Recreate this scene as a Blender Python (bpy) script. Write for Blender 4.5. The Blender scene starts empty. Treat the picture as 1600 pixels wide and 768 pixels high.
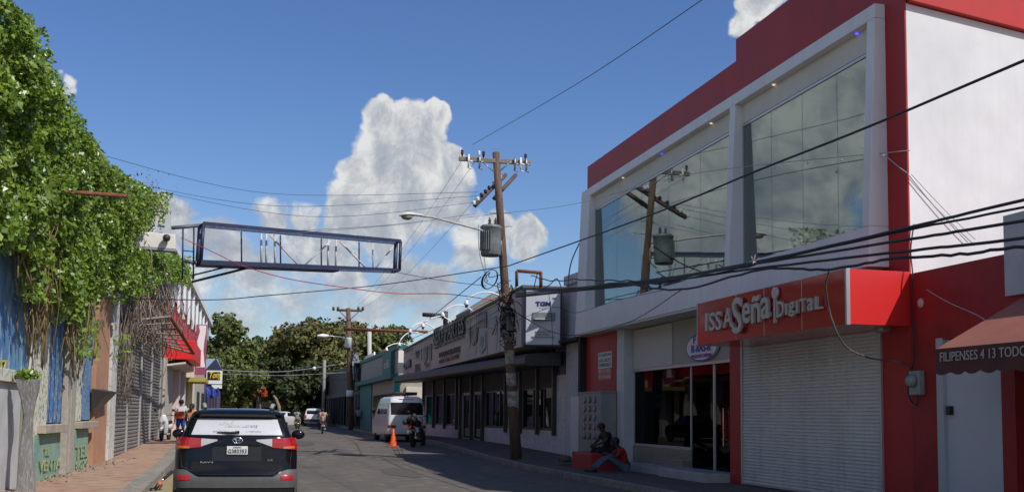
import bpy, bmesh, math, random
import numpy as np
from mathutils import Vector, Matrix
random.seed(7); RNG = np.random.default_rng(11)
PI = math.pi
scene = bpy.context.scene
COL = scene.collection
# ---------------------------------------------------------------- camera model (also used to read real positions off known planes)
F = 1738.; PITCH = math.radians(5); ROLL = math.radians(.7); EYE = 1.6
YAW = 0.23579442935340217; SH = 113.07709523731364
RR = Matrix.Rotation(-YAW, 3, 'Z') @ Matrix.Rotation(PI/2+PITCH, 3, 'X') @ Matrix.Rotation(ROLL, 3, 'Z')
def proj(p):
    c = RR.transposed() @ (Vector(p)-Vector((0, 0, EYE)))
    return 800+F*c[0]/-c[2], 384-F*c[1]/-c[2]+SH
def ray(px, py):
    return RR @ Vector(((px-800)/F, -(py-SH-384)/F, -1))
def atX(px, py, X):
    d = ray(px, py); t = X/d[0]; return Vector((X, t*d[1], EYE+t*d[2]))
def atY(px, py, Y):
    d = ray(px, py); t = Y/d[1]; return Vector((t*d[0], Y, EYE+t*d[2]))
def atZ(px, py, Z):
    d = ray(px, py); t = (Z-EYE)/d[2]; return Vector((t*d[0], t*d[1], Z))
def atP(px, py, a, b):          # vertical plane through ground points a, b
    d = ray(px, py); n = Vector((b[1]-a[1], -(b[0]-a[0])))
    t = (a[0]*n[0]+a[1]*n[1])/(d[0]*n[0]+d[1]*n[1])
    return Vector((t*d[0], t*d[1], EYE+t*d[2]))
def G(y):                       # the street rises a little between 18 and 50 m
    t = min(1, max(0, (y-32)/20)); return .32*t*t*(3-2*t)
def gp(px, py, ex=0):
    z = ex
    for _ in range(60):
        p = atZ(px, py, z); z = .5*z+.5*(G(p[1])+ex)
    return p
# ---------------------------------------------------------------- materials
MATS = {}
def mat(name, col, rough=.7, col2=None, scale=4, detail=6, bump=0, bscale=None, metal=0, spec=.5, kind='noise', streak=0,
        lo=.35, hi=.65, emit=0, coat=0, stretch=None, col3=None, island=0, transl=0):
    if name in MATS: return MATS[name]
    m = bpy.data.materials.new(name); m.use_nodes = True; MATS[name] = m
    nt = m.node_tree; N = nt.nodes; L = nt.links; b = N['Principled BSDF']
    b.inputs['Roughness'].default_value = rough; b.inputs['Metallic'].default_value = metal
    b.inputs['Specular IOR Level'].default_value = spec; b.inputs['Coat Weight'].default_value = coat
    b.inputs['Coat Roughness'].default_value = .04
    c4 = lambda c: (c[0], c[1], c[2], 1)
    b.inputs['Base Color'].default_value = c4(col)
    tc = N.new('ShaderNodeTexCoord'); mp = N.new('ShaderNodeMapping')
    L.new(tc.outputs['Object'], mp.inputs[0])
    if stretch: mp.inputs['Scale'].default_value = stretch
    if col2 and not island:
        n = N.new('ShaderNodeTexNoise'); n.inputs['Scale'].default_value = scale; n.inputs['Detail'].default_value = detail
        n.inputs['Roughness'].default_value = .62
        L.new(mp.outputs[0], n.inputs['Vector'])
        r = N.new('ShaderNodeValToRGB'); r.color_ramp.elements[0].position = lo; r.color_ramp.elements[1].position = hi
        r.color_ramp.elements[0].color = c4(col); r.color_ramp.elements[1].color = c4(col2)
        L.new(n.outputs[0], r.inputs[0]); out = r.outputs[0]
        if col3:
            n3 = N.new('ShaderNodeTexNoise'); n3.inputs['Scale'].default_value = scale*5.3; n3.inputs['Detail'].default_value = 5
            L.new(mp.outputs[0], n3.inputs['Vector'])
            r3 = N.new('ShaderNodeValToRGB'); r3.color_ramp.elements[0].position = .52; r3.color_ramp.elements[1].position = .66
            L.new(n3.outputs[0], r3.inputs[0])
            mx = N.new('ShaderNodeMix'); mx.data_type = 'RGBA'; mx.inputs[7].default_value = c4(col3)
            L.new(r3.outputs[0], mx.inputs[0]); L.new(out, mx.inputs[6]); out = mx.outputs[2]
        L.new(out, b.inputs['Base Color'])
    if streak and col2:
        ms_ = N.new('ShaderNodeMapping'); ms_.inputs['Scale'].default_value = (5, 5, .22); L.new(tc.outputs['Object'], ms_.inputs[0])
        sn = N.new('ShaderNodeTexNoise'); sn.inputs['Scale'].default_value = 1.4; sn.inputs['Detail'].default_value = 8; sn.inputs['Roughness'].default_value = .7; L.new(ms_.outputs[0], sn.inputs['Vector'])
        sr = N.new('ShaderNodeMapRange'); L.new(sn.outputs[0], sr.inputs[0]); sr.inputs[1].default_value = .45; sr.inputs[2].default_value = .8; sr.inputs[3].default_value = 0; sr.inputs[4].default_value = streak
        sm_ = N.new('ShaderNodeMix'); sm_.data_type = 'RGBA'; L.new(sr.outputs[0], sm_.inputs[0]); L.new(out, sm_.inputs[6]); sm_.inputs[7].default_value = (.09, .075, .06, 1); L.new(sm_.outputs[2], b.inputs['Base Color'])
    if island:
        g = N.new('ShaderNodeNewGeometry'); r = N.new('ShaderNodeValToRGB')
        r.color_ramp.elements[0].color = c4(col); r.color_ramp.elements[1].color = c4(col2)
        if col3:
            e = r.color_ramp.elements.new(.93); e.color = c4(col2); r.color_ramp.elements[-1].color = c4(col3)
        L.new(g.outputs['Random Per Island'], r.inputs[0]); L.new(r.outputs[0], b.inputs['Base Color'])
        if transl:
            t = N.new('ShaderNodeBsdfTranslucent'); L.new(r.outputs[0], t.inputs[0])
            ms = N.new('ShaderNodeMixShader'); ms.inputs[0].default_value = transl
            L.new(b.outputs[0], ms.inputs[1]); L.new(t.outputs[0], ms.inputs[2])
            L.new(ms.outputs[0], N['Material Output'].inputs[0])
    if bump:
        n2 = N.new('ShaderNodeTexNoise'); n2.inputs['Scale'].default_value = bscale or scale*6; n2.inputs['Detail'].default_value = 8
        L.new(mp.outputs[0], n2.inputs['Vector'])
        bp = N.new('ShaderNodeBump'); bp.inputs['Strength'].default_value = bump; bp.inputs['Distance'].default_value = .02
        L.new(n2.outputs[0], bp.inputs['Height']); L.new(bp.outputs[0], b.inputs['Normal'])
    if emit:
        b.inputs['Emission Color'].default_value = c4(col); b.inputs['Emission Strength'].default_value = emit
    return m
def glass_mat(name, tint, mirror, rough=.0, k=.5):
    if name in MATS: return MATS[name]
    m = bpy.data.materials.new(name); m.use_nodes = True; MATS[name] = m
    nt = m.node_tree; N = nt.nodes; L = nt.links; N.remove(N['Principled BSDF'])
    t = N.new('ShaderNodeBsdfTransparent'); t.inputs[0].default_value = (*tint, 1)
    g = N.new('ShaderNodeBsdfGlossy'); g.inputs['Roughness'].default_value = rough; g.inputs[0].default_value = (.84, .88, .86, 1)
    fr = N.new('ShaderNodeLayerWeight'); fr.inputs[0].default_value = .35
    ad = N.new('ShaderNodeMath'); ad.operation = 'MULTIPLY_ADD'; ad.inputs[1].default_value = k; ad.inputs[2].default_value = mirror
    L.new(fr.outputs['Fresnel'], ad.inputs[0]); ad.use_clamp = True
    tc = N.new('ShaderNodeTexCoord'); oi = N.new('ShaderNodeObjectInfo'); va = N.new('ShaderNodeVectorMath'); va.operation = 'MULTIPLY_ADD'
    L.new(oi.outputs['Random'], va.inputs[0]); va.inputs[1].default_value = (37, 11, 5); L.new(tc.outputs['Object'], va.inputs[2])
    nn = N.new('ShaderNodeTexNoise'); nn.inputs['Scale'].default_value = .7; nn.inputs['Detail'].default_value = 1; L.new(va.outputs[0], nn.inputs['Vector'])
    bp = N.new('ShaderNodeBump'); bp.inputs['Strength'].default_value = .12; bp.inputs['Distance'].default_value = .02; L.new(nn.outputs[0], bp.inputs['Height']); L.new(bp.outputs[0], g.inputs['Normal'])
    ms = N.new('ShaderNodeMixShader'); L.new(ad.outputs[0], ms.inputs[0]); L.new(t.outputs[0], ms.inputs[1]); L.new(g.outputs[0], ms.inputs[2])
    L.new(ms.outputs[0], N['Material Output'].inputs[0])
    return m
# ---------------------------------------------------------------- mesh building
class MB:
    def __init__(s): s.v = []; s.f = []; s.m = []; s.sm = []
    def add(s, vs, fs, mi=0, smooth=False):
        o = len(s.v); s.v += [tuple(v) for v in vs]; s.f += [tuple(o+i for i in f) for f in fs]
        s.m += [mi]*len(fs); s.sm += [smooth]*len(fs); return s
    def box(s, a, b, mi=0):
        x0, x1 = sorted((a[0], b[0])); y0, y1 = sorted((a[1], b[1])); z0, z1 = sorted((a[2], b[2]))
        return s.add([(x0,y0,z0),(x1,y0,z0),(x1,y1,z0),(x0,y1,z0),(x0,y0,z1),(x1,y0,z1),(x1,y1,z1),(x0,y1,z1)],
                     [(0,3,2,1),(4,5,6,7),(0,1,5,4),(1,2,6,5),(2,3,7,6),(3,0,4,7)], mi)
    def hexa(s, p, mi=0):       # 8 corners, bottom ring then top ring
        return s.add(p, [(0,3,2,1),(4,5,6,7),(0,1,5,4),(1,2,6,5),(2,3,7,6),(3,0,4,7)], mi)
    def slab(s, a, b, z0, z1, th, side=1, mi=0):   # vertical board along a-b, thickness to one side
        a = Vector((a[0], a[1])); b = Vector((b[0], b[1])); d = (b-a).normalized(); n = Vector((d[1], -d[0]))*th*side
        q = [a, b, b+n, a+n]
        if th*side > 0: q = q[::-1]
        return s.hexa([(*p, z0) for p in q]+[(*p, z1) for p in q], mi)
    def quad(s, a, b, c, d, mi=0): return s.add([a, b, c, d], [(0,1,2,3)], mi)
    def prism(s, pts, axis, a0, a1, mi=0, smooth=False):   # 2D outline extruded along axis
        n = len(pts)
        def P(q, t):
            if axis == 'x': return (t, q[0], q[1])
            if axis == 'y': return (q[0], t, q[1])
            return (q[0], q[1], t)
        vs = [P(q, a0) for q in pts]+[P(q, a1) for q in pts]
        o = len(s.v)
        s.add(vs, [(i, (i+1) % n, n+(i+1) % n, n+i) for i in range(n)], mi, smooth)
        s.f += [tuple(o+i for i in range(n))[::-1], tuple(o+n+i for i in range(n))]; s.m += [mi]*2; s.sm += [False]*2
        return s
    def tube(s, pts, r, n=6, mi=0, cap=True):
        pts = [Vector(p) for p in pts]; k = len(pts)
        rs = r if isinstance(r, (list, tuple)) else [r]*k
        up = None; vs = []
        for i, p in enumerate(pts):
            t = (pts[min(i+1, k-1)]-pts[max(i-1, 0)]).normalized()
            if up is None:
                up = Vector((0, 0, 1)) if abs(t[2]) < .9 else Vector((1, 0, 0))
            a = t.cross(up).normalized(); b = a.cross(t).normalized(); up = b
            for j in range(n):
                th = 2*PI*j/n; vs.append(p+(a*math.cos(th)+b*math.sin(th))*rs[i])
        fs = [(i*n+j, i*n+(j+1) % n, (i+1)*n+(j+1) % n, (i+1)*n+j) for i in range(k-1) for j in range(n)]
        o = len(s.v); s.add(vs, fs, mi, True)
        if cap:
            s.f += [tuple(o+j for j in range(n)), tuple(o+(k-1)*n+j for j in range(n))[::-1]]; s.m += [mi]*2; s.sm += [False]*2
        return s
    def lathe(s, prof, loc, axis='z', n=16, mi=0):        # prof: (radius, height)
        vs = []
        for r, h in prof:
            for j in range(n):
                a = 2*PI*j/n; c, d = r*math.cos(a), r*math.sin(a)
                q = (c, d, h) if axis == 'z' else ((h, c, d) if axis == 'x' else (c, h, d))
                vs.append((loc[0]+q[0], loc[1]+q[1], loc[2]+q[2]))
        fs = [(i*n+j, i*n+(j+1) % n, (i+1)*n+(j+1) % n, (i+1)*n+j) for i in range(len(prof)-1) for j in range(n)]
        o = len(s.v); s.add(vs, fs, mi, True)
        k = len(prof)
        s.f += [tuple(o+j for j in range(n))[::-1], tuple(o+(k-1)*n+j for j in range(n))]; s.m += [mi]*2; s.sm += [False]*2
        return s
    def ball(s, c, r, n=10, mi=0, sq=(1, 1, 1)):
        vs = []; k = n//2
        for i in range(k+1):
            a = PI*i/k
            for j in range(n):
                b = 2*PI*j/n
                vs.append((c[0]+r*sq[0]*math.sin(a)*math.cos(b), c[1]+r*sq[1]*math.sin(a)*math.sin(b), c[2]+r*sq[2]*math.cos(a)))
        return s.add(vs, [(i*n+j, (i+1)*n+j, (i+1)*n+(j+1) % n, i*n+(j+1) % n) for i in range(k) for j in range(n)], mi, True)
    def build(s, name, mats, parent=None, bev=0, world=True, sharp=None):
        me = bpy.data.meshes.new(name); me.from_pydata(s.v, [], s.f)
        if not isinstance(mats, (list, tuple)): mats = [mats]
        for m in mats: me.materials.append(m)
        me.polygons.foreach_set('material_index', s.m); me.polygons.foreach_set('use_smooth', s.sm)
        bm = bmesh.new(); bm.from_mesh(me)
        bmesh.ops.remove_doubles(bm, verts=bm.verts, dist=1e-5)
        bmesh.ops.recalc_face_normals(bm, faces=bm.faces); bm.to_mesh(me); bm.free()
        if sharp: me.set_sharp_from_angle(angle=math.radians(sharp))
        return link(name, me, parent, bev, world)
def link(name, me, parent=None, bev=0, world=True):
    o = bpy.data.objects.new(name, me); COL.objects.link(o)
    if parent:
        o.parent = parent
        if world: o.matrix_parent_inverse = MW[parent.name].inverted()
        MW[o.name] = Matrix.Identity(4) if world else MW[parent.name].copy()
    else: MW[o.name] = Matrix.Identity(4)
    if bev:
        b = o.modifiers.new('edge', 'BEVEL'); b.width = bev; b.segments = 2; b.limit_method = 'ANGLE'; b.angle_limit = math.radians(40)
    return o
MW = {}
def thing(name, label, cat, loc=(0, 0, 0), rz=0, group=None):
    o = bpy.data.objects.new(name, None); COL.objects.link(o); o.location = loc; o.rotation_euler = (0, 0, rz)
    o.empty_display_size = .3
    MW[o.name] = Matrix.Translation(Vector(loc)) @ Matrix.Rotation(rz, 4, 'Z')
    return tag(o, label, cat, group)
def tag(o, label, cat, group=None):
    o['label'] = label; o['category'] = cat
    if group: o['group'] = group
    return o
def struct(o): o['kind'] = 'structure'; return o
def children(o): return [c for c in bpy.data.objects if c.parent == o]
def copy_tree(o, parent=None):
    c = o.copy(); COL.objects.link(c)
    if parent: c.parent = parent
    for ch in children(o): copy_tree(ch, c)
    return c
_fc = {}
def text_mesh(s, font_bold=0):
    cu = bpy.data.curves.new('t', 'FONT'); cu.body = s; cu.extrude = .5; cu.offset = font_bold; cu.resolution_u = 3
    o = bpy.data.objects.new('t', cu); COL.objects.link(o)
    dg = bpy.context.evaluated_depsgraph_get(); me = bpy.data.meshes.new_from_object(o.evaluated_get(dg))
    bpy.data.objects.remove(o); return me
def text(s, p0, w, h, mat_, parent, name='lettering', depth=.02, bold=.0, mb=None):
    """lettering whose bounding box starts at p0 and spans vectors w (along) and h (up)"""
    me = text_mesh(s, bold); p0 = Vector(p0); w = Vector(w); h = Vector(h); n = w.cross(h).normalized()
    xs = [v.co[0] for v in me.vertices]; ys = [v.co[1] for v in me.vertices]
    x0, x1, y0, y1 = min(xs), max(xs), min(ys), max(ys)
    for v in me.vertices:
        a = (v.co[0]-x0)/(x1-x0); b = (v.co[1]-y0)/(y1-y0); c = v.co[2]+.5
        v.co = p0+w*a+h*b+n*c*depth
    if mb is not None:
        mb.add([v.co[:] for v in me.vertices], [tuple(p.vertices) for p in me.polygons]); return mb
    me.materials.clear(); me.materials.append(mat_)
    return link(name, me, parent)
def texts(lines, mat_, parent, name='lettering', bold=.0, depth=.012):
    for s, p0, w, h in lines:
        mb = MB(); text(s, p0, w, h, None, None, depth=depth, bold=bold, mb=mb); o = mb.build(name, mat_, parent)
    return o
def px_text(s, q, plane, out=.015):
    """q: four photo corners (lower-left, lower-right, upper-left) on a plane function"""
    a, b, c = [plane(*p) for p in q]
    return (s, a, b-a, c-a)
# colours
C = dict
white = mat('white_paint', (.74, .74, .75), .6, (.62, .62, .63), 1.3, bump=.05)
cream = mat('cream_plaster', (.55, .5, .42), .8, (.42, .38, .32), 1.5, bump=.1)
red = mat('red_paint', (.42, .014, .014), .55, (.34, .011, .012), .8, bump=.04, streak=.22)
redbright = mat('red_gloss_panel', (.42, .01, .01), .18, spec=.6, coat=.3)
dred = mat('dull_red_paint', (.34, .015, .015), .6, (.24, .012, .012), 2, bump=.06)
black = mat('black_plastic', (.012, .012, .013), .45)
rubber = mat('tyre_rubber', (.02, .02, .02), .85)
dark = mat('dark_interior', (.02, .02, .022), .8)
dmetal = mat('dark_metal', (.03, .03, .035), .45, (.05, .045, .04), 9)
steel = mat('galvanised_steel', (.42, .43, .44), .4, (.3, .31, .32), 6, metal=.6)
chrome = mat('chrome', (.8, .8, .8), .12, metal=1)
rust = mat('rusty_steel', (.13, .045, .022), .8, (.24, .09, .04), 12, bump=.2)
navy = mat('navy_paint', (.012, .02, .075), .45, (.03, .035, .06), 8)
wood = mat('weathered_pole_wood', (.10, .055, .038), .85, (.17, .11, .08), 6, bump=.5, stretch=(3, 3, .25), col3=(.05, .03, .022))
oldwood = mat('bleached_wood', (.3, .28, .24), .85, (.42, .38, .32), 8, bump=.3)
cable = mat('black_cable', (.012, .012, .014), .5)
gcable = mat('grey_cable', (.4, .4, .4), .5)
redcable = mat('red_cable', (.55, .05, .05), .5)
porc = mat('porcelain', (.75, .76, .74), .2)
concrete = mat('concrete', (.32, .28, .23), .9, (.2, .185, .165), 2.2, bump=.25, col3=(.13, .12, .1))
tilew = mat('red_sidewalk', (.36, .21, .14), .85, (.36, .26, .18), .5, bump=.15, col3=(.27, .13, .09))
silver = mat('aluminium_frame', (.5, .5, .5), .35, metal=.5)
leafm = mat('vine_leaf', (.065, .14, .013), .35, (.26, .37, .04), island=1, col3=(.33, .43, .13), transl=.33, spec=.6)
skin = mat('brown_skin', (.13, .065, .04), .6)
hairm = mat('black_hair', (.012, .01, .009), .6)
# ---------------------------------------------------------------- world
w = bpy.data.worlds.new('World'); scene.world = w; w.use_nodes = True
SUN = Vector((.55, -.72, 1)).normalized()
def build_world():
    nt = w.node_tree; N = nt.nodes; L = nt.links; bg = N['Background']
    sky = N.new('ShaderNodeTexSky'); sky.sky_type = 'NISHITA'; sky.sun_disc = False
    sky.sun_elevation = math.asin(SUN[2]); sky.sun_rotation = math.atan2(SUN[0], SUN[1])
    sky.air_density = 1.0; sky.dust_density = .6; sky.ozone_density = 4; sky.altitude = 50
    hs = N.new('ShaderNodeHueSaturation'); hs.inputs['Saturation'].default_value = SKYSAT; hs.inputs['Value'].default_value = SKYVAL; hs.inputs['Hue'].default_value = .511
    L.new(sky.outputs[0], hs.inputs['Color'])
    tc = N.new('ShaderNodeTexCoord'); D = tc.outputs['Generated']
    def vm(op, a, b=None, sc=None):
        n = N.new('ShaderNodeVectorMath'); n.operation = op
        for i, x in enumerate((a, b)):
            if x is None: continue
            if hasattr(x, 'node'): L.new(x, n.inputs[i])
            else: n.inputs[i].default_value = x
        return n.outputs['Value'] if op in ('DISTANCE', 'DOT_PRODUCT', 'LENGTH') else n.outputs[0]
    def m(op, a, b=None, c=None, clamp=False):
        n = N.new('ShaderNodeMath'); n.operation = op; n.use_clamp = clamp
        for i, x in enumerate((a, b, c)):
            if x is None: continue
            if hasattr(x, 'node'): L.new(x, n.inputs[i])
            else: n.inputs[i].default_value = x
        return n.outputs[0]
    def noise(vec, sc, det, rough=.55):
        n = N.new('ShaderNodeTexNoise'); n.inputs['Scale'].default_value = sc; n.inputs['Detail'].default_value = det
        n.inputs['Roughness'].default_value = rough; L.new(vec, n.inputs['Vector']); return n.outputs[0]
    # slightly warped direction so that the cloud lobes lose their round outline
    nw = N.new('ShaderNodeTexNoise'); nw.inputs['Scale'].default_value = 11; nw.inputs['Detail'].default_value = 4
    L.new(D, nw.inputs['Vector'])
    dw = vm('MULTIPLY_ADD', nw.outputs['Color'], (.075, .075, .075)); dwn = dw.node; L.new(vm('SUBTRACT', D, (.0375, .0375, .0375)), dwn.inputs[2])
    blobs = CLOUDS
    field = None
    for (px, py, r, k) in blobs:
        c = ray(px, py).normalized() if not isinstance(px, tuple) else Vector(px).normalized()
        rr = r/F
        d = vm('DISTANCE', dw, tuple(c)); q = m('DIVIDE', d, rr); q = m('MULTIPLY', q, q)
        f = m('MULTIPLY_ADD', q, -k, k)
        field = f if field is None else m('SMOOTH_MAX', field, f, .12)
    field = m('MAXIMUM', field, -.6)
    n1 = noise(dw, 13, 12, .66)
    n1b = noise(vm('ADD', dw, (.008, 0, .013)), 13, 12, .66)
    wisp = noise(vm('MULTIPLY', D, (1, 1, 2.6)), 5, 7, .6)
    dens = m('ADD', field, m('MULTIPLY_ADD', n1, 1.5, -.75))
    dens = m('ADD', dens, m('MULTIPLY_ADD', wisp, .9, -.45))
    mr = N.new('ShaderNodeMapRange'); mr.interpolation_type = 'SMOOTHSTEP'; L.new(dens, mr.inputs[0])
    mr.inputs[1].default_value = .08; mr.inputs[2].default_value = .5; MRN = mr; mr.inputs[3].default_value = 0; mr.inputs[4].default_value = .96
    # lit tops, grey bellies
    g = m('SUBTRACT', n1, n1b)
    z = N.new('ShaderNodeSeparateXYZ'); L.new(D, z.inputs[0])
    core = N.new('ShaderNodeMapRange'); core.interpolation_type = 'SMOOTHSTEP'; L.new(dens, core.inputs[0])
    core.inputs[1].default_value = .45; core.inputs[2].default_value = 1.3
    hi = N.new('ShaderNodeMapRange'); hi.interpolation_type = 'SMOOTHSTEP'; L.new(z.outputs[2], hi.inputs[0]); hi.inputs[1].default_value = .14; hi.inputs[2].default_value = .25
    lowz = N.new('ShaderNodeMapRange'); L.new(z.outputs[2], lowz.inputs[0]); lowz.inputs[1].default_value = .05; lowz.inputs[2].default_value = .2; lowz.inputs[3].default_value = 1.15; lowz.inputs[4].default_value = .42; L.new(lowz.outputs[0], MRN.inputs[2])
    lum = m('MULTIPLY_ADD', core.outputs[0], -.26, .66)
    lum = m('MULTIPLY_ADD', hi.outputs[0], .2, lum)
    lum = m('MULTIPLY_ADD', g, 2.4, lum)
    lum = m('MULTIPLY_ADD', m('SUBTRACT', noise(D, 7, 3), .5), .5, lum, clamp=True)
    cr = N.new('ShaderNodeValToRGB'); L.new(lum, cr.inputs[0])
    cr.color_ramp.elements[0].position = .2; cr.color_ramp.elements[0].color = (.25, .3, .37, 1)
    cr.color_ramp.elements[1].position = .95; cr.color_ramp.elements[1].color = (.72, .72, .71, 1)
    e = cr.color_ramp.elements.new(.6); e.color = (.42, .45, .49, 1)
    vs = vm('SCALE', cr.outputs[0]); vs.node.inputs['Scale'].default_value = CLOUDV
    mx = N.new('ShaderNodeMix'); mx.data_type = 'RGBA'; L.new(mr.outputs[0], mx.inputs[0]); L.new(hs.outputs[0], mx.inputs[6]); L.new(vs, mx.inputs[7])
    L.new(mx.outputs[2], bg.inputs[0]); bg.inputs[1].default_value = SKYSTR
    w.cycles.sampling_method = 'MANUAL'; w.cycles.sample_map_resolution = 512
SKYSTR = .09; SKYSAT = 1.17; SKYVAL = 1.3; CLOUDV = 1/.09*1.08
CLOUDS = [(590,190,40,1.15),(566,205,26,1),(640,205,46,1.05),(690,205,34,1),(705,195,24,1),(590,240,60,1),(650,250,70,1.05),(712,262,44,.95),(548,262,38,.9),(565,300,60,.95),(640,310,72,.95),(705,318,42,.85),
 (545,340,48,.75),(610,365,56,.7),(735,350,34,.6),(520,395,60,.7),(640,436,58,1.05),(690,430,38,.95),(600,475,50,.8),(540,440,56,.72),(460,395,56,.72),(395,430,60,.75),(345,410,56,.85),(300,450,50,.8),(420,350,40,.6),
 (285,345,52,1.1),(262,325,34,1.1),(320,375,52,1),(245,335,40,1.1),(370,490,56,.75),(460,475,60,.75),(540,500,56,.7),(470,350,34,.5),(830,385,44,1.1),(780,368,40,.9),(745,395,38,.85),(690,480,50,.6),
 (102,152,22,1.1),(86,138,18,1),(1188,12,38,1.1),(1160,42,26,.7),(1230,-30,60,1),(440,530,46,.4),
 ((-.43,.87,.22),0,190,.95),((-.50,.83,.27),0,190,.9),((-.38,.9,.16),0,150,.8),((-.33,.93,.3),0,90,.6),((-.9,.3,.25),0,420,.8),((.2,-.9,.35),0,480,.8),((-.3,-.9,.5),0,420,.8),((.9,.3,.4),0,380,.8),((-.75,-.5,.4),0,420,.8),((.8,-.5,.2),0,300,.9)]
build_world()
sl = bpy.data.lights.new('sun', 'SUN'); sl.energy = 4.1; sl.angle = math.radians(.53); sl.color = (1, .96, .9)
so = bpy.data.objects.new('sun', sl); COL.objects.link(so); so.rotation_euler = SUN.to_track_quat('Z', 'Y').to_euler(); so.location = (20, -20, 40)
cd = bpy.data.cameras.new('camera'); cam = bpy.data.objects.new('camera', cd); COL.objects.link(cam); scene.camera = cam
cd.sensor_width = 36; cd.lens = 36*F/1600; cd.shift_y = SH/1600; cd.clip_end = 3000; cd.clip_start = .1
cam.matrix_world = Matrix.Translation((0, 0, EYE)) @ RR.to_4x4()
vs = scene.view_settings; vs.view_transform = 'Standard'; vs.look = 'None'; vs.exposure = 0; vs.gamma = 1
scene.render.engine = 'CYCLES'
scene.render.resolution_x = 1024; scene.render.resolution_y = 491
# ---------------------------------------------------------------- ground, road, pavements
def strip(name, x0, x1, ys, dz, m_, jit=0):
    mb = MB(); vs = []; n = 2
    for i, y in enumerate(ys):
        vs += [(x0(y), y, G(y)+dz), (x1(y), y, G(y)+dz)]
    mb.add(vs, [(2*i, 2*i+1, 2*i+3, 2*i+2) for i in range(len(ys)-1)])
    return struct(mb.build(name, m_))
ys = [-40, -10, 10]+[16+2*i for i in range(20)]+[60, 80, 110, 150, 200]
def bend(y): return 0 if y < 95 else (y-95)**2*.004
KR = lambda y: 8.3+bend(y); KL = lambda y: -1.75-.3*min(1, max(0, (y-22)/18))+bend(y)
earth = mat('earth', (.09, .1, .05), .95, (.16, .13, .08), .3, bump=.3)
strip('ground', lambda y: -900, lambda y: 900, [-300, -40, 10]+[16+2*i for i in range(18)]+[60, 200, 1500], -.03, earth)
asph = mat('asphalt', (.125, .107, .086), .9, (.1, .086, .07), .45, detail=10, bump=.35, bscale=60, col3=(.165, .145, .118))
def road_detail(m):
    nt = m.node_tree; N = nt.nodes; L = nt.links; b = N['Principled BSDF']; src = b.inputs['Base Color'].links[0].from_socket
    tc = N.new('ShaderNodeTexCoord'); nz_ = N.new('ShaderNodeTexNoise'); nz_.inputs['Scale'].default_value = 1.2; nz_.inputs['Detail'].default_value = 4; L.new(tc.outputs['Object'], nz_.inputs['Vector'])
    va = N.new('ShaderNodeVectorMath'); va.operation = 'MULTIPLY_ADD'; L.new(nz_.outputs['Color'], va.inputs[0]); va.inputs[1].default_value = (1.2, 1.2, 0); L.new(tc.outputs['Object'], va.inputs[2])
    vo = N.new('ShaderNodeTexVoronoi'); vo.feature = 'DISTANCE_TO_EDGE'; vo.inputs['Scale'].default_value = .2; L.new(va.outputs[0], vo.inputs['Vector'])
    r = N.new('ShaderNodeMapRange'); L.new(vo.outputs['Distance'], r.inputs[0]); r.inputs[1].default_value = .0; r.inputs[2].default_value = .0045; r.inputs[3].default_value = .45; r.inputs[4].default_value = 0
    mk = N.new('ShaderNodeTexNoise'); mk.inputs['Scale'].default_value = .3; L.new(tc.outputs['Object'], mk.inputs['Vector'])
    mr_ = N.new('ShaderNodeMapRange'); L.new(mk.outputs[0], mr_.inputs[0]); mr_.inputs[1].default_value = .45; mr_.inputs[2].default_value = .6
    mu = N.new('ShaderNodeMath'); mu.operation = 'MULTIPLY'; L.new(r.outputs[0], mu.inputs[0]); L.new(mr_.outputs[0], mu.inputs[1])
    m1 = N.new('ShaderNodeMix'); m1.data_type = 'RGBA'; L.new(mu.outputs[0], m1.inputs[0]); L.new(src, m1.inputs[6]); m1.inputs[7].default_value = (.02, .018, .016, 1)
    mp = N.new('ShaderNodeMapping'); mp.inputs['Scale'].default_value = (1.1, .12, 1); L.new(tc.outputs['Object'], mp.inputs[0])
    st = N.new('ShaderNodeTexNoise'); st.inputs['Scale'].default_value = 1.3; st.inputs['Detail'].default_value = 6; L.new(mp.outputs[0], st.inputs['Vector'])
    sr = N.new('ShaderNodeMapRange'); L.new(st.outputs[0], sr.inputs[0]); sr.inputs[1].default_value = .5; sr.inputs[2].default_value = .72; sr.inputs[3].default_value = 0; sr.inputs[4].default_value = .5
    m2 = N.new('ShaderNodeMix'); m2.data_type = 'RGBA'; L.new(sr.outputs[0], m2.inputs[0]); L.new(m1.outputs[2], m2.inputs[6]); m2.inputs[7].default_value = (.075, .066, .058, 1); L.new(m2.outputs[2], b.inputs['Base Color'])
road_detail(asph)
strip('road', KL, KR, ys, 0, asph)
patchm = mat('asphalt_patch', (.098, .085, .07), .9, (.085, .074, .062), 1.5, bump=.4, bscale=50)
pm = MB(); random.seed(21)
for (cx, cy, sx, sy) in ((4.3, 31, .5, 2.6), (5.6, 38, 1.2, 1.0), (2.4, 50, .8, 3.0), (6.4, 58, 1.0, 2.2), (1.9, 34, .5, .7)):
    pts = [(cx+sx*math.cos(a_)*random.uniform(.8, 1.1), cy+sy*math.sin(a_)*random.uniform(.8, 1.1)) for a_ in np.linspace(0, 2*PI, 13)[:-1]]
    pm.add([(x, y, G(y)+.005+.004*(abs(y-cy)/3)) for x, y in pts], [tuple(range(12))])
struct(pm.build('road_patches', patchm)); random.seed(7)
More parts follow.
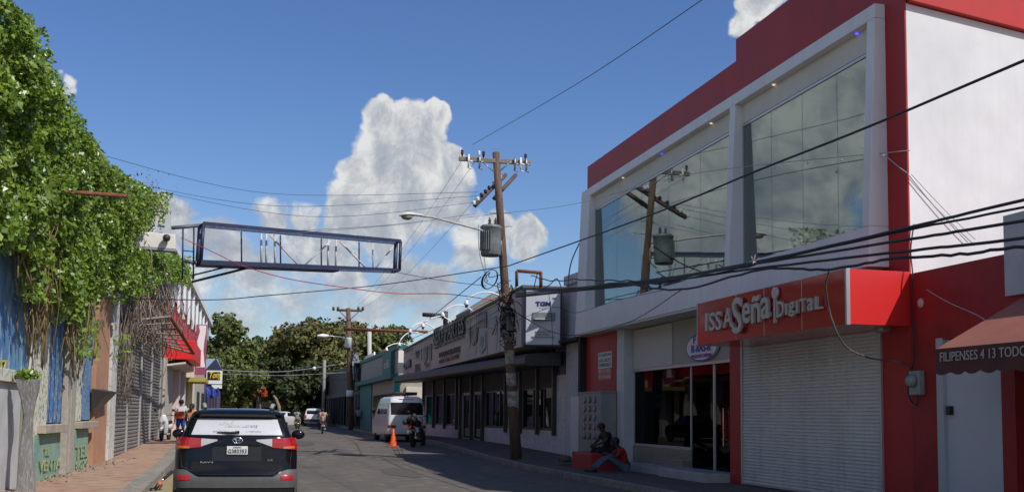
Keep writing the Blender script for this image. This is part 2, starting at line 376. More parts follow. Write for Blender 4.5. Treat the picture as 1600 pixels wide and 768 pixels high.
def walk(name, xa, xb, m_, kerbm, side):
    mb = MB(); vs = []
    for y in ys:
        k = xa(y); z = G(y)
        vs += [(k, y, z-.02), (k, y, z+.145), (k+(.16 if side > 0 else .4)*side, y, z+.15), (k+(.165 if side > 0 else .405)*side, y, z+.15), (xb(y), y, z+.15)]
    n = 5
    for i in range(len(ys)-1):
        for j in range(4):
            mb.add([], []); a = i*n+j
            mb.f.append((a, a+1, a+n+1, a+n)); mb.m.append(1 if j < 2 else 0); mb.sm.append(False)
    mb.v = vs
    return struct(mb.build(name, [m_, kerbm]))
walk('left_sidewalk', KL, lambda y: -9+bend(y), tilew, concrete, -1)
darkwalk = mat('worn_sidewalk', (.11, .082, .068), .9, (.075, .058, .05), 1.2, bump=.2, col3=(.15, .125, .1))
walk('right_sidewalk', KR, lambda y: 14+bend(y), darkwalk, concrete, 1)
# worn concrete ramp between red paving and the gutter on the left, patched edge
# ================================================================= RED AND WHITE SHOP BUILDING (right)
XF = 10.8
def R(px, py, X=XF): return atX(px, py, X)
shop = thing('shop_building', 'two-storey red and white shop with large framed upper windows and a rolled-down white shutter', 'building', (XF, 25.5, .2))
Y0, Y1, YS = 16.45, 34.55, 23.15
ZT, ZU = 9.8, 10.31
glass_up = glass_mat('upper_window_glass', (.5, .58, .57), .2, rough=.02, k=.36)
glass_dn = glass_mat('shop_window_glass', (.2, .24, .28), .03, k=.06)
mb = MB()
mb.box((XF, Y0, 8.93), (XF+.25, YS, ZU)); mb.box((XF, YS, 8.93), (XF+.25, Y1, ZT))     # parapet, stepped
mb.box((XF, Y0, 0), (XF+.03, 17.3, 8.93))                                               # red corner band
mb.box((XF+.02, 17.3, 3.3), (XF+.25, 23.1, 5.0)); 
mb.box((XF+.25, Y1-.2, 0), (24, Y1, ZT)); 
mb.build('wall', red, shop)
mb = MB(); mb.box((XF, 22.92, 0), (XF+.3, 23.58, 4.2)); mb.build('pilaster', red, shop, bev=.01)
# side wall: slightly skewed lot line
d = Vector((2.96, .75)).normalized()
sw = MB(); A = Vector((XF+.031, Y0)); B = A+d*12; n = Vector((0, 1))*.25
sw.hexa([(*A, 0), (*B, 0), (*(B+n), 0), (*(A+n), 0), (*A, 8.72), (*B, 8.72), (*(B+n), 8.72), (*(A+n), 8.72)])
sidew = mat('sunlit_white_render', (.69, .7, .7), .75, (.6, .61, .61), .8, bump=.1, streak=.06)
sw.build('side_wall', sidew, shop)
sp = MB(); o_ = Vector((d[1], -d[0]))*.12; A2 = A+o_; B2 = B+o_
sp.hexa([(*A2, 8.74), (*B2, 8.74), (*(B2+n*1.4), 8.74), (*(A2+n*1.4), 8.74), (*A2, ZU), (*B2, ZU), (*(B2+n*1.4), ZU), (*(A2+n*1.4), ZU)])
sp.build('side_parapet', mat('side_red_paint', (.5, .03, .025), .6, (.44, .03, .025), 1.5), shop)
mb = MB(); mb.box((XF+.25, Y0+.9, 8.9), (24, Y1-.2, 9.1)); mb.box((XF+.25, Y0+1.2, 4.45), (22, Y1-.2, 4.7)); mb.build('floor_slab', cream, shop)
# white frame round the upper windows, leaning outwards
fw = mat('white_frame_paint', (.8, .79, .78), .55, (.74, .73, .72), 1, bump=.03, streak=.16)
ft, fb = 10.6, 10.4                                   # front face x at the top and the bottom
zt, zb = 8.92, 4.24; ya, yb = 17.05, Y1-.02
xf = lambda z: fb+(ft-fb)*(z-zb)/(zt-zb)
def fbox(mb, y0, y1, z0, z1, back=XF+.12, back2=None):
    mb.hexa([(xf(z0), y0, z0), (back, y0, z0), (back, y1, z0), (xf(z0), y1, z0), (xf(z1), y0, z1), (back2 or back, y0, z1), (back2 or back, y1, z1), (xf(z1), y1, z1)])
mb = MB()
fbox(mb, ya, yb, 8.66, zt); fbox(mb, ya, yb, zb, 4.95)
yR1 = atX(1349, 150, 10.5)[1]; yM0, yM1 = atX(1161, 250, XF-.02)[1], atX(1135, 250, 10.5)[1]; yL = atX(931, 380, XF)[1]
fbox(mb, ya, yR1, 4.952, 8.658); fbox(mb, yM0, yM1, 4.952, 8.658); fbox(mb, yL, yb, 4.952, 8.658)
mb.build('window_frame_surround', fw, shop, bev=.012)
soff = mat('soffit_cream', (.66, .63, .56), .8, (.6, .57, .5), 1)
mb = MB(); mb.box((XF-.03, yR1+.002, 8.22), (XF+.14, yM0-.002, 8.655)); mb.box((XF-.03, yM1+.002, 8.22), (XF+.14, yL-.002, 8.655)); mb.build('soffit_band', soff, shop)
mb = MB(); mb.box((10.42, 16.9+.4, 4.18), (11.4, Y1-.05, 4.235)); mb.build('soffit', soff, shop)
for (y0, y1, np_) in ((yR1, yM0, 4), (yM1, yL, 5)):
    win = MB(); t = .03; X = XF-.04
    win.box((X, y0, 4.952), (X+.06, y0+t, 8.2)); win.box((X, y1-t, 4.952), (X+.06, y1, 8.2)); win.box((X, y0+t, 4.952), (X+.06, y1-t, 5.0)); win.box((X, y0+t, 8.15), (X+.06, y1-t, 8.2))
    wf = win.build('window', silver, shop)
    for k in range(np_):
        a = y0+t+(y1-y0-2*t)*k/np_; b = y0+t+(y1-y0-2*t)*(k+1)/np_
        g = MB(); g.box((X+.02, a+.006, 5.0), (X+.032, b-.006, 8.15)); p = g.build('pane', glass_up, wf)
# interior of the upper floor: back wall, partitions, ceiling lights
inn = mat('interior_white', (.5, .52, .5), .9)
mb = MB(); mb.box((16, Y0+2, 4.7), (16.1, Y1-.2, 8.9)); mb.box((XF+.6, 17.3, 4.7), (XF+.9, 17.7, 8.9)); mb.box((XF+.8, 21.5, 4.7), (XF+1.2, 21.9, 8.9)); mb.box((XF+.8, 31.6, 4.7), (XF+1.2, 32, 8.9)); mb.box((XF+.5, 33.8, 4.7), (16, 33.9, 8.9)); mb.box((XF+2, 28, 4.7), (XF+2.3, 28.4, 8.9))
mb.build('inner_wall', inn, shop)
for i, (px, py, c) in enumerate([(1036, 241, 1), (1341, 53, 1), (975, 280, 0), (1113, 194, 0), (1211, 132, 0)]):
    p = R(px, py, XF-.05); z = 8.645
    l = MB(); l.lathe([(.03, 0), (.032, -.01)], (XF-.08, p[1], z), n=12)
    l.build('downlight', mat('downlight_blue' if c else 'downlight_warm', (.12, .08, 1) if c else (1, .75, .5), .5, emit=1.6 if c else .9), shop)
# ---- ground floor bays
XR2 = 11.15
mb = MB(); mb.box((XF, 31.6, 0), (XF+.2, Y1-.02, 4.18)); mb.build('red_panel', red, shop)
mb = MB()
a = R(958, 560)[1]; b = R(973, 560)[1]
mb.box((XF+.02, 30.95, 0), (XF+.36, 31.58, 4.18)); mb.build('column', mat('grey_white_paint', (.6, .61, .63), .6, (.52, .53, .55), 2), shop, bev=.01)
mb = MB(); mb.box((XR2, 23.6, 2.98), (XR2+.15, 30.93, 4.16)); mb.build('upper_panel', mat('beige_board', (.42, .40, .36), .7, (.38, .36, .32), 1), shop)
mb = MB(); mb.box((XR2-.04, 27.9, 3.0), (XR2-.003, 30.93, 4.14)); mb.build('cladding_board', mat('pale_board', (.55, .54, .51), .7), shop, bev=.01)
wf = MB(); X = XR2-.02
for y in (30.88, 26.62, 25.2, 23.6): wf.box((X, y, .8 if y > 26.5 else .3), (X+.07, y+.06, 2.92))
wf.box((X-.04, 23.6, 2.92), (X+.1, 30.93, 2.99)); wf.box((X, 26.68, .8), (X+.07, 30.88, .86))
wfo = wf.build('shop_window', silver, shop, bev=.004)
for (y0, y1) in ((28.8, 30.87), (26.69, 28.78)):
    g = MB(); g.box((X+.02, y0, .86), (X+.034, y1, 2.92)); g.build('pane', glass_dn, wfo)
dr = MB(); g = MB(); dr.box((X-.05, 24.55, .95), (X-.03, 24.58, 1.85)); dr.box((X-.03, 24.555, 1.0), (X+.01, 24.575, 1.03)); dr.box((X-.03, 24.555, 1.75), (X+.01, 24.575, 1.78))
door = MB().box((X+.005, 23.7, .33), (X+.06, 23.74, 2.9)).box((X+.005, 25.14, .33), (X+.06, 25.18, 2.9)).build('glass_door', silver, shop)
dr.build('handle', chrome, door)
MB().box((X+.02, 23.745, .34), (X+.034, 25.13, 2.9)).build('pane', glass_dn, door)
MB().box((X+.02, 25.27, .34), (X+.034, 26.6, 2.9)).build('pane', glass_dn, door)
mb = MB(); mb.box((XR2-.05, 26.6, 0), (XR2+.12, 30.93, .8)); mb.box((XR2-.28, 26.62, .2), (XR2-.06, 28.6, .52)); mb.build('low_wall', mat('beige_tile', (.27, .24, .2), .35, (.22, .2, .16), 3), shop, bev=.01)
mb = MB(); mb.box((10.2, 23.62, .05), (XR2-.07, 26.55, .36)); mb.box((10.35, 26.56, .05), (XR2-.07, 30.9, .33)); mb.build('step', mat('white_step_tile', (.42, .42, .44), .4, (.33, .33, .35), 4), shop, bev=.015)
# inside of the shop
mb = MB(); mb.box((14.2, 23.2, 0), (14.3, 31, 4)); mb.box((XR2+.1, 23.3, .1), (14.2, 31, .33)); mb.box((XR2+.2, 23.2, 3.0), (14.2, 31, 3.1)); mb.box((XR2+.2, 31, 0), (14.2, 31.1, 3.1)); mb.build('shop_interior', mat('shop_inside', (.06, .065, .08), .8, (.1, .1, .1), 1), shop)
MB().box((12.1, 23.9, 1.15), (12.14, 27.0, 2.75)).build('inner_banner', mat('dark_red_banner', (.05, .006, .008), .5), shop)
mb = MB()
for k in range(16): mb.box((11.9, 25.3+k*.11, .35), (11.95, 25.36+k*.11, 1.05))
mb.build('display_rack', mat('pale_slats', (.35, .38, .38), .6), shop)
# oval emblem sign
q = R(1097, 541, XR2-.07); em = MB()
pts = [(q[1]+.98*math.cos(a*PI/16), q[2]+.36*math.sin(a*PI/16)) for a in range(32)]
em.prism(pts, 'x', XR2-.09, XR2-.045)
oval = thing('oval_sign', 'oval white sign with blue rim and blue letters half behind the red box sign', 'sign', (XR2-.05, q[1], q[2]))
em.build('board', mat('oval_white', (.7, .72, .74), .4), oval)
ring = MB()
for k, (m_, s) in enumerate(((.98, 0),)):
    for a in range(48):
        t0, t1 = a*PI/24, (a+1)*PI/24
        f = lambda t, s: (XR2-.094, q[1]+(.98-s)*math.cos(t), q[2]+(.36-s)*math.sin(t))
        ring.quad(f(t0, .0), f(t1, .0), f(t1, .035), f(t0, .035))
ring.build('rim', mat('oval_blue', (.03, .04, .45), .4), oval)
texts([('R-RAS-R', (XR2-.1, q[1]+.6, q[2]-.13), (0, -1.2, 0), (0, 0, .2)), ('F', (XR2-.1, q[1]+.48, q[2]+.1), (0, -.16, 0), (0, 0, .19))], MATS['oval_blue'], oval, bold=.01)
texts([('VENTA EN CAMION', (XR2-.1, q[1]+.62, q[2]-.27), (0, -1.24, 0), (0, 0, .09))], mat('oval_purple', (.3, .1, .4), .5), oval)
# rolled-down shutter
sh = thing('roller_shutter', 'large white rolled-down shutter under the red box sign', 'shutter', (XF+.05, 20.2, .2))
mb = MB(); n_ = 46; z0, z1 = .2, 3.3
prof = []
for k in range(n_):
    z = z0+(z1-z0)*k/n_; dz = (z1-z0)/n_
    prof += [(XF+.02, z), (XF-.012, z+dz*.25), (XF-.012, z+dz*.7), (XF+.02, z+dz*.95)]
vs_ = [(x, y, z) for (x, z) in prof for y in (17.36, 22.88)]
mb.add(vs_, [(2*i, 2*i+1, 2*i+3, 2*i+2) for i in range(len(prof)-1)])
mb.build('slats', mat('shutter_white', (.7, .69, .68), .5, (.6, .6, .59), .7, bump=.02, streak=.25), sh)
for y in (17.3, 22.86): MB().box((XF-.04, y, .17), (XF+.06, y+.06, 3.35)).build('guide_rail', silver, sh)
MB().box((XF-.03, 17.36, .17), (XF+.04, 22.88, .23)).build('bottom_bar', silver, sh, bev=.006)
MB().lathe([(.09, 0), (.09, .3)], (XF-.08, 17.02, 3.2), 'y').build('roller_end', silver, sh)
# red box sign with raised lettering
XS = 9.6; YA, YB, ZA, ZB = 16.4, 22.6, 3.17, 4.09
bs = thing('box_sign', 'big glossy red box sign reading ISSA Señal Digital over the white shutter', 'sign', (10.2, 19.5, ZA))
MB().box((XS, YA+.05, ZA), (XF-.005, YB-.0, ZB)).build('box', redbright, bs, bev=.006)
mb = MB()
mb.box((XS-.006, YA, ZA-.01), (XS+.06, YA+.05, ZB+.01)); mb.box((XS-.006, YB-.005, ZA-.01), (XS+.05, YB+.03, ZB+.01))
for px in (1150, 1194, 1253): y = R(px, 490, XS)[1]; mb.box((XS-.004, y-.008, ZA), (XS+.01, y+.008, ZB))
mb.build('aluminium_trim', silver, bs)
MB().box((XS+.06, YA+.038, ZA+.004), (XF-.006, YA+.05, ZB-.004)).build('end_panel', mat('end_panel_red', (.68, .02, .018), .4), bs)
letm = mat('letter_metal', (.5, .48, .44), .35, metal=.3)
PX = lambda x, y: atX(x, y, XS-.05)
def L(s, x0, y0, x1, y1, yt, bold=0.0):
    """text from photo x0..x1, baseline y0 at x0 and y1 at x1, cap top yt above x0"""
    a = PX(x0, y0); b = PX(x1, y1); t = PX(x0, yt)
    return (s, a, Vector((0, b[1]-a[1], 0)), Vector((0, 0, t[2]-a[2])))
segs = [L('I', 1105, 517, 1108.5, 516, 489, .02), L('S', 1111, 517, 1120, 515, 489, .02), L('S', 1121, 516, 1130, 513.5, 487, .02), L('A', 1133, 512.5, 1147, 509, 482, .02),
        L('S', 1147, 522, 1162, 516, 466, .01), L('e', 1163, 506, 1175, 502, 474), L('ñ', 1177, 505, 1191, 500, 463), L('a', 1192, 499, 1206, 495, 465),
        L('D', 1217, 496, 1228, 493, 471), L('I', 1231, 492, 1233.5, 491, 474), L('g', 1236, 495, 1245, 492, 472), L('I', 1247.5, 489, 1250, 488, 469), L('T', 1253, 488, 1262, 485.5, 467), L('a', 1265, 486, 1274, 483, 466), L('L', 1277, 483.5, 1287, 481, 463)]
texts(segs, letm, bs, bold=.016, depth=.05)
lm = MB()
p0, p1 = PX(1211.5, 504), PX(1211.5, 462); lm.box((XS-.07, p0[1]-.035, p0[2]), (XS-.02, p0[1]+.035, p1[2])); c = PX(1211.5, 459)
lm.lathe([(.11, -.03), (.11, .03)], (XS-.045, c[1], c[2]+.02), 'x', 20); lm.build('long_letter', letm, bs)
# notice on the red door panel
nt_ = thing('letting_notice', 'white and red letting notice fixed on the red wall beside the meter cabinet', 'notice', (XF-.01, 32.7, 2.5))
a, b, c = R(935, 594, XF-.01), R(956, 594, XF-.01), R(935, 551, XF-.01)
mid = a[2]+(c[2]-a[2])*.42
MB().box((XF-.02, b[1], mid), (XF-.006, a[1], c[2])).build('board', mat('notice_white', (.6, .6, .58), .6), nt_)
MB().box((XF-.021, b[1], a[2]), (XF-.006, a[1], mid)).build('lower_board', mat('notice_red', (.5, .12, .1), .6), nt_)
hh = (c[2]-a[2]); W_ = a[1]-b[1]
texts([(s, (XF-.023, a[1]-.06*W_, a[2]+hh*f), (0, -.88*W_, 0), (0, 0, hh*.12)) for s, f in (('SE ALQUILAN', .83), ('LOCALES', .65), ('COMERCIALES', .48))], mat('notice_ink', (.08, .08, .09), .6), nt_, depth=.004)
texts([(s, (XF-.024, a[1]-.06*W_, a[2]+hh*f), (0, -.88*W_, 0), (0, 0, hh*.14)) for s, f in (('809-381-9712', .24), ('829-704-0608', .05))], MATS['notice_white'], nt_, depth=.004)
# ================================================================= NEIGHBOUR (right edge)
nb = thing('low_shop', 'low dull-red building with a white door at the right edge of the street', 'building', (XF, 14, .15))
mb = MB(); dl, dr_ = 15.72, 14.2
mb.box((XF+.0, dl, 0), (XF+.25, 16.448, 4.05)); mb.box((XF, dr_, 2.9), (XF+.25, dl, 4.05)); mb.box((XF, 13.9, 0), (XF+.25, dr_, 4.05))
mb.box((XF, 9.5, 2.6), (XF+.25, 13.9, 4.05)); mb.box((XF+.25, 9.5, 3.9), (18, 16.3, 4.02))
mb.build('wall', dred, nb)
MB().box((XF-.06, 13.1, 3.42), (XF+.3, 13.98, 4.6)).build('upper_wall', mat('grey_plaster', (.5, .5, .52), .8, (.4, .4, .42), 2, bump=.2), nb)
MB().box((XF+.6, 9.5, 0), (XF+.7, 13.9, 2.6)).box((XF+.25, 9.5, 0), (XF+.6, 9.6, 2.6)).build('dark_opening', dark, nb)
dd = MB().box((XF+.06, 14.24, .15), (XF+.11, 15.6, 2.88)).build('door', mat('door_white', (.55, .56, .58), .5, (.5, .51, .53), 1), nb)
MB().box((XF-.01, 15.42, 1.7), (XF+.06, 15.52, 1.84)).build('lock', black, dd)
MB().box((XF-.015, 15.58, .15), (XF+.12, 15.75, 2.92)).build('door_frame', mat('frame_grey', (.45, .46, .47), .6), nb, bev=.008)
mb = MB(); mb.ball((XF-.0, 16.15, 3.53), .09, 10, sq=(.25, 1, .9)); mb.build('plaster_patch', cream, nb)
# awning
aw = thing('awning', 'faded terracotta canvas awning with scalloped dark valance over the white door', 'awning', (XF-.6, 13, 2.4))
xo = XF-1.25; zlo = 2.6; zhi = 3.35
awm = mat('awning_canvas', (.34, .12, .08), .85, (.28, .1, .07), 2, bump=.08)
mb = MB(); yl = R(1463, 560, xo)[1]
mb.hexa([(xo, 8, zlo), (XF-.005, 8, zhi), (XF-.005, yl-.25, zhi), (xo, yl, zlo), (xo, 8, zlo+.02), (XF-.005, 8, zhi+.02), (XF-.005, yl-.25, zhi+.02), (xo, yl, zlo+.02)])
mb.build('canopy', awm, aw)
vm_ = mat('valance_canvas', (.10, .035, .03), .85, (.08, .03, .027), 3)
mb = MB(); Ny = 120; top = []; bot = []
for k in range(Ny+1):
    y = yl+.0-(yl-8)*k/Ny; top.append((xo-.008, y, zlo+.015)); bot.append((xo-.012+.015*math.sin(y*9), y, 2.24-.045*abs(math.sin((yl-y)*PI/.33))+.045))
mb.add(top+bot, [(i, i+1, Ny+1+i+1, Ny+1+i) for i in range(Ny)])
mb.add([(xo, yl, zlo), (XF-.01, yl-.25, zhi), (XF-.01, yl-.25, zhi-.2), (xo, yl, 2.26)], [(0, 1, 2, 3)])
vo = mb.build('valance', vm_, aw)
s_ = vo.modifiers.new('t', 'SOLIDIFY'); s_.thickness = .008
q0 = atX(1471, 583, xo-.02)
a = atX(1471, 584, xo-.02); b = atX(1600, 579, xo-.02)
texts([('FILIPENSES 4 13 TODO', (xo-.035, a[1], 2.43), (0, -(a[1]-b[1])*1.05, 0), (0, 0, .13))], mat('valance_lettering', (.45, .4, .36), .8), aw, depth=.006)
# electricity meter by the neighbour's door
em_ = thing('electric_meter', 'grey electricity meter box with round glass dial on the dull-red wall', 'meter', (XF-.08, 16.0, 2.2))
a = R(1437, 600); yc = a[1]
MB().box((XF-.11, yc-.15, 2.02), (XF-.002, yc+.15, 2.42)).build('box', mat('meter_grey', (.3, .32, .31), .5, (.24, .26, .25), 5), em_, bev=.015)
MB().lathe([(.105, 0), (.105, -.06), (.08, -.11), (.03, -.12)], (XF-.11, yc, 2.25), 'x', 20).build('dial', mat('meter_glass', (.25, .28, .27), .15), em_)
# meter cabinet
mc = thing('meter_cabinet', 'tall grey steel cabinet with rows of round meter windows beside the two seated people', 'cabinet', (10.5, 31.6, .25))
x0, y0_, y1_ = 10.3, 31.5, 33.75
cabm = mat('cabinet_grey', (.28, .27, .26), .5, (.23, .225, .22), 3)
MB().box((x0, y0_, .45), (XF-.004, y1_, 2.33)).build('box', cabm, mc, bev=.012)
MB().box((x0+.05, y0_+.05, .2), (XF-.004, y1_-.05, .45)).build('plinth', concrete, mc)
MB().box((x0-.02, y0_-.02, 2.33), (XF-.004, y1_+.02, 2.37)).build('lid', cabm, mc)
for r in range(5):
    for c_ in range(3):
        MB().lathe([(.1, 0), (.1, -.035), (.075, -.05)], (x0, y0_+.55+c_*.5, 2.12-r*.27), 'x', 16).build('meter_window', mat('dull_glass', (.2, .2, .2), .25) if (r*3+c_) % 3 != 1 else mat('dim_glass', (.12, .12, .12), .2), mc)
mb = MB(); mb.box((x0-.006, y0_+.1, .55), (x0, y0_+.12, .95)); mb.box((x0-.006, y0_+.1, .93), (x0, y1_-.3, .95)); mb.build('panel_seam', black, mc)
wb = thing('utility_box', 'plain white utility box against the wall left of the grey meter cabinet', 'box', (10.5, 34.1, .25))
MB().box((10.38, 33.85, .25), (XF-.004, 34.9, 2.25)).build('box', mat('box_white', (.6, .61, .64), .5, (.54, .55, .57), 2), wb, bev=.01)
MB().box((10.37, 33.95, 1.2), (10.38, 34.0, 1.35)).build('latch', black, wb)
rb = thing('red_block', 'low red painted block on the pavement in front of the meter cabinet', 'block', (9.5, 29.6, .22))
mb = MB(); p0, p1 = gp(897, 726, .15), gp(940, 730, .15)
zz = p1[2]
mb.box((9.3, 29.3, zz-.05), (10.25, 31.1, zz+.46)); mb.build('block', red, rb, bev=.03)
rag = thing('rag_bundle', 'small bundle of brown rags on the pavement left of the red block', 'rag', (9.3, 32, .26))
mb = MB()
for k in range(9):
    mb.ball((9.55+random.uniform(-.25, .25), 32.3+random.uniform(-.35, .35), .3+random.uniform(0, .1)), random.uniform(.07, .15), 8, sq=(1.4, 1.2, .55))
mb.build('cloth', mat('brown_rag', (.16, .12, .08), .95, (.08, .06, .05), 12, bump=.5), rag)
# ================================================================= SPARE-PARTS SHOP (TGM sign)
PA, PB = tuple(gp(878, 709, .15)[:2]), tuple(gp(665, 679, .15)[:2])
W = lambda px, py: atP(px, py, PA, PB)
wx = lambda y: PA[0]+(PB[0]-PA[0])*(y-PA[1])/(PB[1]-PA[1])
ps = thing('parts_shop', 'long single-storey grey shop with lettered fascia, white arched lamps and dark windows', 'building', (10.3, 49, .3))
dw_ = mat('dirty_white_wall', (.6, .6, .63), .75, (.5, .5, .53), 1.2, bump=.08, col3=(.44, .44, .46), streak=.25)
ZK = PA[0]/10.4
def wbox(mb, y0, y1, z0, z1, o0, o1):
    z0, z1 = 1.6+(z0-1.6)*ZK if z0 > .3 else z0, 1.6+(z1-1.6)*ZK
    _wbox(mb, y0, y1, z0, z1, o0, o1)
def _wbox(mb, y0, y1, z0, z1, o0, o1):    # box along the wall plane; offsets negative = towards the street
    mb.hexa([(wx(y0)+o0, y0, z0), (wx(y0)+o1, y0, z0), (wx(y1)+o1, y1, z0), (wx(y1)+o0, y1, z0), (wx(y0)+o0, y0, z1), (wx(y0)+o1, y0, z1), (wx(y1)+o1, y1, z1), (wx(y1)+o0, y1, z1)])
px_y = lambda px, py=620: W(px, py)[1]
bays = [(667, 716), (760, 793), (818, 868)]
mb = MB(); wbox(mb, 34.56, px_y(868), .1, 5.95, 0, .3); wbox(mb, 34.56, 38.6, 5.95, 6.25, -.12, .3)
mb.build('end_pier', dw_, ps)
mb = MB(); wbox(mb, px_y(757), px_y(868), .1, 1.12, 0, .3); wbox(mb, px_y(664), px_y(722), .1, 1.12, 0, .3)
wbox(mb, px_y(818), px_y(793), 1.12, 2.9, .02, .3); wbox(mb, px_y(722), px_y(716), 1.12, 2.9, .02, .3); wbox(mb, px_y(667), px_y(661), .1, 2.9, .0, .3); 
mb.build('low_wall', dw_, ps)
mb = MB(); mb.box((10.9, 36, 4.2), (20, 62, 4.3)); mb.box((19.8, 35, 0), (20, 62.3, 5.6)); mb.box((10.4, 62.0, 0), (20, 62.3, 5.2)); mb.box((10.6, 34.6, 0), (20, 34.8, 5.9)); mb.box((14, 36, 0), (14.1, 62, 4.2)); mb.build('back_wall', dark, ps)
MB().box((11.6, 35, 5.2), (20, 62.2, 5.35)).build('roof', concrete, ps)
gl = glass_mat('parts_shop_glass', (.25, .28, .3), .05, k=.3)
for (a, b), n_ in zip(bays, (3, 3, 3)):
    ya_, yb_ = px_y(b), px_y(a)
    fr = MB()
    for k in range(n_+1):
        y = ya_+(yb_-ya_)*k/n_; wbox(fr, y-.05, y+.05, 1.12, 2.6, -.02, .08)
    wbox(fr, ya_, yb_, 1.12, 1.2, -.015, .07); wbox(fr, ya_, yb_, 2.55, 2.63, -.015, .07)
    fo = fr.build('window', dmetal, ps)
    for k in range(n_):
        g = MB(); wbox(g, ya_+(yb_-ya_)*k/n_+.05, ya_+(yb_-ya_)*(k+1)/n_-.05, 1.2, 2.55, .02, .03); g.build('pane', gl, fo)
for (a, b) in ((724, 738), (741, 757)):
    fr = MB(); ya_, yb_ = px_y(b), px_y(a)
    wbox(fr, ya_, ya_+.14, .5, 2.6, -.03, .06); wbox(fr, yb_-.14, yb_, .5, 2.6, -.03, .06); wbox(fr, ya_, yb_, .45, .62, -.03, .06); wbox(fr, ya_, yb_, 2.5, 2.62, -.03, .06)
    fo = fr.build('door', mat('door_grey', (.28, .28, .3), .5), ps)
    g = MB(); wbox(g, ya_+.14, yb_-.14, .62, 2.5, 0, .02); g.build('pane', gl, fo)
    g = MB(); wbox(g, ya_+.2, ya_+.24, 1.2, 1.7, -.1, -.06); g.build('handle', chrome, fo)
# half rolled shutters above the openings
mb = MB(); zs = np.linspace(2.6, 3.35, 14); ys_ = (px_y(868), px_y(664))
for k in range(13):
    y0, y1 = ys_; z0, z1 = zs[k], zs[k+1]; zm = z0+(z1-z0)*.8
    z0, z1, zm = [1.6+(q-1.6)*ZK for q in (z0, z1, zm)]; mb.add([(wx(y0)-.03, y0, z0), (wx(y1)-.03, y1, z0), (wx(y1)-.09, y1, zm), (wx(y0)-.09, y0, zm), (wx(y0)-.03, y0, z1), (wx(y1)-.03, y1, z1)], [(0, 1, 2, 3), (3, 2, 5, 4)])
mb.build('rolled_shutter', mat('shutter_grey', (.16, .165, .18), .5, (.12, .12, .13), 1), ps)
for px in (664, 680, 697, 716, 722, 739.5, 757, 793, 816, 843, 869):
    y = px_y(px); mb = MB(); wbox(mb, y-.06, y+.06, .95 if px not in (722, 739.5, 757) else .42, 3.4, -.16, -.02); mb.build('shutter_post', dmetal, ps)
# dark grey canopy box
mb = MB(); pr = [(-1.35, 3.42), (-1.45, 3.5), (-1.45, 3.72), (-1.3, 3.85), (-.1, 3.95), (-.1, 3.45)]
y0, y1 = 38.9, 64.5
v0 = [(wx(y0)+a, y0, b) for a, b in pr]; v1 = [(wx(y1)+a, y1, b) for a, b in pr]; n_ = len(pr)
mb.add(v0+v1, [(i, (i+1) % n_, n_+(i+1) % n_, n_+i) for i in range(n_)]+[tuple(range(n_)), tuple(range(n_, 2*n_))[::-1]])
mb.build('canopy_box', mat('canopy_grey', (.075, .072, .078), .6, (.055, .053, .056), 1.5), ps)
# fascia
FA, FB = (9.8, 39.0), (9.1, 65.)
Fp = lambda px, py: atP(px, py, FA, FB)
fx = lambda y: FA[0]+(FB[0]-FA[0])*(y-FA[1])/(FB[1]-FA[1])
zT = lambda y: 6.24+(5.33-6.24)*(y-39)/26; zBm = lambda y: 4.12+(3.82-4.12)*(y-39)/26
mb = MB()
for y0, y1 in ((39.0, 65.),):
    mb.hexa([(fx(y0), y0, zBm(y0)), (wx(y0)+.1, y0, zBm(y0)), (wx(y1)+.1, y1, zBm(y1)), (fx(y1), y1, zBm(y1)), (fx(y0), y0, zT(y0)), (wx(y0)+.1, y0, zT(y0)), (wx(y1)+.1, y1, zT(y1)), (fx(y1), y1, zT(y1))])
fo = mb.build('fascia', mat('fascia_grey', (.52, .49, .43), .8, (.43, .4, .36), 1.0, bump=.1, col3=(.44, .41, .36)), ps)
mb = MB(); y0, y1 = 38.95, 65.05
mb.hexa([(fx(y0)-.06, y0, zT(y0)+.003), (wx(y0)+.3, y0, zT(y0)+.003), (wx(y1)+.3, y1, zT(y1)+.003), (fx(y1)-.06, y1, zT(y1)+.003), (fx(y0)-.06, y0, zT(y0)+.1), (wx(y0)+.3, y0, zT(y0)+.1), (wx(y1)+.3, y1, zT(y1)+.1), (fx(y1)-.06, y1, zT(y1)+.1)])
mb.build('coping', mat('coping_dark', (.12, .11, .1), .8), ps)
nh = Vector((FB[0]-FA[0], FB[1]-FA[1], 0)).normalized()
def FT(s, x0, y0, x1, y1, yt):
    a = Fp(x0, y0); b = Fp(x1, y1); t = Fp(x0, yt); off = Vector((-.05, 0, 0))
    return (s, a+off, b-a, Vector((0, 0, t[2]-a[2])))
ink = mat('fascia_dark_letters', (.025, .022, .022), .5); redink = mat('fascia_brown_letters', (.10, .035, .03), .6)
texts([FT('SERVIPARTES', 680, 540, 728, 521, 514)], ink, fo, bold=.035, depth=.07)
texts([FT('MAS DE 20 AÑOS', 681, 545, 727, 527, 541)], ink, fo, bold=.01, depth=.03)
texts([FT('TODO EN AIRE', 688, 559, 720, 549, 551)], redink, fo, bold=.02, depth=.05)
texts([FT('809-526-5100', 688, 568, 718, 559, 562)], redink, fo, bold=.01, depth=.03)
texts([FT('ofi', 632, 577, 643, 573, 564)], navy, fo, bold=.04, depth=.05)
texts([FT('LAVADORAS', 650, 573, 657, 571, 569), FT('NEVERAS', 650, 577, 657, 575, 573), FT('ESTUFAS', 649, 581.5, 658, 579, 577.5), FT('A/C', 666, 574, 674, 572, 567), FT('AIRES', 633, 552, 646, 546, 548)], ink, fo, bold=.01)
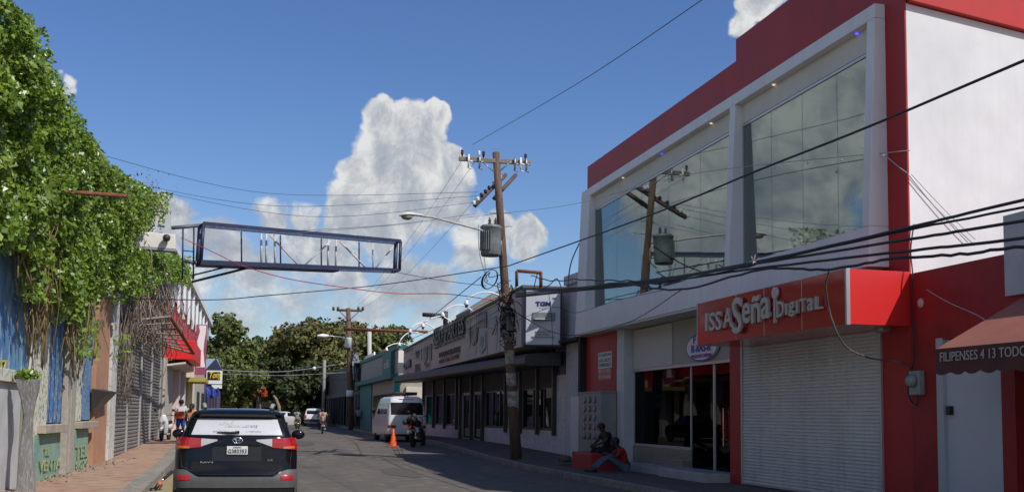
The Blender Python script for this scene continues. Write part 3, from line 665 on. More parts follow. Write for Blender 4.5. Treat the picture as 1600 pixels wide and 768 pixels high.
# painted appliances in relief: fridges, a washer, a fan, a cylinder
app = mat('appliance_grey', (.26, .29, .29), .5, (.18, .2, .2), 4); app2 = mat('appliance_dark', (.09, .1, .1), .5)
def relief(x0, y0, x1, y1, pts, m_=app, nm='appliance_emblem'):
    a = Fp(x0, y0); b = Fp(x1, y0); t = Fp(x0, y1); wv = b-a; hv = Vector((0, 0, t[2]-a[2])); n = Vector((-.05, 0, 0))
    vs = [a+wv*u+hv*v+n for u, v in pts]+[a+wv*u+hv*v for u, v in pts]; k = len(pts)
    m_b = MB(); m_b.add(vs, [tuple(range(k))]+[(i, (i+1) % k, k+(i+1) % k, k+i) for i in range(k)]); return m_b.build(nm, m_, fo)
rect = [(0, 0), (1, 0), (1, 1), (0, 1)]; shield = [(.15, .15), (.5, -.05), (.9, .2), (1, .95), (.1, 1), (0, .6)]
relief(649, 561, 659, 545, rect); relief(662, 570, 668, 540, [(0, .2), (.3, 0), (1, .3), (1, 1), (0, .9)], app2); relief(670, 562, 675, 537, rect, app2); relief(651, 559, 657, 547, rect, app2)
relief(733, 538, 748, 510, shield, app2); relief(749, 552, 760, 516, [(.1, .1), (.4, 0), (1, .25), (1, .95), (.1, 1), (0, .5)]); relief(748.5, 511, 761, 487, rect, app2)
relief(763, 523, 777, 494, [(.0, .5), (.2, .9), (.9, 1), (1, .8), (.9, .5), (.5, 0), (.4, .1), (.6, .4), (.15, .35)]); relief(779, 534, 790, 505, [(.1, 0), (1, .15), (1, .95), (.2, 1), (0, .5)])
relief(751, 545, 758, 524, [(.1, .1), (.9, .3), (.9, .9), (.2, .95)], app2); relief(735, 534, 744, 514, shield)
# perpendicular TGM sign box
tg = thing('projecting_sign', 'tall white TGM sign with navy border facing up the street beside the wooden pole', 'sign', (9.9, 37.8, 4))
# sign face between photo x 818 and 878, facing the camera
a = atY(818, 541, 38.6); b = atY(878, 541, 38.2); t = atY(818, 449, 38.6)
hz = Vector((0, 0, t[2]-a[2])); wv = Vector((b[0]-a[0], b[1]-a[1], 0))
tb = MB(); bk = Vector((0, .35, 0)); tb.hexa([a, b-Vector((0, 0, b[2]-a[2])), a+wv+bk, a+bk, a+hz, a+wv+hz, a+wv+hz+bk, a+hz+bk]); 
tb.build('box', mat('sign_navy', (.012, .014, .045), .5), tg)
fr_ = Vector((0, -.012, 0)); i0 = .055; i1 = .035
A_ = a+wv*i0+hz*i1+fr_
tb = MB(); tb.hexa([A_, A_+wv*(1-2*i0), A_+wv*(1-2*i0)-fr_*.8, A_-fr_*.8, A_+hz*(1-2*i1), A_+hz*(1-2*i1)+wv*(1-2*i0), A_+hz*(1-2*i1)+wv*(1-2*i0)-fr_*.8, A_+hz*(1-2*i1)-fr_*.8])
tb.build('face', mat('sign_face_white', (.62, .65, .7), .5, (.55, .58, .63), 1.5), tg)
def TG(s, u, v, du, dv): return (s, a+wv*u+hz*v+Vector((0, -.02, 0)), wv*du, hz*dv)
texts([TG('TGM', .3, .69, .4, .075)], mat('tgm_blue', (.015, .02, .16), .4), tg, bold=.04)
texts([TG('TGM', .86-.12, .81, .1, .025), TG('MAXIMO AHORRO', .3, .195, .38, .022), TG('DE ENERGIA ELECTRICA', .2, .15, .6, .022), TG('TGM', .58, .24, .12, .022)], ink, tg)
texts([TG('INVERTER', .3, .24, .26, .022)], redink, tg)
sw_ = MB()
for k in range(24):
    t0, t1 = PI*1.02+k*PI*.96/24, PI*1.02+(k+1)*PI*.96/24
    f = lambda t, r: a+wv*(.5+.15*r*math.cos(t))+hz*(.715+.075*r*math.sin(t))+Vector((0, -.018, 0))
    sw_.quad(f(t0, 1), f(t1, 1), f(t1, .88+.1*abs(math.cos(t1))), f(t0, .88+.1*abs(math.cos(t0))))
sw_.build('emblem_arc', mat('arc_grey', (.1, .1, .12), .5), tg)
ac = MB(); c0 = a+wv*.22+hz*.44+Vector((0, -.08, 0)); ac.hexa([c0, c0+wv*.58, c0+wv*.58+Vector((0, .07, 0)), c0+Vector((0, .07, 0)), c0+hz*.14+Vector((0,.03,0)), c0+hz*.14+wv*.6+Vector((0,.03,0)), c0+hz*.14+wv*.6+Vector((0, .07, 0)), c0+hz*.14+Vector((0, .07, 0))])
aco = ac.build('air_conditioner_emblem', mat('ac_grey', (.2, .23, .23), .4, (.13, .15, .15), 5), tg, bev=.02)
ac = MB(); ac.box(c0+wv*.02+hz*.015+Vector((0, -.01, 0)), c0+wv*.5+hz*.03+Vector((0, -.003, 0))); ac.build('vent', mat('vent_white', (.6, .6, .6), .4), aco)
m_n = MB(); wbox(m_n, 38.62, 39.6, 3.0, 4.2, -.02, .2); m_n.build('navy_panel', navy, ps)
# rusty frame on top
rf = thing('sign_frame', 'empty rusty square frame standing above the TGM sign', 'frame', (9.7, 38.8, 6.1))
mb = MB(); q = [atY(808, 447, 38.9), atY(808, 422, 38.9), atY(846, 425, 38.9), atY(846, 448, 38.9)]
for i in range(3): mb.tube([q[i], q[i+1]], .045, 4)
for i in range(3): mb.tube([q[i]+Vector((.05, .4, 0)), q[i+1]+Vector((.05, .4, 0))], .03, 4)
mb.tube([q[1], q[1]+Vector((.05, .4, 0))], .03, 4); mb.tube([q[2], q[2]+Vector((.05, .4, 0))], .03, 4)
mb.build('bars', rust, rf)
# arched sign lights
ords = ['nearest', 'second', 'third', 'fourth', 'fifth', 'farthest']
whitem = mat('white_enamel', (.8, .8, .8), .3)
for i, (hx, hy, kx, ky, bx, by) in enumerate([(729, 468, 757, 456, 786, 460), (692, 487, 718, 476, 741, 481), (661, 504, 688, 494, 707, 497), (641, 513, 662, 504, 683, 509), (624, 534, 640, 519, 662, 523), (604, 542, 622, 536, 641, 541)]):
    b = Fp(bx, by); Y = b[1]; h = atY(hx, hy, Y-.1*(b[1]-39)/8); k = atY(kx, ky, Y)
    b[2] = zT(b[1])+.05 if i < 4 else b[2]
    t = thing('arched_light', f'white arched sign light over the grey fascia, {ords[i]} of the row of six', 'light', tuple(b), group='arched sign lights along the grey fascia')
    pts = []
    for s in np.linspace(0, 1, 13):
        pts.append(b*(1-s)**2+(2*k-(b+h)/2)*(2*s*(1-s))+h*s**2)
    MB().tube(pts, .028, 6).build('arm', whitem, t)
    l = MB(); l.lathe([(.02, .1), (.06, .05), (.11, -.09), (.1, -.1)], tuple(h+Vector((0, 0, -.1))), 'z', 12); l.build('lamp_head', whitem, t)
    MB().box(h+Vector((-.05, -.05, -.3)), h+Vector((.05, .05, -.19))).build('bulb_housing', dmetal, t)
# steel mast with arm on the roof, and the long beam over the street edge
tm = thing('roof_mast', 'dark T-shaped steel mast standing on the grey shop roof', 'mast', tuple(Fp(696, 505)))
Y = Fp(696, 505)[1]; a = atY(696, 508, Y); b = atY(696, 486, Y); c = atY(660, 491, Y); e = atY(697, 493, Y)
MB().tube([a, b], .12, 4).build('post', dmetal, tm); MB().tube([c, e], .1, 4).build('arm', dmetal, tm)
bm_ = thing('overhead_beam', 'long dark rusty pipe reaching from the far pole to the grey shop roof', 'beam', tuple(atY(668, 518, 66)))
MB().tube([atY(540, 514, 68), atY(668, 518, 66)], .09, 8).build('pipe', rust, bm_)
MB().tube([atY(612, 520, 67), Fp(646, 529)], .03, 5).tube([atY(640, 517, 66.5), atY(640, 531, 66.5)], .03, 5).build('brace', dmetal, bm_)
# grey gable roof seen behind fascia
mb = MB(); a = W(745, 470)
gb = thing('rear_gable', 'grey gabled rear block rising just behind the lettered fascia', 'building', (13, 42, 0))
p = [atY(735, 482, 56), atY(790, 449, 56), atY(822, 452, 56), atY(905, 445, 56)]
mb.prism([(p[0][0], 3), (p[0][0], p[0][2]), (p[1][0], p[1][2]+.02), (p[2][0]+3, p[1][2]+.05), (p[2][0]+3, 3)], 'y', 56, 60); mb.build('wall', concrete, gb)
# ================================================================= UTILITY POLE (near) 
PB_ = gp(807, 718, .13); PT_ = atY(775, 238, PB_[1])
pole = thing('utility_pole', 'leaning wooden utility pole with crossarms and transformer on the right pavement', 'pole', tuple(PB_))
pp = lambda z: PB_+(PT_-PB_)*((z-PB_[2])/(PT_[2]-PB_[2]))
MB().tube([pp(z) for z in (.2, 2, 4, 6, 8, PT_[2])], [.19, .17, .155, .14, .125, .12], 14).build('post', wood, pole)
xa = atY(717, 247, 35.7); xb = atY(829, 254, 35.7)
arm = MB(); dv = (xb-xa).normalized(); c1 = xa+Vector((0, -.06, -.09)); c2 = xb+Vector((0, -.06, -.09))
arm.hexa([c1, c2, c2+Vector((0, .11, 0)), c1+Vector((0, .11, 0)), c1+Vector((0, 0, .14)), c2+Vector((0, 0, .14)), c2+Vector((0, .11, .14)), c1+Vector((0, .11, .14))])
armo = arm.build('crossarm', mat('crossarm_wood', (.28, .23, .18), .85, (.2, .15, .11), 5, bump=.3, stretch=(.3, 3, 3)), pole, bev=.008)
for px in (722, 731, 748, 755, 803, 812, 821):
    t = (px-717)/112.; p = xa+(xb-xa)*t
    l = MB()
    if px in (722, 755, 821, 748): l.lathe([(.015, 0), (.04, .1), (.06, .13), (.03, .16), (.06, .19), (.03, .24)], tuple(p+Vector((0, 0, .05))), 'z', 10)
    l.build('insulator', black if px != 748 else porc, armo) if l.v else None
    if px in (731, 748, 803, 812, 821):
        l = MB(); q = p+Vector((0, -.12, 0)); l.tube([q+Vector((0, 0, .12)), q+Vector((0, 0, -.32))], .035, 6); l.tube([q+Vector((.0, -.02, -.1)), q+Vector((.13, -.02, -.12))], .03, 6); l.tube([q+Vector((-.05, 0, -.3)), q+Vector((.1, 0, -.36))], .025, 6)
        l.build('fuse_cutout', porc if px in (731, 812) else steel, armo)
for a_, b_ in (((733+20, 252), (774, 270)), ((799, 252), (782, 266))):
    MB().tube([atY(*a_, 35.65), atY(*b_, 35.7)], .022, 5).build('brace', steel, pole)
# lower slanting arms with insulators
l1a, l1b = atY(742, 321, 35.0), atY(790, 273, 36.7); l2a, l2b = atY(772, 310, 36.2), atY(806, 273, 37.3)
for a_, b_ in ((l1a, l1b), (l2a, l2b)):
    MB().tube([a_, b_], .085, 4).build('slanted_arm', mat('slant_arm_wood', (.07, .05, .045), .85, (.12, .09, .075), 6, bump=.3), pole)
for k, t in enumerate((0, .12, .24, .36, .48, .62, .72, .84)):
    p = l1a+(l1b-l1a)*t+Vector((-.05, -.08, .06))
    MB().lathe([(.02, -.06), (.07, -.03), (.04, 0), (.075, .03), (.03, .08)], tuple(p), 'z', 10).build('insulator', porc if k in (0, 1, 5, 6, 7) else black, pole)
for z in (7.9, 8.35): MB().tube([pp(z)+Vector((-.3, .3, 0)), pp(z)+Vector((.45, .3, .05))], .015, 5).build('bolt', steel, pole)
# transformer
tc_ = atY(767, 374, 35.4)
tr = MB(); tr.lathe([(.30, -.55), (.33, -.5), (.34, -.1), (.34, .35), (.36, .37), (.36, .42), (.3, .47), (.1, .5)], tuple(tc_), 'z', 20)
tro = tr.build('transformer', mat('transformer_grey', (.2, .22, .23), .45, (.13, .15, .16), 5, bump=.05), pole)
for k in range(7):
    a_ = PI*1.0+k*.22; x, y = tc_[0]+.35*math.cos(a_), tc_[1]+.35*math.sin(a_)
    MB().box((x-.012, y-.05, tc_[2]-.38), (x+.012, y+.05, tc_[2]+.25)).build('cooling_fin', MATS['transformer_grey'], tro)
for dx in (-.05, .15): MB().lathe([(.04, 0), (.055, .06), (.035, .1), (.055, .14), (.035, .18), (.02, .25)], (tc_[0]+dx, tc_[1], tc_[2]+.48), 'z', 10).build('bushing', dmetal, tro)
MB().tube([tc_+Vector((.2, .1, .2)), pp(tc_[2]+.2)], .04, 5).tube([tc_+Vector((.2, .1, -.3)), pp(tc_[2]-.3)], .04, 5).build('bracket', steel, tro)
# street lamp on the pole: part with its own head
lp = thing('street_lamp', 'near street lamp, cobra head on a long curved arm fixed to the wooden pole', 'street lamp', tuple(atY(786, 377, 35.6)))
P_ = [atY(784, 400, 35.6), atY(783, 378, 35.6), atY(776, 366, 35.5), atY(760, 362, 35.3), atY(740, 356, 35.1), atY(710, 348, 34.8), atY(675, 339, 34.5), atY(657, 337, 34.3)]
MB().tube(P_, .035, 8).build('arm', mat('lamp_arm_paint', (.55, .54, .5), .5, (.35, .3, .25), 8), lp)
ha, hb = atY(660, 337, 34.3), atY(624, 337, 34.1); u = (hb-ha)
hd = MB()
prof = [(0, .05, .05, 0), (.12, .08, .06, .01), (.3, .11, .07, .02), (.6, .16, .10, .03), (.85, .15, .08, .02), (1, .05, .03, 0)]
vs_ = []
for t, wy, hz_, dz in prof:
    c = ha+u*t
    for j in range(12):
        a_ = 2*PI*j/12; vs_.append(c+Vector((0, wy*math.cos(a_), dz+hz_*math.sin(a_)*(1 if math.sin(a_) > 0 else .35))))
hd.add(vs_, [(i*12+j, i*12+(j+1) % 12, (i+1)*12+(j+1) % 12, (i+1)*12+j) for i in range(5) for j in range(12)], 0, True); hd.build('lamp_head', mat('lamp_head_white', (.6, .6, .57), .4), lp)
c = ha+u*.68; MB().ball(c+Vector((0, 0, -.03)), .14, 12, sq=(1.3, .85, .75)).build('lens', mat('lens_glass', (.25, .24, .2), .25), lp)
# posters and band on the pole
for z, h, mt in ((5.0, .25, steel), (3.3, .45, mat('torn_poster', (.4, .36, .28), .9, (.2, .17, .14), 9)), (2.6, .4, mat('torn_poster_white', (.5, .48, .44), .9, (.15, .12, .1), 7)), (4.05, .3, MATS['torn_poster']), (1.9, .5, MATS['torn_poster_white'])):
    c = pp(z); r_ = .19-.009*z; m_ = MB(); vs_ = []
    for j in range(9):
        a_ = PI*1.05+j*PI*.75/8
        for q in (0, 1): cc = pp(z+h*q+random.uniform(-.03, .03)); vs_.append((cc[0]+(r_+.008)*math.cos(a_), cc[1]+(r_+.008)*math.sin(a_), cc[2]))
    m_.add(vs_, [(2*i, 2*i+2, 2*i+3, 2*i+1) for i in range(8)], 0, True); m_.build('poster', mt, pole)
# tangle of cables strapped to the pole
tg_ = thing('cable_tangle', 'messy tangle of black cables and coils strapped round the wooden pole', 'cables', tuple(pp(5)))
m_ = MB()
for k in range(46):
    z0 = random.uniform(4.2, 5.9); c = pp(z0); pts = []; a_ = random.uniform(0, 2*PI); h = random.uniform(-.9, .3)
    for s in range(7):
        r_ = .16+.13*random.random(); pts.append(pp(z0+h*s/6)+Vector((r_*math.cos(a_+s*.5), r_*math.sin(a_+s*.5), random.uniform(-.07, .07))))
    m_.tube(pts, random.choice((.012, .018, .026)), 5)
for k in range(10):
    c = pp(random.uniform(4.3, 5.2)); x = random.uniform(-.5, .9); y = -.3; m_.tube([c+Vector((0, y, .2)), c+Vector((x*.4, y, random.uniform(0, .4))), c+Vector((x, y, random.uniform(-.9, .3)))], .01, 4)
m_.build('cables', cable, tg_)
m_ = MB()
c = atY(765, 436, 35.3); 
for k in range(4): m_.tube([c+Vector((.28*math.cos(a_)*(1-.05*k), -.02*k, .3*math.sin(a_)+.12*math.cos(a_))) for a_ in np.linspace(0, 2*PI, 20)], .012, 4)
m_.build('coil', cable, tg_)
jg = mat('junction_grey', (.14, .14, .12), .6)
for k in range(5): MB().box(pp(4.3+k*.3)+Vector((-.24, -.2, 0)), pp(4.3+k*.3)+Vector((-.05, -.12, .12))).build('junction_box', jg, tg_)
MB().box(pp(4.5)+Vector((-.1, -.26, -.1)), pp(4.5)+Vector((.12, -.17, .35))).build('junction_box', jg, tg_)
# ================================================================= WIRES
def wire(pts, r, label, m_=cable, sag=0., name='overhead_cable', cat='cable', group=None, n=5, wob=0.):
    P = [Vector(p) for p in pts]; out = []
    if sag is not None and len(P) == 2:
        k = 24
        for i in range(k+1):
            t = i/k; out.append(P[0]*(1-t)+P[1]*t+Vector((0, 0, -sag*4*t*(1-t)))+Vector((0, 0, random.uniform(-wob, wob))))
    else:
        for i in range(len(P)-1):       # Catmull-Rom
            p0, p1, p2, p3 = P[max(i-1, 0)], P[i], P[i+1], P[min(i+2, len(P)-1)]
            for s in range(8):
                t = s/8; out.append(.5*((2*p1)+(p2-p0)*t+(2*p0-5*p1+4*p2-p3)*t*t+(3*p1-p0-3*p2+p3)*t**3)+Vector((0, 0, random.uniform(-wob, wob))))
        out.append(P[-1])
    return tag(MB().tube(out, r, n).build(name, m_), label, cat, group)
X8 = lambda px, py, X=8.0: atX(px, py, X)
def ext(a, b, y):      # extend a line past the photo edge, towards the next pole behind the camera
    t = (y-a[1])/(b[1]-a[1]); return a+(b-a)*t
nxt = -8
a = X8(795, 415, 8.25); b = X8(1600, 95, 8.1)
wire([atP(138, 465, (-4.15, 22), (-3.3, 60)), atY(330, 468, 37.6), atY(420, 461, 36.5), atY(600, 444, 37.8), a], .016, 'black cable crossing the street from the vine-covered wall to the wooden pole')
wire([a, X8(1000, 342, 7.95), X8(1180, 268, 8), X8(1350, 201, 8.1), b, ext(X8(1350, 201, 8.1), b, 2)], .019, 'single thick black cable rising across the framed shop windows')
L0 = [(806, 462), (1000, 441), (1180, 410)]
ends = [((1420, 355), (1600, 312)), ((1420, 359), (1600, 324)), ((1420, 374), (1600, 345)), ((1420, 392), (1600, 372))]
labs = ['topmost', 'second', 'third', 'fourth']
for k, (m1, m2) in enumerate(ends):
    dx = .03*k
    pts = [X8(806, 458+2*k, 8.35), X8(1000, 439+1.6*k, 8.2), X8(1180, 409+1.5*k+(6 if k == 3 else 0), 8.0), X8(*m1, 8.0+dx), X8(*m2, 8.05+dx)]
    pts.append(ext(pts[-2], pts[-1], 2))
    wire(pts, .02 if k != 1 else .016, f'{labs[k]} cable of the thick bundle running past the red box sign to the right edge', sag=None, group='bundle of cables past the box sign', wob=.004)
wire([X8(806, 452, 8.35), X8(900, 452, 8.3), X8(960, 442, 7.9), X8(1060, 452, 7.9), X8(1190, 421, 7.95), X8(1290, 421, 8), X8(1390, 405, 8.05), X8(1500, 397, 8.1), X8(1600, 385, 8.15), X8(1760, 372, 8.2)], .02, 'lowest wavy cable touching the top of the red box sign', sag=None, group='bundle of cables past the box sign', wob=.01)
wire([X8(830, 430, 8.2), X8(860, 438), X8(905, 436), X8(950, 438), X8(1050, 437), X8(1180, 413)], .015, 'short kinked black cable just above the bundle beside the white frame', sag=None, wob=.02)
wire([atY(738, 226, 35.8), atX(900, 132, 7), atX(1097, 0, 7), atX(1200, -70, 7)], .008, 'thin lone wire climbing to the top edge of the sky', sag=None)
wire([atP(445, 365, (-1.65, 40), (5.6, 43)), atY(600, 353, 36), atY(775, 334, 35.9), atX(900, 318, 9.5), atX(1080, 272, 9.9), atX(1422, 235, 10.75)], .008, 'thin wire with beads crossing in front of the framed windows to the white side wall', gcable, sag=None)
mbd = MB()
for px, py in ((1210, 262), (1262, 255), (1315, 250), (1380, 243)): mbd.ball(atX(px, py, 10.1), .02, 6)
tag(mbd.build('wire_bead', gcable), 'small pale beads strung on the thin wire across the upper window', 'bead')
wa = Vector((A[0], A[1]))-o_*.5; wb_ = Vector((B[0], B[1]))-o_*.5
sp_ = lambda px, py: atP(px, py, (A[0], A[1]-.05), (B[0], B[1]-.05))
wire([sp_(1419, 272), sp_(1512, 378)], .009, 'grey cord running down the sunlit white side wall, left of the pair', gcable, sag=.04)
wire([sp_(1424, 272), sp_(1524, 374)], .007, 'grey cord running down the sunlit white side wall, right of the pair', gcable, sag=.03)
wire([atX(1384, 243, 10.7), atX(1417, 270, 10.74)], .009, 'short grey cord crossing the red corner band beside the upper window', gcable, sag=.01)
wire([sp_(1428, 350), sp_(1423, 390), R(1426, 430, 10.75), R(1424, 480, 10.75), R(1428, 560, 10.75), R(1418, 590, 10.75), R(1421, 620, 10.72), R(1432, 632, 10.7), R(1434, 615, 10.7)], .012, 'thin black cable looping down the red wall into the electricity meter', sag=None)
wire([X8(1295, 424, 8), atX(1290, 450, 8.6), atX(1300, 500, 9), atX(1322, 541, 9.5), atX(1360, 559, 10.2), atX(1400, 564, 10.7), R(1424, 576, 10.7)], .016, 'curved grey service cable drooping across the box sign to the red wall', mat('worn_cable', (.25, .24, .22), .5, (.03, .03, .03), 3), sag=None)
wire([R(1448, 452, 10.72), R(1480, 471, 10.6), R(1537, 498, 10.4), R(1533, 516, 10.3)], .007, 'thin pale cord from the red wall to the awning corner', gcable, sag=None)
wire([atP(283, 371, (-3.8, 40), (-1.6, 40)), atY(330, 392, 39), atY(380, 415, 38), atY(450, 435, 36.5), atY(540, 449, 35), atY(620, 458, 37.3), atY(700, 459, 36.3), pp(5.35)+Vector((-.15, -.1, 0))], .014, 'sagging red cable across the street from the white slab to the wooden pole', redcable, sag=None)
wire([pp(5.35)+Vector((-.15, -.15, 0)), pp(5.3)+Vector((.3, -.25, .05)), pp(5.1)+Vector((.5, -.1, .1))], .016, 'short loose end of red cable wrapped round the wooden pole', redcable, sag=None)
wire([atY(620, 425, 42.6), atY(760, 446, 36.3)], .01, 'thin cable from the tip of the blue sign frame to the wooden pole', sag=.05)
wire([atY(752, 432, 35.6), atY(700, 474, 45), atY(630, 530, 66)], .016, 'slanting guy cable from the wooden pole down behind the arched lights', sag=None)
wire([pp(6.3), pp(6.3)+Vector((-.5, -.05, -.15)), atY(765, 425, 35.3), atY(758, 440, 35.3), atY(785, 449, 35.5)], .014, 'looped black drop cable hanging under the transformer', sag=None)
for k, x in enumerate((748, 755)):
    wire([atY(x, 350, 35.3), atY(x+1, 395, 35.3), atY(x+14-8*k, 440, 35.3)], .009, ('left' if k == 0 else 'right')+' of two thin wires hanging beside the transformer', sag=None)
Lw = lambda px, py: atP(px, py, (-4.15, 22), (-3.3, 60))
for k, (a_, mid, b_, lb) in enumerate([((150, 240), (420, 302), (748, 300), 'highest'), ((225, 290), (440, 322), (745, 306), 'second highest'), ((240, 297), (480, 338), (742, 316), 'third highest'), ((430, 362), (600, 352), (742, 334), 'lowest')]):
    A3 = Lw(*a_) if k < 3 else atY(430, 362, 41); 
    wire([A3, atY(*mid, 36), atY(*b_, 35.5)], .0065, f'{lb} of four thin wires from the left roofs to the slanted arm', sag=None, group='thin wires left of the wooden pole')
fp2 = lambda px, py: atY(px, py, 88)
for k, (a_, b_) in enumerate((((722, 250), (540, 483)), ((742, 252), (548, 483)), ((752, 300), (552, 486)))):
    A3, B3 = atY(*a_, 35.6), fp2(*b_)
    wire([A3, B3], .006, ('left', 'middle', 'right')[k]+' of three thin wires descending from the wooden pole to the far pole', sag=.7, group='thin wires to the far pole')
wire([X8(905, 380, 9.6), X8(893, 408, 9), X8(888, 438, 8.2), X8(890, 452, 8)], .018, 'short thick cable curving down from the white frame corner to the bundle', sag=None)
wire([pp(5.2), X8(855, 515, 9), X8(905, 523, 9.4), X8(985, 502, 9.4), X8(1065, 452, 8.2)], .01, 'long thin cable sagging below the white frame to the bundle', sag=None)
wire([pp(4.6), atX(862, 480, 9.6), atX(900, 488, 10), atX(960, 470, 9.5), X8(1040, 452, 8.6)], .008, 'thin slack wire in front of the TGM sign', sag=None)
wire([atX(840, 425, 8.2), atX(835, 455, 8.4), atX(858, 445, 8.6), atX(870, 435, 8.4), X8(878, 452)], .014, 'tangled short cable over the top of the TGM sign', sag=None)
wire([atX(856, 448, 8.9), atX(862, 500, 9), atX(862, 545, 9.2), atX(850, 558, 9.3)], .009, 'thin vertical wire hanging over the TGM sign', sag=None)
for k in range(3):
    wire([X8(800, 455+8*k, 8.4), Fp(760, 475+12*k)+Vector((-.15, 0, 0)), Fp(715, 500+13*k)+Vector((-.15, 0, 0)), Fp(645, 530+12*k)+Vector((-.15, 0, 0))], .014, ('top', 'middle', 'bottom')[k]+' of three cables running along the lettered fascia', sag=None, group='cables along the fascia')
for k in range(5):
    x = (742, 752, 770, 785, 790)[k]
    wire([Fp(x, 488+4*k)+Vector((-.2, 0, 0)), Fp(x+2, 520)+Vector((-.25, 0, 0)), Fp(x-1, 545+(k % 3)*8)+Vector((-.2, 0, 0))], .009, 'loose cable end hanging down over the fascia emblems', sag=None, group='loose cable ends on the fascia')
for k, (y0, y1, y2) in enumerate(((577, 580, 566), (583, 586, 581), (590, 593, 592))):
    wire([atY(335, y0, 95), atY(440, y1, 92), atY(545, y2, 90)], .02 if k else .03, ('upper', 'middle', 'lower')[k]+' far cable crossing the street in front of the trees', gcable if k < 2 else cable, sag=None, group='far cables in front of the trees')
MB_ = MB().ball(atY(491, 575, 91), .16, 8); tag(MB_.build('hanging_lamp', porc), 'small white lamp hanging on the far cable before the trees', 'lamp')
bag = MB()
c = X8(1177, 408, 7.95)
for k in range(7): bag.tube([c, c+Vector((random.uniform(-.06, .06), random.uniform(-.1, .1), random.uniform(-.12, .12)))], [.012, .002], 4)
tag(bag.build('plastic_scrap', mat('scrap_white', (.6, .5, .45), .7)), 'scrap of pale plastic caught on the cable bundle left of the box sign', 'scrap')
# ================================================================= FAR UTILITY POLE
p2 = thing('utility_pole', 'far dark utility pole with white canister and crossarm before the teal shop', 'pole', (8.65, 90, .4))
b = atY(549, 671, 90); t = atY(544, 481, 90)
MB().tube([b, (b+t)/2, t], [.26, .22, .18], 10).build('post', wood, p2)
MB().tube([atY(526, 484, 90), atY(566, 485, 90)], .1, 4).build('crossarm', wood, p2)
for px in (521, 528, 560, 567): c = atY(px, 483, 90); MB().lathe([(.05, -.1), (.13, 0), (.08, .1), (.12, .2)], tuple(c), 'z', 8).build('insulator', dmetal, p2)
for a_, b_ in (((531, 486), (544, 500)), ((560, 487), (546, 500))): MB().tube([atY(*a_, 89.8), atY(*b_, 89.8)], .03, 4).build('brace', dmetal, p2)
c = atY(544, 535, 89.6); MB().lathe([(.28, -.4), (.28, .35), (.3, .38), (.1, .42)], tuple(c), 'z', 14).build('transformer', porc, p2)
c = atY(547, 614, 89.6); MB().lathe([(.3, -.25), (.3, .25)], tuple(c), 'z', 12).build('metal_band', porc, p2)
m_ = MB()
for k in range(12):
    z = random.uniform(4, 9); m_.tube([Vector((8.5+.05*k % .4, 89.7, z)), Vector((8.5+random.uniform(-.4, .5), 89.6, z-.5)), Vector((8.6+random.uniform(-.3, .3), 89.7, z-1.2))], .03, 4)
m_.build('cables', cable, p2)
sl2 = thing('street_lamp', 'far street lamp with pale head reaching left from the distant pole', 'street lamp', tuple(atY(540, 527, 89.8)))
MB().tube([atY(543, 530, 89.8), atY(532, 526, 89), atY(512, 524, 88)], .05, 6).build('arm', steel, sl2)
a_ = atY(513, 524, 88); b_ = atY(496, 524, 87.5)
MB().tube([a_, (a_+b_)/2, b_], [.1, .16, .08], 8).build('lamp_head', porc, sl2)
pl3 = thing('utility_pole', 'thin pale pole standing against the trees left of the far pole', 'pole', (8.9, 118, .3)); MB().tube([atY(505, 645, 118), atY(507, 562, 118)], [.2, .15], 8).build('post', mat('pale_pole', (.25, .24, .22), .8), pl3)
pl4 = thing('utility_pole', 'pale concrete pole rising behind the teal shop roof', 'pole', (11, 96, .3)); MB().tube([atY(578, 640, 96), atY(577, 515, 96)], [.22, .18], 8).build('post', mat('pale_concrete_pole', (.45, .44, .4), .8), pl4); MB().tube([atY(572, 518, 96), atY(583, 514, 96)], .07, 4).build('crossarm', steel, pl4)
# ================================================================= BLUE SIGN FRAME over the street
fr0, fr1 = (-1.65, 40), (5.62, 43)
Q = lambda px, py: atP(px, py, fr0, fr1)
sf = thing('sign_frame', 'empty blue steel billboard frame reaching over the street from the left roofs', 'frame', (-3, 40, 7))
dep = Vector((.12, -.42, 0))
wpaint = mat('matt_white_paint', (.6, .6, .58), .85, (.45, .44, .42), 6)
bluep = mat('frame_blue_paint', (.03, .055, .14), .5, (.07, .12, .25), 6, col3=(.08, .05, .05)); 
def beam(a, b, w_, h_): 
    m = MB(); d_ = (b-a).normalized(); n = Vector((-d_[1], d_[0], 0)).normalized()*w_/2; h = Vector((0, 0, h_/2))
    m.hexa([a-n-h, a+n-h, b+n-h, b-n-h, a-n+h, a+n+h, b+n+h, b-n+h]) if abs(d_[2]) < .9 else m.tube([a, b], w_*.7, 4); return m
tl, tr_, bl, br = Q(313, 352), Q(619, 379), Q(309, 411), Q(617, 424)
for nm, a_, b_ in (('top_beam', tl, tr_), ('bottom_beam', bl, br)):
    o1 = beam(a_, b_, .11, .13).build(nm, bluep, sf); o2 = beam(a_+dep+Vector((0, 0, .02)), b_+dep+Vector((0, 0, .02)), .1, .1).build(nm, navy, sf)
beam(Q(309, 414), Q(525, 423), .5, .09).build('catwalk', navy, sf)
for a_, b_ in ((tl, bl), (tr_, br)):
    MB().tube([a_, b_], .085, 4).build('end_post', bluep, sf); MB().tube([a_+dep, b_+dep], .06, 4).build('end_post', navy, sf); MB().tube([a_, a_+dep], .05, 4).tube([b_, b_+dep], .05, 4).build('end_post', navy, sf)
for x, y in ((377, 377.5), (408, 408.5), (416, 416), (429, 430), (438, 438.5), (502, 502), (513, 512.5), (525, 524.5), (561, 561), (582, 583)):
    ty = 356+(x-313)*.0883; by = 411+(y-309)*.043
    MB().tube([Q(x, ty), Q(y, by)], .028 if x not in (408, 416, 429, 525, 513) else .04, 5).build('upright', wpaint if x in (408, 416, 429, 513, 525, 582) else navy, sf)
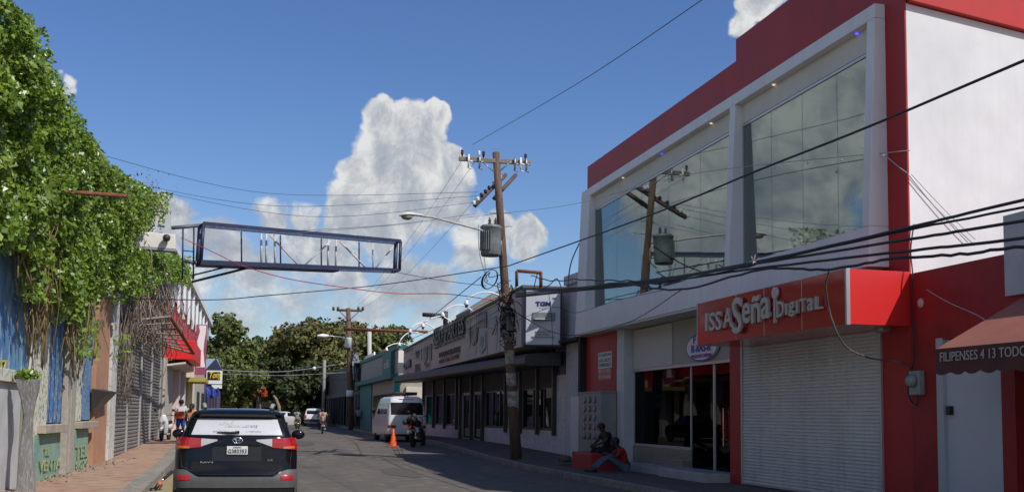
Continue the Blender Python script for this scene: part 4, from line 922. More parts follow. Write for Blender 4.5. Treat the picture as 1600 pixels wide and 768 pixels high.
for x, y in ((422, 468), (517, 474), (531, 574), (615, 585)):
    ty = 358+(x-313)*.0883; by = 409+(y-309)*.043
    MB().tube([Q(x, ty), Q(y, by)], .035, 5).build('diagonal_brace', wpaint, sf)
back = Lw(272, 357)
for a_, b_, r_ in ((atP(268, 356, (-3.9, 39.5), fr0), tl, .07), (atP(288, 407, (-3.9, 39.5), fr0), bl, .07), (atP(300, 430, (-3.9, 39.5), fr0), Q(365, 414), .03), (atP(300, 440, (-3.9, 39.5), fr0), Q(408, 413), .045), (atP(285, 391, (-3.9, 39.5), fr0), Q(304, 393), .02)):
    MB().tube([a_, b_], r_, 5).build('strut', navy if r_ < .07 else mat('grey_blue_steel', (.12, .13, .16), .5), sf)
for x in (286, 303): MB().tube([Q(x, 356), Q(x-1, 436)], .03, 5).build('upright', navy, sf)
# ================================================================= LEFT SIDE: vine-covered painted building
LPA, LPB = (-4.15, 22), (-3.3, 60)
lx = lambda y: LPA[0]+(LPB[0]-LPA[0])*(y-22)/38
ly = lambda px, py=640: Lw(px, py)[1]
def lbox(mb, y0, y1, z0, z1, o0, o1):   # o positive = out towards the street
    return mb.hexa([(lx(y0)+o1, y0, z0), (lx(y0)+o0, y0, z0), (lx(y1)+o0, y1, z0), (lx(y1)+o1, y1, z0), (lx(y0)+o1, y0, z1), (lx(y0)+o0, y0, z1), (lx(y1)+o0, y1, z1), (lx(y1)+o1, y1, z1)])
ob = thing('painted_building', 'old flaking building with blue shutters, cream pilasters and teal bases under the vine', 'building', (-4.2, 27, .2))
peel = mat('peeling_cream', (.66, .63, .52), .85, (.54, .58, .48), 2.2, bump=.2, col3=(.2, .16, .12))
blued = mat('blue_door_paint', (.045, .14, .36), .7, (.1, .24, .44), 1.6, bump=.2, col3=(.36, .4, .4))
blue2 = mat('pale_blue_paint', (.12, .25, .4), .7, (.05, .13, .32), 3, bump=.15, col3=(.4, .42, .4))
teal = mat('teal_paint', (.14, .3, .26), .8, (.26, .38, .3), 1.8, bump=.15, col3=(.34, .36, .22))
oran = mat('peach_plaster', (.46, .24, .14), .85, (.4, .2, .12), 1.6, bump=.15, col3=(.3, .2, .14))
yel = mat('yellow_lettering', (.55, .48, .08), .75, (.4, .38, .12), 8)
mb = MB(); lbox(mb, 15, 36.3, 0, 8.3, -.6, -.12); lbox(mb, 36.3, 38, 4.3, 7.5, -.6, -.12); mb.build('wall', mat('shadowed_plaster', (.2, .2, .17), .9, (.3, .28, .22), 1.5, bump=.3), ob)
def lpart(x0, x1, z0, z1, o0, o1, nm, m_, bev=0, yref=640):
    mb = MB(); lbox(mb, ly(x0, yref), ly(x1, yref), z0, z1, o0, o1); return mb.build(nm, m_, ob, bev)
g0 = .1
f = MB(); lbox(f, 17.5, ly(42), 2.33, 5.2, -.1, -.02); d1 = f.build('shutter_door', mat('patchy_blue_paint', (.03, .12, .34), .65, (.16, .32, .5), 1.1, bump=.15, stretch=(1, 1, .4), col3=(.4, .46, .5)), ob)
lpart(-80, 45, 2.1, 2.32, -.1, .1, 'sill', peel, .01); lpart(-80, 30, 0, 2.09, -.1, .02, 'base_panel', mat('pale_base', (.5, .52, .52), .8, (.42, .42, .4), 2, bump=.1), .0)
lpart(46, 71, g0, 5.3, -.1, .03, 'pilaster', peel, .01)
f = MB(); y0, y1 = ly(72), ly(97); lbox(f, y0, y1, 1.33, 5, -.1, -.03); d2 = f.build('shutter_door', blued, ob)
for k in range(1, 4):
    y = y0+(y1-y0)*k/4; f = MB(); lbox(f, y-.012, y+.012, 1.35, 5, -.031, -.022); f.build('seam', navy, d2)
lpart(57, 94, 1.12, 1.3, -.1, .2, 'sill', mat('sill_concrete', (.42, .36, .28), .85, (.3, .25, .2), 4, bump=.2), .012)
lpart(51, 92, g0, 1.1, -.1, .06, 'base_panel', teal)
lpart(128, 142, 1.37, 5, -.1, -.02, 'shutter_door', blue2)
lpart(116, 142, 1.16, 1.33, -.1, .2, 'sill', MATS['sill_concrete'], .012)
lpart(113, 136, g0, 1.14, -.1, .06, 'base_panel', teal)
lpart(112, 127, 1.34, 5.4, -.1, .0, 'pilaster', peel, .01)
# yellow hand painted writing
def LT(s, x0, y0, x1, y1, yt, out):
    a = Lw(x0, y0); b = Lw(x1, y1); t = Lw(x0, yt); o = Vector((out, 0, 0)); return (s, a+o, b-a, Vector((0, 0, t[2]-a[2])))
texts([LT('807', 0, 418, 10, 418, 377+3, .02-.0)], yel, d1) if False else None
texts([LT('807', -14, 584, 10, 582, 562, .0), LT('4-0169', -12, 610, 20, 606, 588, .0)], yel, d1, bold=.01, depth=.012)
texts([LT('TEL', 62, 711, 71, 710, 699, .08), LT('VENTA', 54, 737, 88, 731, 719, .08), LT('807', 64, 757, 83, 752, 742, .08), LT('TEL', 112, 716, 132, 712, 696, .08), LT('8070', 113, 735, 132, 728, 721, .08)], mat('faded_yellow', (.36, .37, .17), .85, (.22, .34, .22), 5), ob, bold=.01)
for s in range(6):
    pass
# timber post with splits between the bays
f = MB(); 
for k, (a_, b_) in enumerate(((99, 102.4), (102.8, 107), (107.4, 111.5))): lbox(f, ly(a_), ly(b_), .1+.05*k, 4.9, -.05, .1+.02*(k % 2))
f.build('timber_post', oldwood, ob, bev=.01)
# peach plaster bay and white end pier
oc = MB(); lbox(oc, ly(144), ly(164), .1, 4.75, -.3, .06); oco = oc.build('peach_pier', oran, ob, bev=.01)
wp = MB(); lbox(wp, ly(165), ly(174), .1, 5.6, -.3, .12); wp.build('white_pier', mat('lime_white', (.62, .6, .56), .85, (.5, .48, .44), 1.5, bump=.2, col3=(.3, .28, .25)), ob, bev=.01)
c = Lw(150, 628); hd_ = MB(); hd_.add([c+Vector(v) for v in ((-.0, -1.1, .35), (.0, 1.0, .4), (.45, .9, .3), (.45, -1.0, .28), (0, -.9, -.25), (0, .2, -.3))], [(0, 1, 2, 3), (0, 3, 4), (3, 2, 5, 4), (2, 1, 5)])
tag(hd_.build('metal_hood', dmetal), 'black rusty sheet metal hood fixed to the peach pier', 'hood')
# concrete stump in front
st = thing('concrete_stump', 'grey weathered concrete stump with flared top standing before the blue shutters', 'stump', (-3.65, 21.6, .15))
m_ = MB(); sy = 21.6; k_ = 21.6/F*1.0
pr = [(768+40, 28, 60, 0), (768, 25, 56, 0), (700, 31, 51, 0), (650, 37, 52, 0), (625, 33, 57, 0), (605, 27, 62, 0), (592, 24, 63, 0)]
vs_ = []
for y, x0, x1, _ in pr:
    a_, b_ = atY(x0, y, sy), atY(x1, y, sy); c = (a_+b_)/2; w_ = (b_-a_)[0]/2
    for j in range(12):
        t = 2*PI*j/12+PI/12; cx, cy = math.cos(t), math.sin(t); q = max(abs(cx), abs(cy))**.7
        vs_.append((c[0]+w_*cx/q+random.uniform(-.006, .006), sy+w_*.6*cy/q, c[2]))
m_.add(vs_, [(i*12+j, i*12+(j+1) % 12, (i+1)*12+(j+1) % 12, (i+1)*12+j) for i in range(len(pr)-1) for j in range(12)]+[tuple(range((len(pr)-1)*12, len(pr)*12))], 0, False)
m_.build('trunk', mat('stump_concrete', (.22, .215, .21), .9, (.14, .135, .13), 3, bump=.6, stretch=(3, 3, .6), col3=(.3, .29, .28)), st, bev=.01)
# rusty pipe pole
rp = tag(MB().tube([atY(30, 294.5, 22.6), atY(200, 306.5, 22.6)], .042, 10).build('rusty_pipe', rust), 'long rusty pipe sticking out of the vine high over the left pavement', 'pipe')
tag(MB().tube([atY(199, 303, 22.5), atY(208, 289, 22.5)], .007, 4).build('twig', steel), 'tiny pale twig at the tip of the rusty pipe', 'twig')
# ---- shuttered shop
ss = thing('shuttered_shop', 'grey shop with long closed steel shutters and dead vine hanging above', 'building', (-3.7, 43, .4))
m_ = MB(); y0, y1 = ly(174), ly(250)
lbox(m_, y0, y1+3, 4.45, 7.2, -.4, -.1); lbox(m_, y0, y1, 0, 4.5, -8, -1.0); lbox(m_, y1-.5, y1+.3, .2, 4.6, -.5, .05); lbox(m_, y0, y1+3, 7.2, 7.4, -8, -.1); lbox(m_, y1-.3, y1, 0, 7.2, -8, -.1)
m_.build('wall', mat('dull_plaster', (.3, .29, .26), .9, (.22, .21, .19), 1.2, bump=.2, col3=(.15, .14, .12)), ss)
nb_ = 4; ws = (y1-.5-y0)/nb_
shm = mat('steel_shutter', (.24, .225, .205), .6, (.17, .16, .145), .8, bump=.05, streak=.3)
for b_i in range(nb_):
    ya_, yb_ = y0+ws*b_i+.08, y0+ws*(b_i+1)-.08; prof = []; N_ = 34; z0, z1 = .2, 4.45
    for k in range(N_): z = z0+(z1-z0)*k/N_; dz = (z1-z0)/N_; prof += [(-.03, z), (.01, z+dz*.3), (.01, z+dz*.7), (-.03, z+dz*.95)]
    vs_ = []
    for (o, z) in prof: vs_ += [(lx(ya_)+o, ya_, z), (lx(yb_)+o, yb_, z)]
    m_ = MB(); m_.add(vs_, [(2*i, 2*i+1, 2*i+3, 2*i+2) for i in range(len(prof)-1)]); so_ = m_.build('shutter', shm, ss)
    m_ = MB(); lbox(m_, yb_, yb_+.16, .15, 4.5, -.06, .05); m_.build('post', mat('post_grey', (.35, .34, .32), .6), ss)
m_ = MB(); lbox(m_, y0-.3, y0+.08, .3, 4.5, -.06, .05); m_.build('post', MATS['post_grey'], ss)
# steel canopy frame
cf = thing('canopy_frame', 'bare rusty steel canopy frame jutting out over the closed shutters', 'frame', (-3.2, 44, 4.4))
A1, A2, B1, B2 = Lw(205, 497), Lw(246, 547), atY(268, 497, 44), atY(301, 551, 52)
A1 = Vector((lx(38), 38, 4.5)); A2 = Vector((lx(49), 49, 4.45)); B1 = atY(266, 494, 38.5); B2 = atY(302, 552, 50)
m_ = MB(); m_.tube([B1, B2], .07, 4); m_.build('front_bar', rust, cf)
m_ = MB()
for t in np.linspace(0, 1, 8): m_.tube([A1+(A2-A1)*t, B1+(B2-B1)*t], .03 if 0 < t < 1 else .05, 4)
for s in (.35, .7): m_.tube([A1+(B1-A1)*s, A2+(B2-A2)*s], .02, 4)
m_.build('rib', mat('rib_paint', (.3, .27, .24), .7, (.12, .08, .06), 8), cf)
m_ = MB(); m_.tube([A1, A2], .05, 4).tube([B1, Vector((lx(38), 38, 5.9))], .018, 4).tube([B2, Vector((lx(49), 49, 6.2))], .018, 4); m_.build('tie_bar', rust, cf)
# white slab sign with flood lamp
ws_ = thing('slab_sign', 'blank white slab sign poking out of the vine beside the blue frame', 'sign', (-3, 38.9, 7.5))
a_, b_, c_, d_ = atY(206, 384, 38.8), atY(274, 389, 38.8), atY(274, 366, 38.8), atY(206, 361, 38.8); bk = Vector((0, .5, 0))
m_ = MB(); m_.hexa([a_, b_, b_+bk, a_+bk, d_, c_, c_+bk, d_+bk]); m_.build('panel', mat('slab_white', (.78, .75, .68), .6, (.68, .64, .58), 2), ws_, bev=.02)
m_ = MB(); m_.hexa([p+Vector((0, 0, z)) for z in (-.07, -.005) for p in (a_, b_, b_+bk, a_+bk)]); m_.build('lower_rim', mat('rim_grey', (.3, .3, .34), .6), ws_)
c = atY(260.5, 372, 38.7); m_ = MB(); m_.lathe([(.11, 0), (.13, -.08), (.08, -.2), (.04, -.22)], tuple(c), 'y', 14); m_.build('flood_lamp', dmetal, ws_); 
# grey roof vent boxes
for k, (x0, y0_, x1, y1_) in enumerate(((242, 338, 247, 366), (257, 336, 267, 364))):
    p, q = atY(x0, y1_, 39.5), atY(x1, y0_, 39.5)
    tag(MB().box((p[0], 39.4, p[2]-.2), (q[0], 39.4+(q[0]-p[0])*1.2, q[2])).build('roof_duct', mat('duct_grey', (.5, .52, .55), .5, (.4, .42, .45), 3), bev=.01), ('narrow' if k == 0 else 'wide')+' pale grey upright duct above the white slab sign', 'duct')
tag(MB().tube([atY(240, 352, 39.5), atY(258, 354, 39.5)], .03, 4).tube([atY(231, 362, 39.5), atY(240, 352, 39.5)], .03, 4).build('duct_bracket', dmetal), 'thin bracket bar joining the two grey ducts', 'bracket')
# wall strip going up to the truss: sunlit white edge wall beyond
wb2 = thing('white_building', 'far white upper-storey building with slanting roof edge on the left side', 'building', (-3.3, 60, .5))
m_ = MB(); ya_, yb_ = 50.5, 84
m_.hexa([(lx(ya_)+.2, ya_, 6.75), (-14, ya_, 6.75), (-14, yb_, 6.75), (lx(yb_)+.2, yb_, 6.75), (lx(ya_)+.2, ya_, 8.8), (-14, ya_, 8.8), (-14, yb_, 7.95), (lx(yb_)+.2, yb_, 7.95)])
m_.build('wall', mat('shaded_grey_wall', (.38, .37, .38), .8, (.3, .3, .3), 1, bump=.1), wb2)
m_ = MB(); m_.hexa([(lx(ya_)+.42, ya_, 8.75), (-14, ya_, 8.75), (-14, yb_+.3, 7.9), (lx(yb_)+.42, yb_+.3, 7.9), (lx(ya_)+.42, ya_, 9.05), (-14, ya_, 9.05), (-14, yb_+.3, 8.3), (lx(yb_)+.42, yb_+.3, 8.3)])
m_.build('roof_edge', mat('roof_edge_white', (.72, .7, .68), .6), wb2)
for k in range(9):
    y = 52+k*3.4; MB().box((lx(y)+.2, y, 6.3), (lx(y)+.32, y+.25, 8.6)).build('column', whitem, wb2)
# red shop
rs = thing('red_shop', 'bright red shop with projecting red awning past the steel shutters', 'building', (-3.2, 56, .5))
m_ = MB(); lbox(m_, 51.4, 72, .3, 6.7, -8, .0); m_.build('wall', mat('bright_red_wall', (.62, .015, .02), .5, (.5, .015, .02), 1), rs)
m_ = MB(); lbox(m_, 51.2, 55.5, .3, 4.0, -.1, .14); m_.build('white_pier', mat('beige_pier', (.5, .45, .38), .8, (.4, .36, .3), 3), rs)
for k in range(4): lbox(MB(), 57+k*3.6, 57.9+k*3.6, .3, 4.0, .02, .3).build('column', mat('pale_column', (.6, .55, .5), .7), rs)
for k in range(3): lbox(MB(), 58.2+k*3.6, 60.4+k*3.6, .4, 3.4, -.02, .06).build('doorway', dark, rs)
m_ = MB(); p, q = atY(252, 556, 52), atY(307, 560, 52); m_.box((-3.6, 52, 3.95), (-2.2, 60, 4.8)); m_.build('awning_box', mat('awning_red', (.7, .02, .02), .45), rs, bev=.02)
m_ = MB(); m_.hexa([(-3.6, 51.8, 3.6), (-2.55, 51.8, 3.75), (-2.55, 62, 3.75), (-3.6, 62, 3.6), (-3.6, 51.8, 3.68), (-2.55, 51.8, 3.83), (-2.55, 62, 3.83), (-3.6, 62, 3.68)]); m_.build('canopy', mat('pale_canopy', (.6, .56, .5), .7), rs)
# purple and white projecting sign, yellow canopy
pg = thing('hanging_sign', 'tall purple sign with a torn white poster strip past the red shop', 'sign', (-2.3, 62, 5))
a_, b_ = atY(304, 580, 62), atY(321, 578, 62)
m_ = MB(); m_.box((a_[0], 62, 3.6), (b_[0], 62.4, 6.3)); m_.build('panel', mat('purple_panel', (.33, .07, .16), .6, (.25, .05, .12), 2), pg)
m_ = MB(); zz = [6.25, 5.9, 5.4, 4.9, 4.4, 4.0]
l_ = [(a_[0]+(b_[0]-a_[0])*(.25+.12*math.sin(k*2.1)), 61.98, z) for k, z in enumerate(zz)]; r_ = [(a_[0]+(b_[0]-a_[0])*(.85+.1*math.sin(k*1.3+1)), 61.98, z) for k, z in enumerate(zz)]
m_.add(l_+r_, [(k, k+1, 6+k+1, 6+k) for k in range(5)]); m_.build('poster', porc, pg)
yc_ = thing('yellow_canopy', 'mustard yellow canopy and column beyond the purple sign', 'canopy', (-2.2, 63, .5))
m_ = MB(); m_.box((-3.6, 61, 3.2), (-1.95, 66, 3.42)); m_.build('canopy', mat('mustard', (.4, .34, .08), .7), yc_); MB().box((-2.9, 62, .45), (-2.65, 62.3, 3.2)).build('column', mat('pale_yellow', (.6, .55, .3), .7), yc_)
far1 = thing('shop_row', 'far mixed shops with cream and purple fronts beyond the yellow canopy', 'building', (-3, 80, .5))
m_ = MB(); lbox(m_, 72, 82, .3, 5.4, -6, .1); m_.build('wall', mat('cream_front', (.5, .45, .36), .8, (.38, .34, .28), .7), far1); m_ = MB(); lbox(m_, 82, 112, .3, 3.6, -6, .1); m_.build('purple_wall', mat('purple_wall', (.16, .07, .2), .7, (.05, .06, .12), .8), far1)
for k in range(6): lbox(MB(), 74+k*5, 76.5+k*5, .4, 2.9, .08, .14).build('doorway', dark, far1)
ts = thing('tony_sign', 'white sign with yellow handwritten Tony lettering on black at the left row end', 'sign', (-2, 84, 5))
a_, b_, c_ = atY(322, 599, 84), atY(347, 599, 84), atY(322, 578, 84)
m_ = MB(); m_.box((a_[0], 84, a_[2]), (b_[0], 84.25, c_[2])); m_.build('board', porc, ts)
m_ = MB(); m_.box((a_[0]+.08, 83.97, a_[2]+.3), (b_[0]-.15, 83.995, c_[2]-.1)); m_.build('black_panel', black, ts)
texts([('Tony', (a_[0]+.12, 83.95, a_[2]+.25), ((b_[0]-a_[0])*.8, 0, .08), (.12, 0, (c_[2]-a_[2])*.62))], mat('sign_yellow', (.75, .55, .03), .5), ts, bold=.02)
MB().box((a_[0]+.4, 84, a_[2]-.32), (b_[0]+.0, 84.2, a_[2]-.06)).build('lower_board', porc, ts)
zr = thing('corrugated_roof', 'tilted pale corrugated roof with blue tarpaulin end above the Tony sign', 'roof', (-2.2, 86, 5.5))
p = [atY(318, 577, 85), atY(318, 560, 90), atY(340, 560, 90), atY(346, 575, 85)]
m_ = MB(); m_.quad(*p); m_.build('sheet', mat('zinc', (.5, .55, .6), .4, (.4, .45, .5), 3, metal=.4), zr); m_ = MB(); m_.add([atY(318, 580, 84.9), p[3]+Vector((.05, -.1, -.1)), p[2]+Vector((0, -5, -.2))], [(0, 1, 2)]); m_.build('gable_end', navy, zr)
zr.children
bt = thing('blue_tarpaulin', 'blue tarpaulin stall cover below the Tony sign', 'tarpaulin', (-2, 80, 3.5))
m_ = MB(); tq = [atY(322, 622, 80), atY(343, 618, 80), atY(342, 606, 80.6), atY(322, 603, 80.6)]; gv = []
for i in range(13):
    for j in range(7):
        u, v = i/12, j/6; p_ = (tq[0]*(1-u)+tq[1]*u)*(1-v)+(tq[3]*(1-u)+tq[2]*u)*v; gv.append(p_+Vector((0, -.25*math.sin(u*15)*(1-v)+.1*math.sin(v*9+u*4), .07*math.sin(u*11+v*3))))
m_.add(gv, [(i*7+j, i*7+j+1, (i+1)*7+j+1, (i+1)*7+j) for i in range(12) for j in range(6)], 0, True)
m_.build('cloth', mat('tarp_blue', (.012, .03, .2), .6), bt)
# ---------------------------------------------------------------- FOLIAGE helpers
def leaf_mesh(name, P, Nrm, size, m_, parent=None, asp=.62, bend=.25):
    n = len(P); P = np.asarray(P); Nrm = Nrm/np.linalg.norm(Nrm, axis=1)[:, None]
    t = RNG.normal(size=(n, 3)); t[:, 2] -= .5; t -= (t*Nrm).sum(1)[:, None]*Nrm; t /= np.linalg.norm(t, axis=1)[:, None]
    b = np.cross(Nrm, t); s = (size*(.6+.8*RNG.random(n)))[:, None]
    V = np.stack([P-t*s*.5, P+b*s*asp*.5-Nrm*s*bend*.3, P+t*s*.55, P-b*s*asp*.5-Nrm*s*bend*.3], 1).reshape(-1, 3)
    me = bpy.data.meshes.new(name); me.vertices.add(4*n); me.vertices.foreach_set('co', V.ravel())
    me.loops.add(4*n); me.loops.foreach_set('vertex_index', np.arange(4*n)); me.polygons.add(n)
    me.polygons.foreach_set('loop_start', np.arange(0, 4*n, 4)); me.polygons.foreach_set('loop_total', np.full(n, 4))
    me.update(); me.materials.append(m_); return link(name, me, parent)
def inpoly(x, y, poly):
    c = np.zeros(len(x), bool); j = len(poly)-1
    for i in range(len(poly)):
        xi, yi = poly[i]; xj, yj = poly[j]
        c ^= ((yi > y) != (yj > y)) & (x < (xj-xi)*(y-yi)/(yj-yi+1e-9)+xi); j = i
    return c
RRn = np.array(RR)
def projn(P):
    c = (P-np.array([0, 0, EYE])) @ RRn; return 800+F*c[:, 0]/-c[:, 2], 384-F*c[:, 1]/-c[:, 2]+SH
def nz(y, z, s):        # cheap smooth noise
    return (np.sin(y*s*1.3+z*s*.7)+np.sin(y*s*.6-z*s*1.7+2.1)+np.sin(y*s*2.3+z*s*2.1+.7)*.6+np.sin(y*s*4.1-z*s*3.3+4)*.35)/2.95
vine = thing('climbing_vine', 'huge leafy green climbing vine covering the top of the left building', 'vine', (-4.1, 27, 3))
poly = [(-200, -300), (-30, -40), (8, -8), (22, 6), (38, 22), (46, 45), (58, 62), (68, 95), (82, 108), (92, 140), (112, 168), (122, 192), (146, 222), (158, 248), (176, 266), (200, 278), (232, 292), (240, 312), (232, 340), (222, 356),
        (206, 366), (204, 388), (240, 398), (270, 402), (290, 405), (296, 428), (288, 442), (262, 436), (246, 432), (228, 452), (206, 458), (176, 446), (150, 452), (128, 480), (118, 462), (100, 440), (82, 420), (60, 405), (40, 398), (20, 385), (-200, 380)]
n0 = 520000
yy = 16+RNG.random(n0)**1.2*42; zz = 3+RNG.random(n0)*8.5
lump = nz(yy, zz, 1.5)+.7*nz(yy+3, zz, 3.4)+.4*nz(yy, zz+5, 7.5)
off = .1+(.42+.36*lump).clip(.05, 1.3)*RNG.random(n0)**.45
P = np.stack([-4.15+(yy-22)*.02237+off, yy, zz], 1)
px_, py_ = projn(P); jx = RNG.normal(0, 7, n0)+6*nz(yy, zz, 5)
ok = inpoly(px_+jx, py_+jx*.7, poly)
ok &= RNG.random(n0) < np.clip(.55+.42*lump, .05, 1)
P = P[ok][:135000]
Nr = RNG.normal(size=(len(P), 3))*.85+np.array([.75, -.45, .55])
leaf_mesh('foliage', P, Nr, .065+.055*RNG.random(len(P)), leafm, vine, .72)
# stray shoots along the top outline
sp_pts = []
for k in range(45):
    tpx = random.uniform(20, 236); tpy = np.interp(tpx, [20, 38, 68, 92, 122, 158, 200, 236], [4, 22, 95, 140, 192, 248, 278, 295])
    b_ = np.array(Lw(tpx, tpy+8)); b_[0] += random.uniform(.0, .25); dr = np.array([random.uniform(.1, .6), random.uniform(-.3, .3), random.uniform(.0, .7)])*random.uniform(.15, .42)
    sp_pts += [b_+dr*t+np.array([0, 0, -.25*t*t])+RNG.normal(0, .035, 3) for t in np.linspace(0, 1, 16)]
sp_pts = np.array(sp_pts); leaf_mesh('foliage', sp_pts, RNG.normal(size=(len(sp_pts), 3))+np.array([.6, -.4, .5]), .1+.0*sp_pts[:, 0], leafm, vine, .72)
dl_ = mat('dead_leaf', (.12, .08, .04), .8, (.24, .17, .09), island=1, transl=.1)
dp = np.array([list(Lw(random.gauss(205, 18), random.gauss(325, 22))) for _ in range(900)]); dp[:, 0] += .3+.3*RNG.random(900); leaf_mesh('dead_foliage', dp, RNG.normal(size=(900, 3))+np.array([.6, -.4, .5]), .08+.0*dp[:, 0], dl_, vine)
# hanging stems
tan = mat('dry_stem', (.26, .19, .08), .9, (.18, .12, .06), 9); twig = mat('dead_twig', (.17, .13, .1), .9, (.26, .21, .17), 9)
m_ = MB()
for k in range(90):
    g = random.choice((0, 1, 2, 2, 3)); px = {0: random.uniform(-4, 14), 1: random.uniform(26, 44), 2: random.uniform(36, 56), 3: random.uniform(88, 128)}[g]
    y = ly(px, 420)+random.uniform(-.3, .3); zt_ = random.uniform(4.6, 6.5); zb_ = {0: 3.6, 1: 2.6, 2: 2.4, 3: 2.2}[g]+random.uniform(0, 1.2)
    x = lx(y)+random.uniform(.1, .45); m_.tube([(x+.1*math.sin(k+s), y+.12*math.sin(k*1.7+s*1.3), zt_+(zb_-zt_)*s/6) for s in range(7)], random.choice((.008, .012, .018)), 4)
m_.build('hanging_stem', tan, vine)
m_ = MB()
for k in range(300):
    px = random.triangular(172, 302, 240); y = random.uniform(36.5, 50) if px < 250 else random.uniform(44, 60); z = random.uniform(4.4, 7.3); x = lx(y)+random.uniform(.0, .6)
    pts = [(x, y, z)]
    for s in range(4): pts.append((pts[-1][0]+random.uniform(-.15, .15), pts[-1][1]+random.uniform(-.5, .5), pts[-1][2]-random.uniform(.02, .55)))
    if pts[-1][2] > 3.6: m_.tube(pts, random.choice((.012, .018, .025)), 3)
for k in range(120):
    y = random.uniform(35.5, 38.5); z = random.uniform(2.6, 5.6); x = lx(y)+random.uniform(.1, .35)
    m_.tube([(x, y, z), (x+random.uniform(-.1, .1), y+random.uniform(-.2, .2), z-.5), (x+random.uniform(-.12, .12), y+random.uniform(-.3, .3), z-1)], .012, 3)
m_.build('dead_twig', twig, vine)
def scatter(c, r, n, sq=(1, 1, 1)):
    v = RNG.normal(size=(n, 3)); v /= np.linalg.norm(v, axis=1)[:, None]; return np.array(c)+v*(r*RNG.random(n)[:, None]**.45)*np.array(sq)
for (x0, x1, ya_, yb_, n_) in ((8, 60, 395, 470, 700), (60, 110, 420, 500, 900), (95, 128, 440, 560, 700), (168, 185, 520, 560, 60), (150, 200, 440, 475, 250), (200, 296, 400, 440, 600), (236, 250, 300, 352, 300), (60, 75, 440, 505, 90)):
    a_ = np.array([list(Lw(random.uniform(x0, x1), ya_+(yb_-ya_)*random.random()**1.5)) for _ in range(n_)]); a_[:, 0] += .15+.35*RNG.random(n_)
    leaf_mesh('foliage', a_, RNG.normal(size=(n_, 3))*.7+np.array([.8, -.4, .5]), .12+.0*a_[:, 0], leafm, vine, .72)
wl = thing('sprouting_plant', 'small leafy plant sprouting on top of the concrete stump', 'plant', tuple(atY(40, 592, 21.6)))
c = atY(42, 586, 21.6); leaf_mesh('foliage', scatter(c, .24, 170, (1, .7, .5)), RNG.normal(size=(170, 3))+np.array([.3, -.5, .8]), .09*np.ones(170), leafm, wl)
MB().tube([c+Vector((0, 0, -.1)), c+Vector((.02, 0, .1))], .01, 4).tube([c+Vector((.05, 0, -.1)), c+Vector((.1, 0, .1))], .008, 4).build('stem', tan, wl)
# litter and rubble along the left wall foot
grit = MB()
for k in range(120):
    y = random.uniform(21, 36); x = lx(y)+.1+abs(random.gauss(0, .22)); s = random.uniform(.015, .05); z = G(y)+.15
    grit.add([(x+s*math.cos(a_)*random.uniform(.7, 1.2), y+s*math.sin(a_), z+h) for h in (0, s*.6) for a_ in (0, 1.5, 3, 4.6)], [(0, 1, 5, 4), (1, 2, 6, 5), (2, 3, 7, 6), (3, 0, 4, 7), (4, 5, 6, 7)])
o = grit.build('rubble', concrete); o['kind'] = 'stuff'; o['label'] = 'small stones and crumbs along the foot of the painted wall'; o['category'] = 'rubble'
# gutter dirt between kerb and the parked car
gd = MB(); pts = [(KL(y)+.0, y, G(y)+.006) for y in (18, 22, 26, 30)]+[(KL(y)+.75+.2*math.sin(y), y, G(y)+.006) for y in (30, 26, 22, 18)]
gd.add(pts, [(0, 1, 6, 7), (1, 2, 5, 6), (2, 3, 4, 5)]); o = gd.build('gutter_dirt', mat('dry_dirt', (.34, .26, .13), .95, (.22, .17, .09), 3, bump=.5, col3=(.4, .32, .17))); struct(o)
# ---------------------------------------------------------------- TREES
trunkm = mat('bark', (.1, .075, .055), .95, (.16, .13, .1), 4, bump=.4)
def tree(label, base, h, r, leafs, size, m_, crown_z=None, seed=0, sq=.75, name='leafy_tree', clumps=26, group=None):
    rg = np.random.default_rng(seed); t = thing(name, label, 'tree', base, group=group)
    b = Vector(base); cz = crown_z or h*.62; tr = MB(); top = b+Vector((0, 0, cz*.75))
    tr.tube([b, b+Vector((.1, 0, cz*.4)), top], [h*.03, h*.022, h*.015], 8)
    cs = []
    for k in range(clumps):
        v = rg.normal(size=3); v /= np.linalg.norm(v); rad = rg.random()**.4
        c = np.array([b[0], b[1], b[2]+cz])+v*np.array([r, r, (h-cz)])*rad*.86
        if c[2] < b[2]+cz*.45: c[2] = b[2]+cz*.45+rg.random()
        cs.append((c, r*(.2+.2*rg.random())))
        if k % 2 == 0: cc = Vector(c); tr.tube([top-Vector((0, 0, rg.random()*cz*.3)), (top+cc)/2+Vector((0, 0, .3)), cc], [h*.011, h*.007, h*.003], 5)
    tr.build('trunk', trunkm, t)
    w_ = np.array([c[1]**2 for c in cs]); w_ /= w_.sum(); idx = rg.choice(len(cs), leafs, p=w_)
    v = rg.normal(size=(leafs, 3)); v /= np.linalg.norm(v, axis=1)[:, None]; rad = rg.random(leafs)**.33
    C_ = np.array([cs[i][0] for i in idx]); R_ = np.array([cs[i][1] for i in idx])
    lumps = 1+.3*np.sin(v[:, 0]*7+idx)*np.sin(v[:, 2]*6+idx*2)
    Pp = C_+v*(R_*rad*lumps)[:, None]*np.array([1, 1, sq])
    leaf_mesh('crown', Pp, v*.8+rg.normal(size=(leafs, 3))*.6+np.array([0, 0, .3]), np.full(leafs, size), m_, t, .8)
    return t
lg = mat('leaf_green', (.06, .085, .016), .7, (.14, .165, .036), island=1, col3=(.18, .17, .05), transl=.15)
lo_ = mat('leaf_olive', (.07, .078, .018), .7, (.16, .15, .038), island=1, col3=(.22, .11, .04), transl=.15)
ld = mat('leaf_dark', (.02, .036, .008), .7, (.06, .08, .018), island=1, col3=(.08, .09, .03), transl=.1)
lf = mat('flame_flower', (.55, .12, .02), .7, (.45, .06, .015), island=1, col3=(.6, .25, .05), transl=.2)
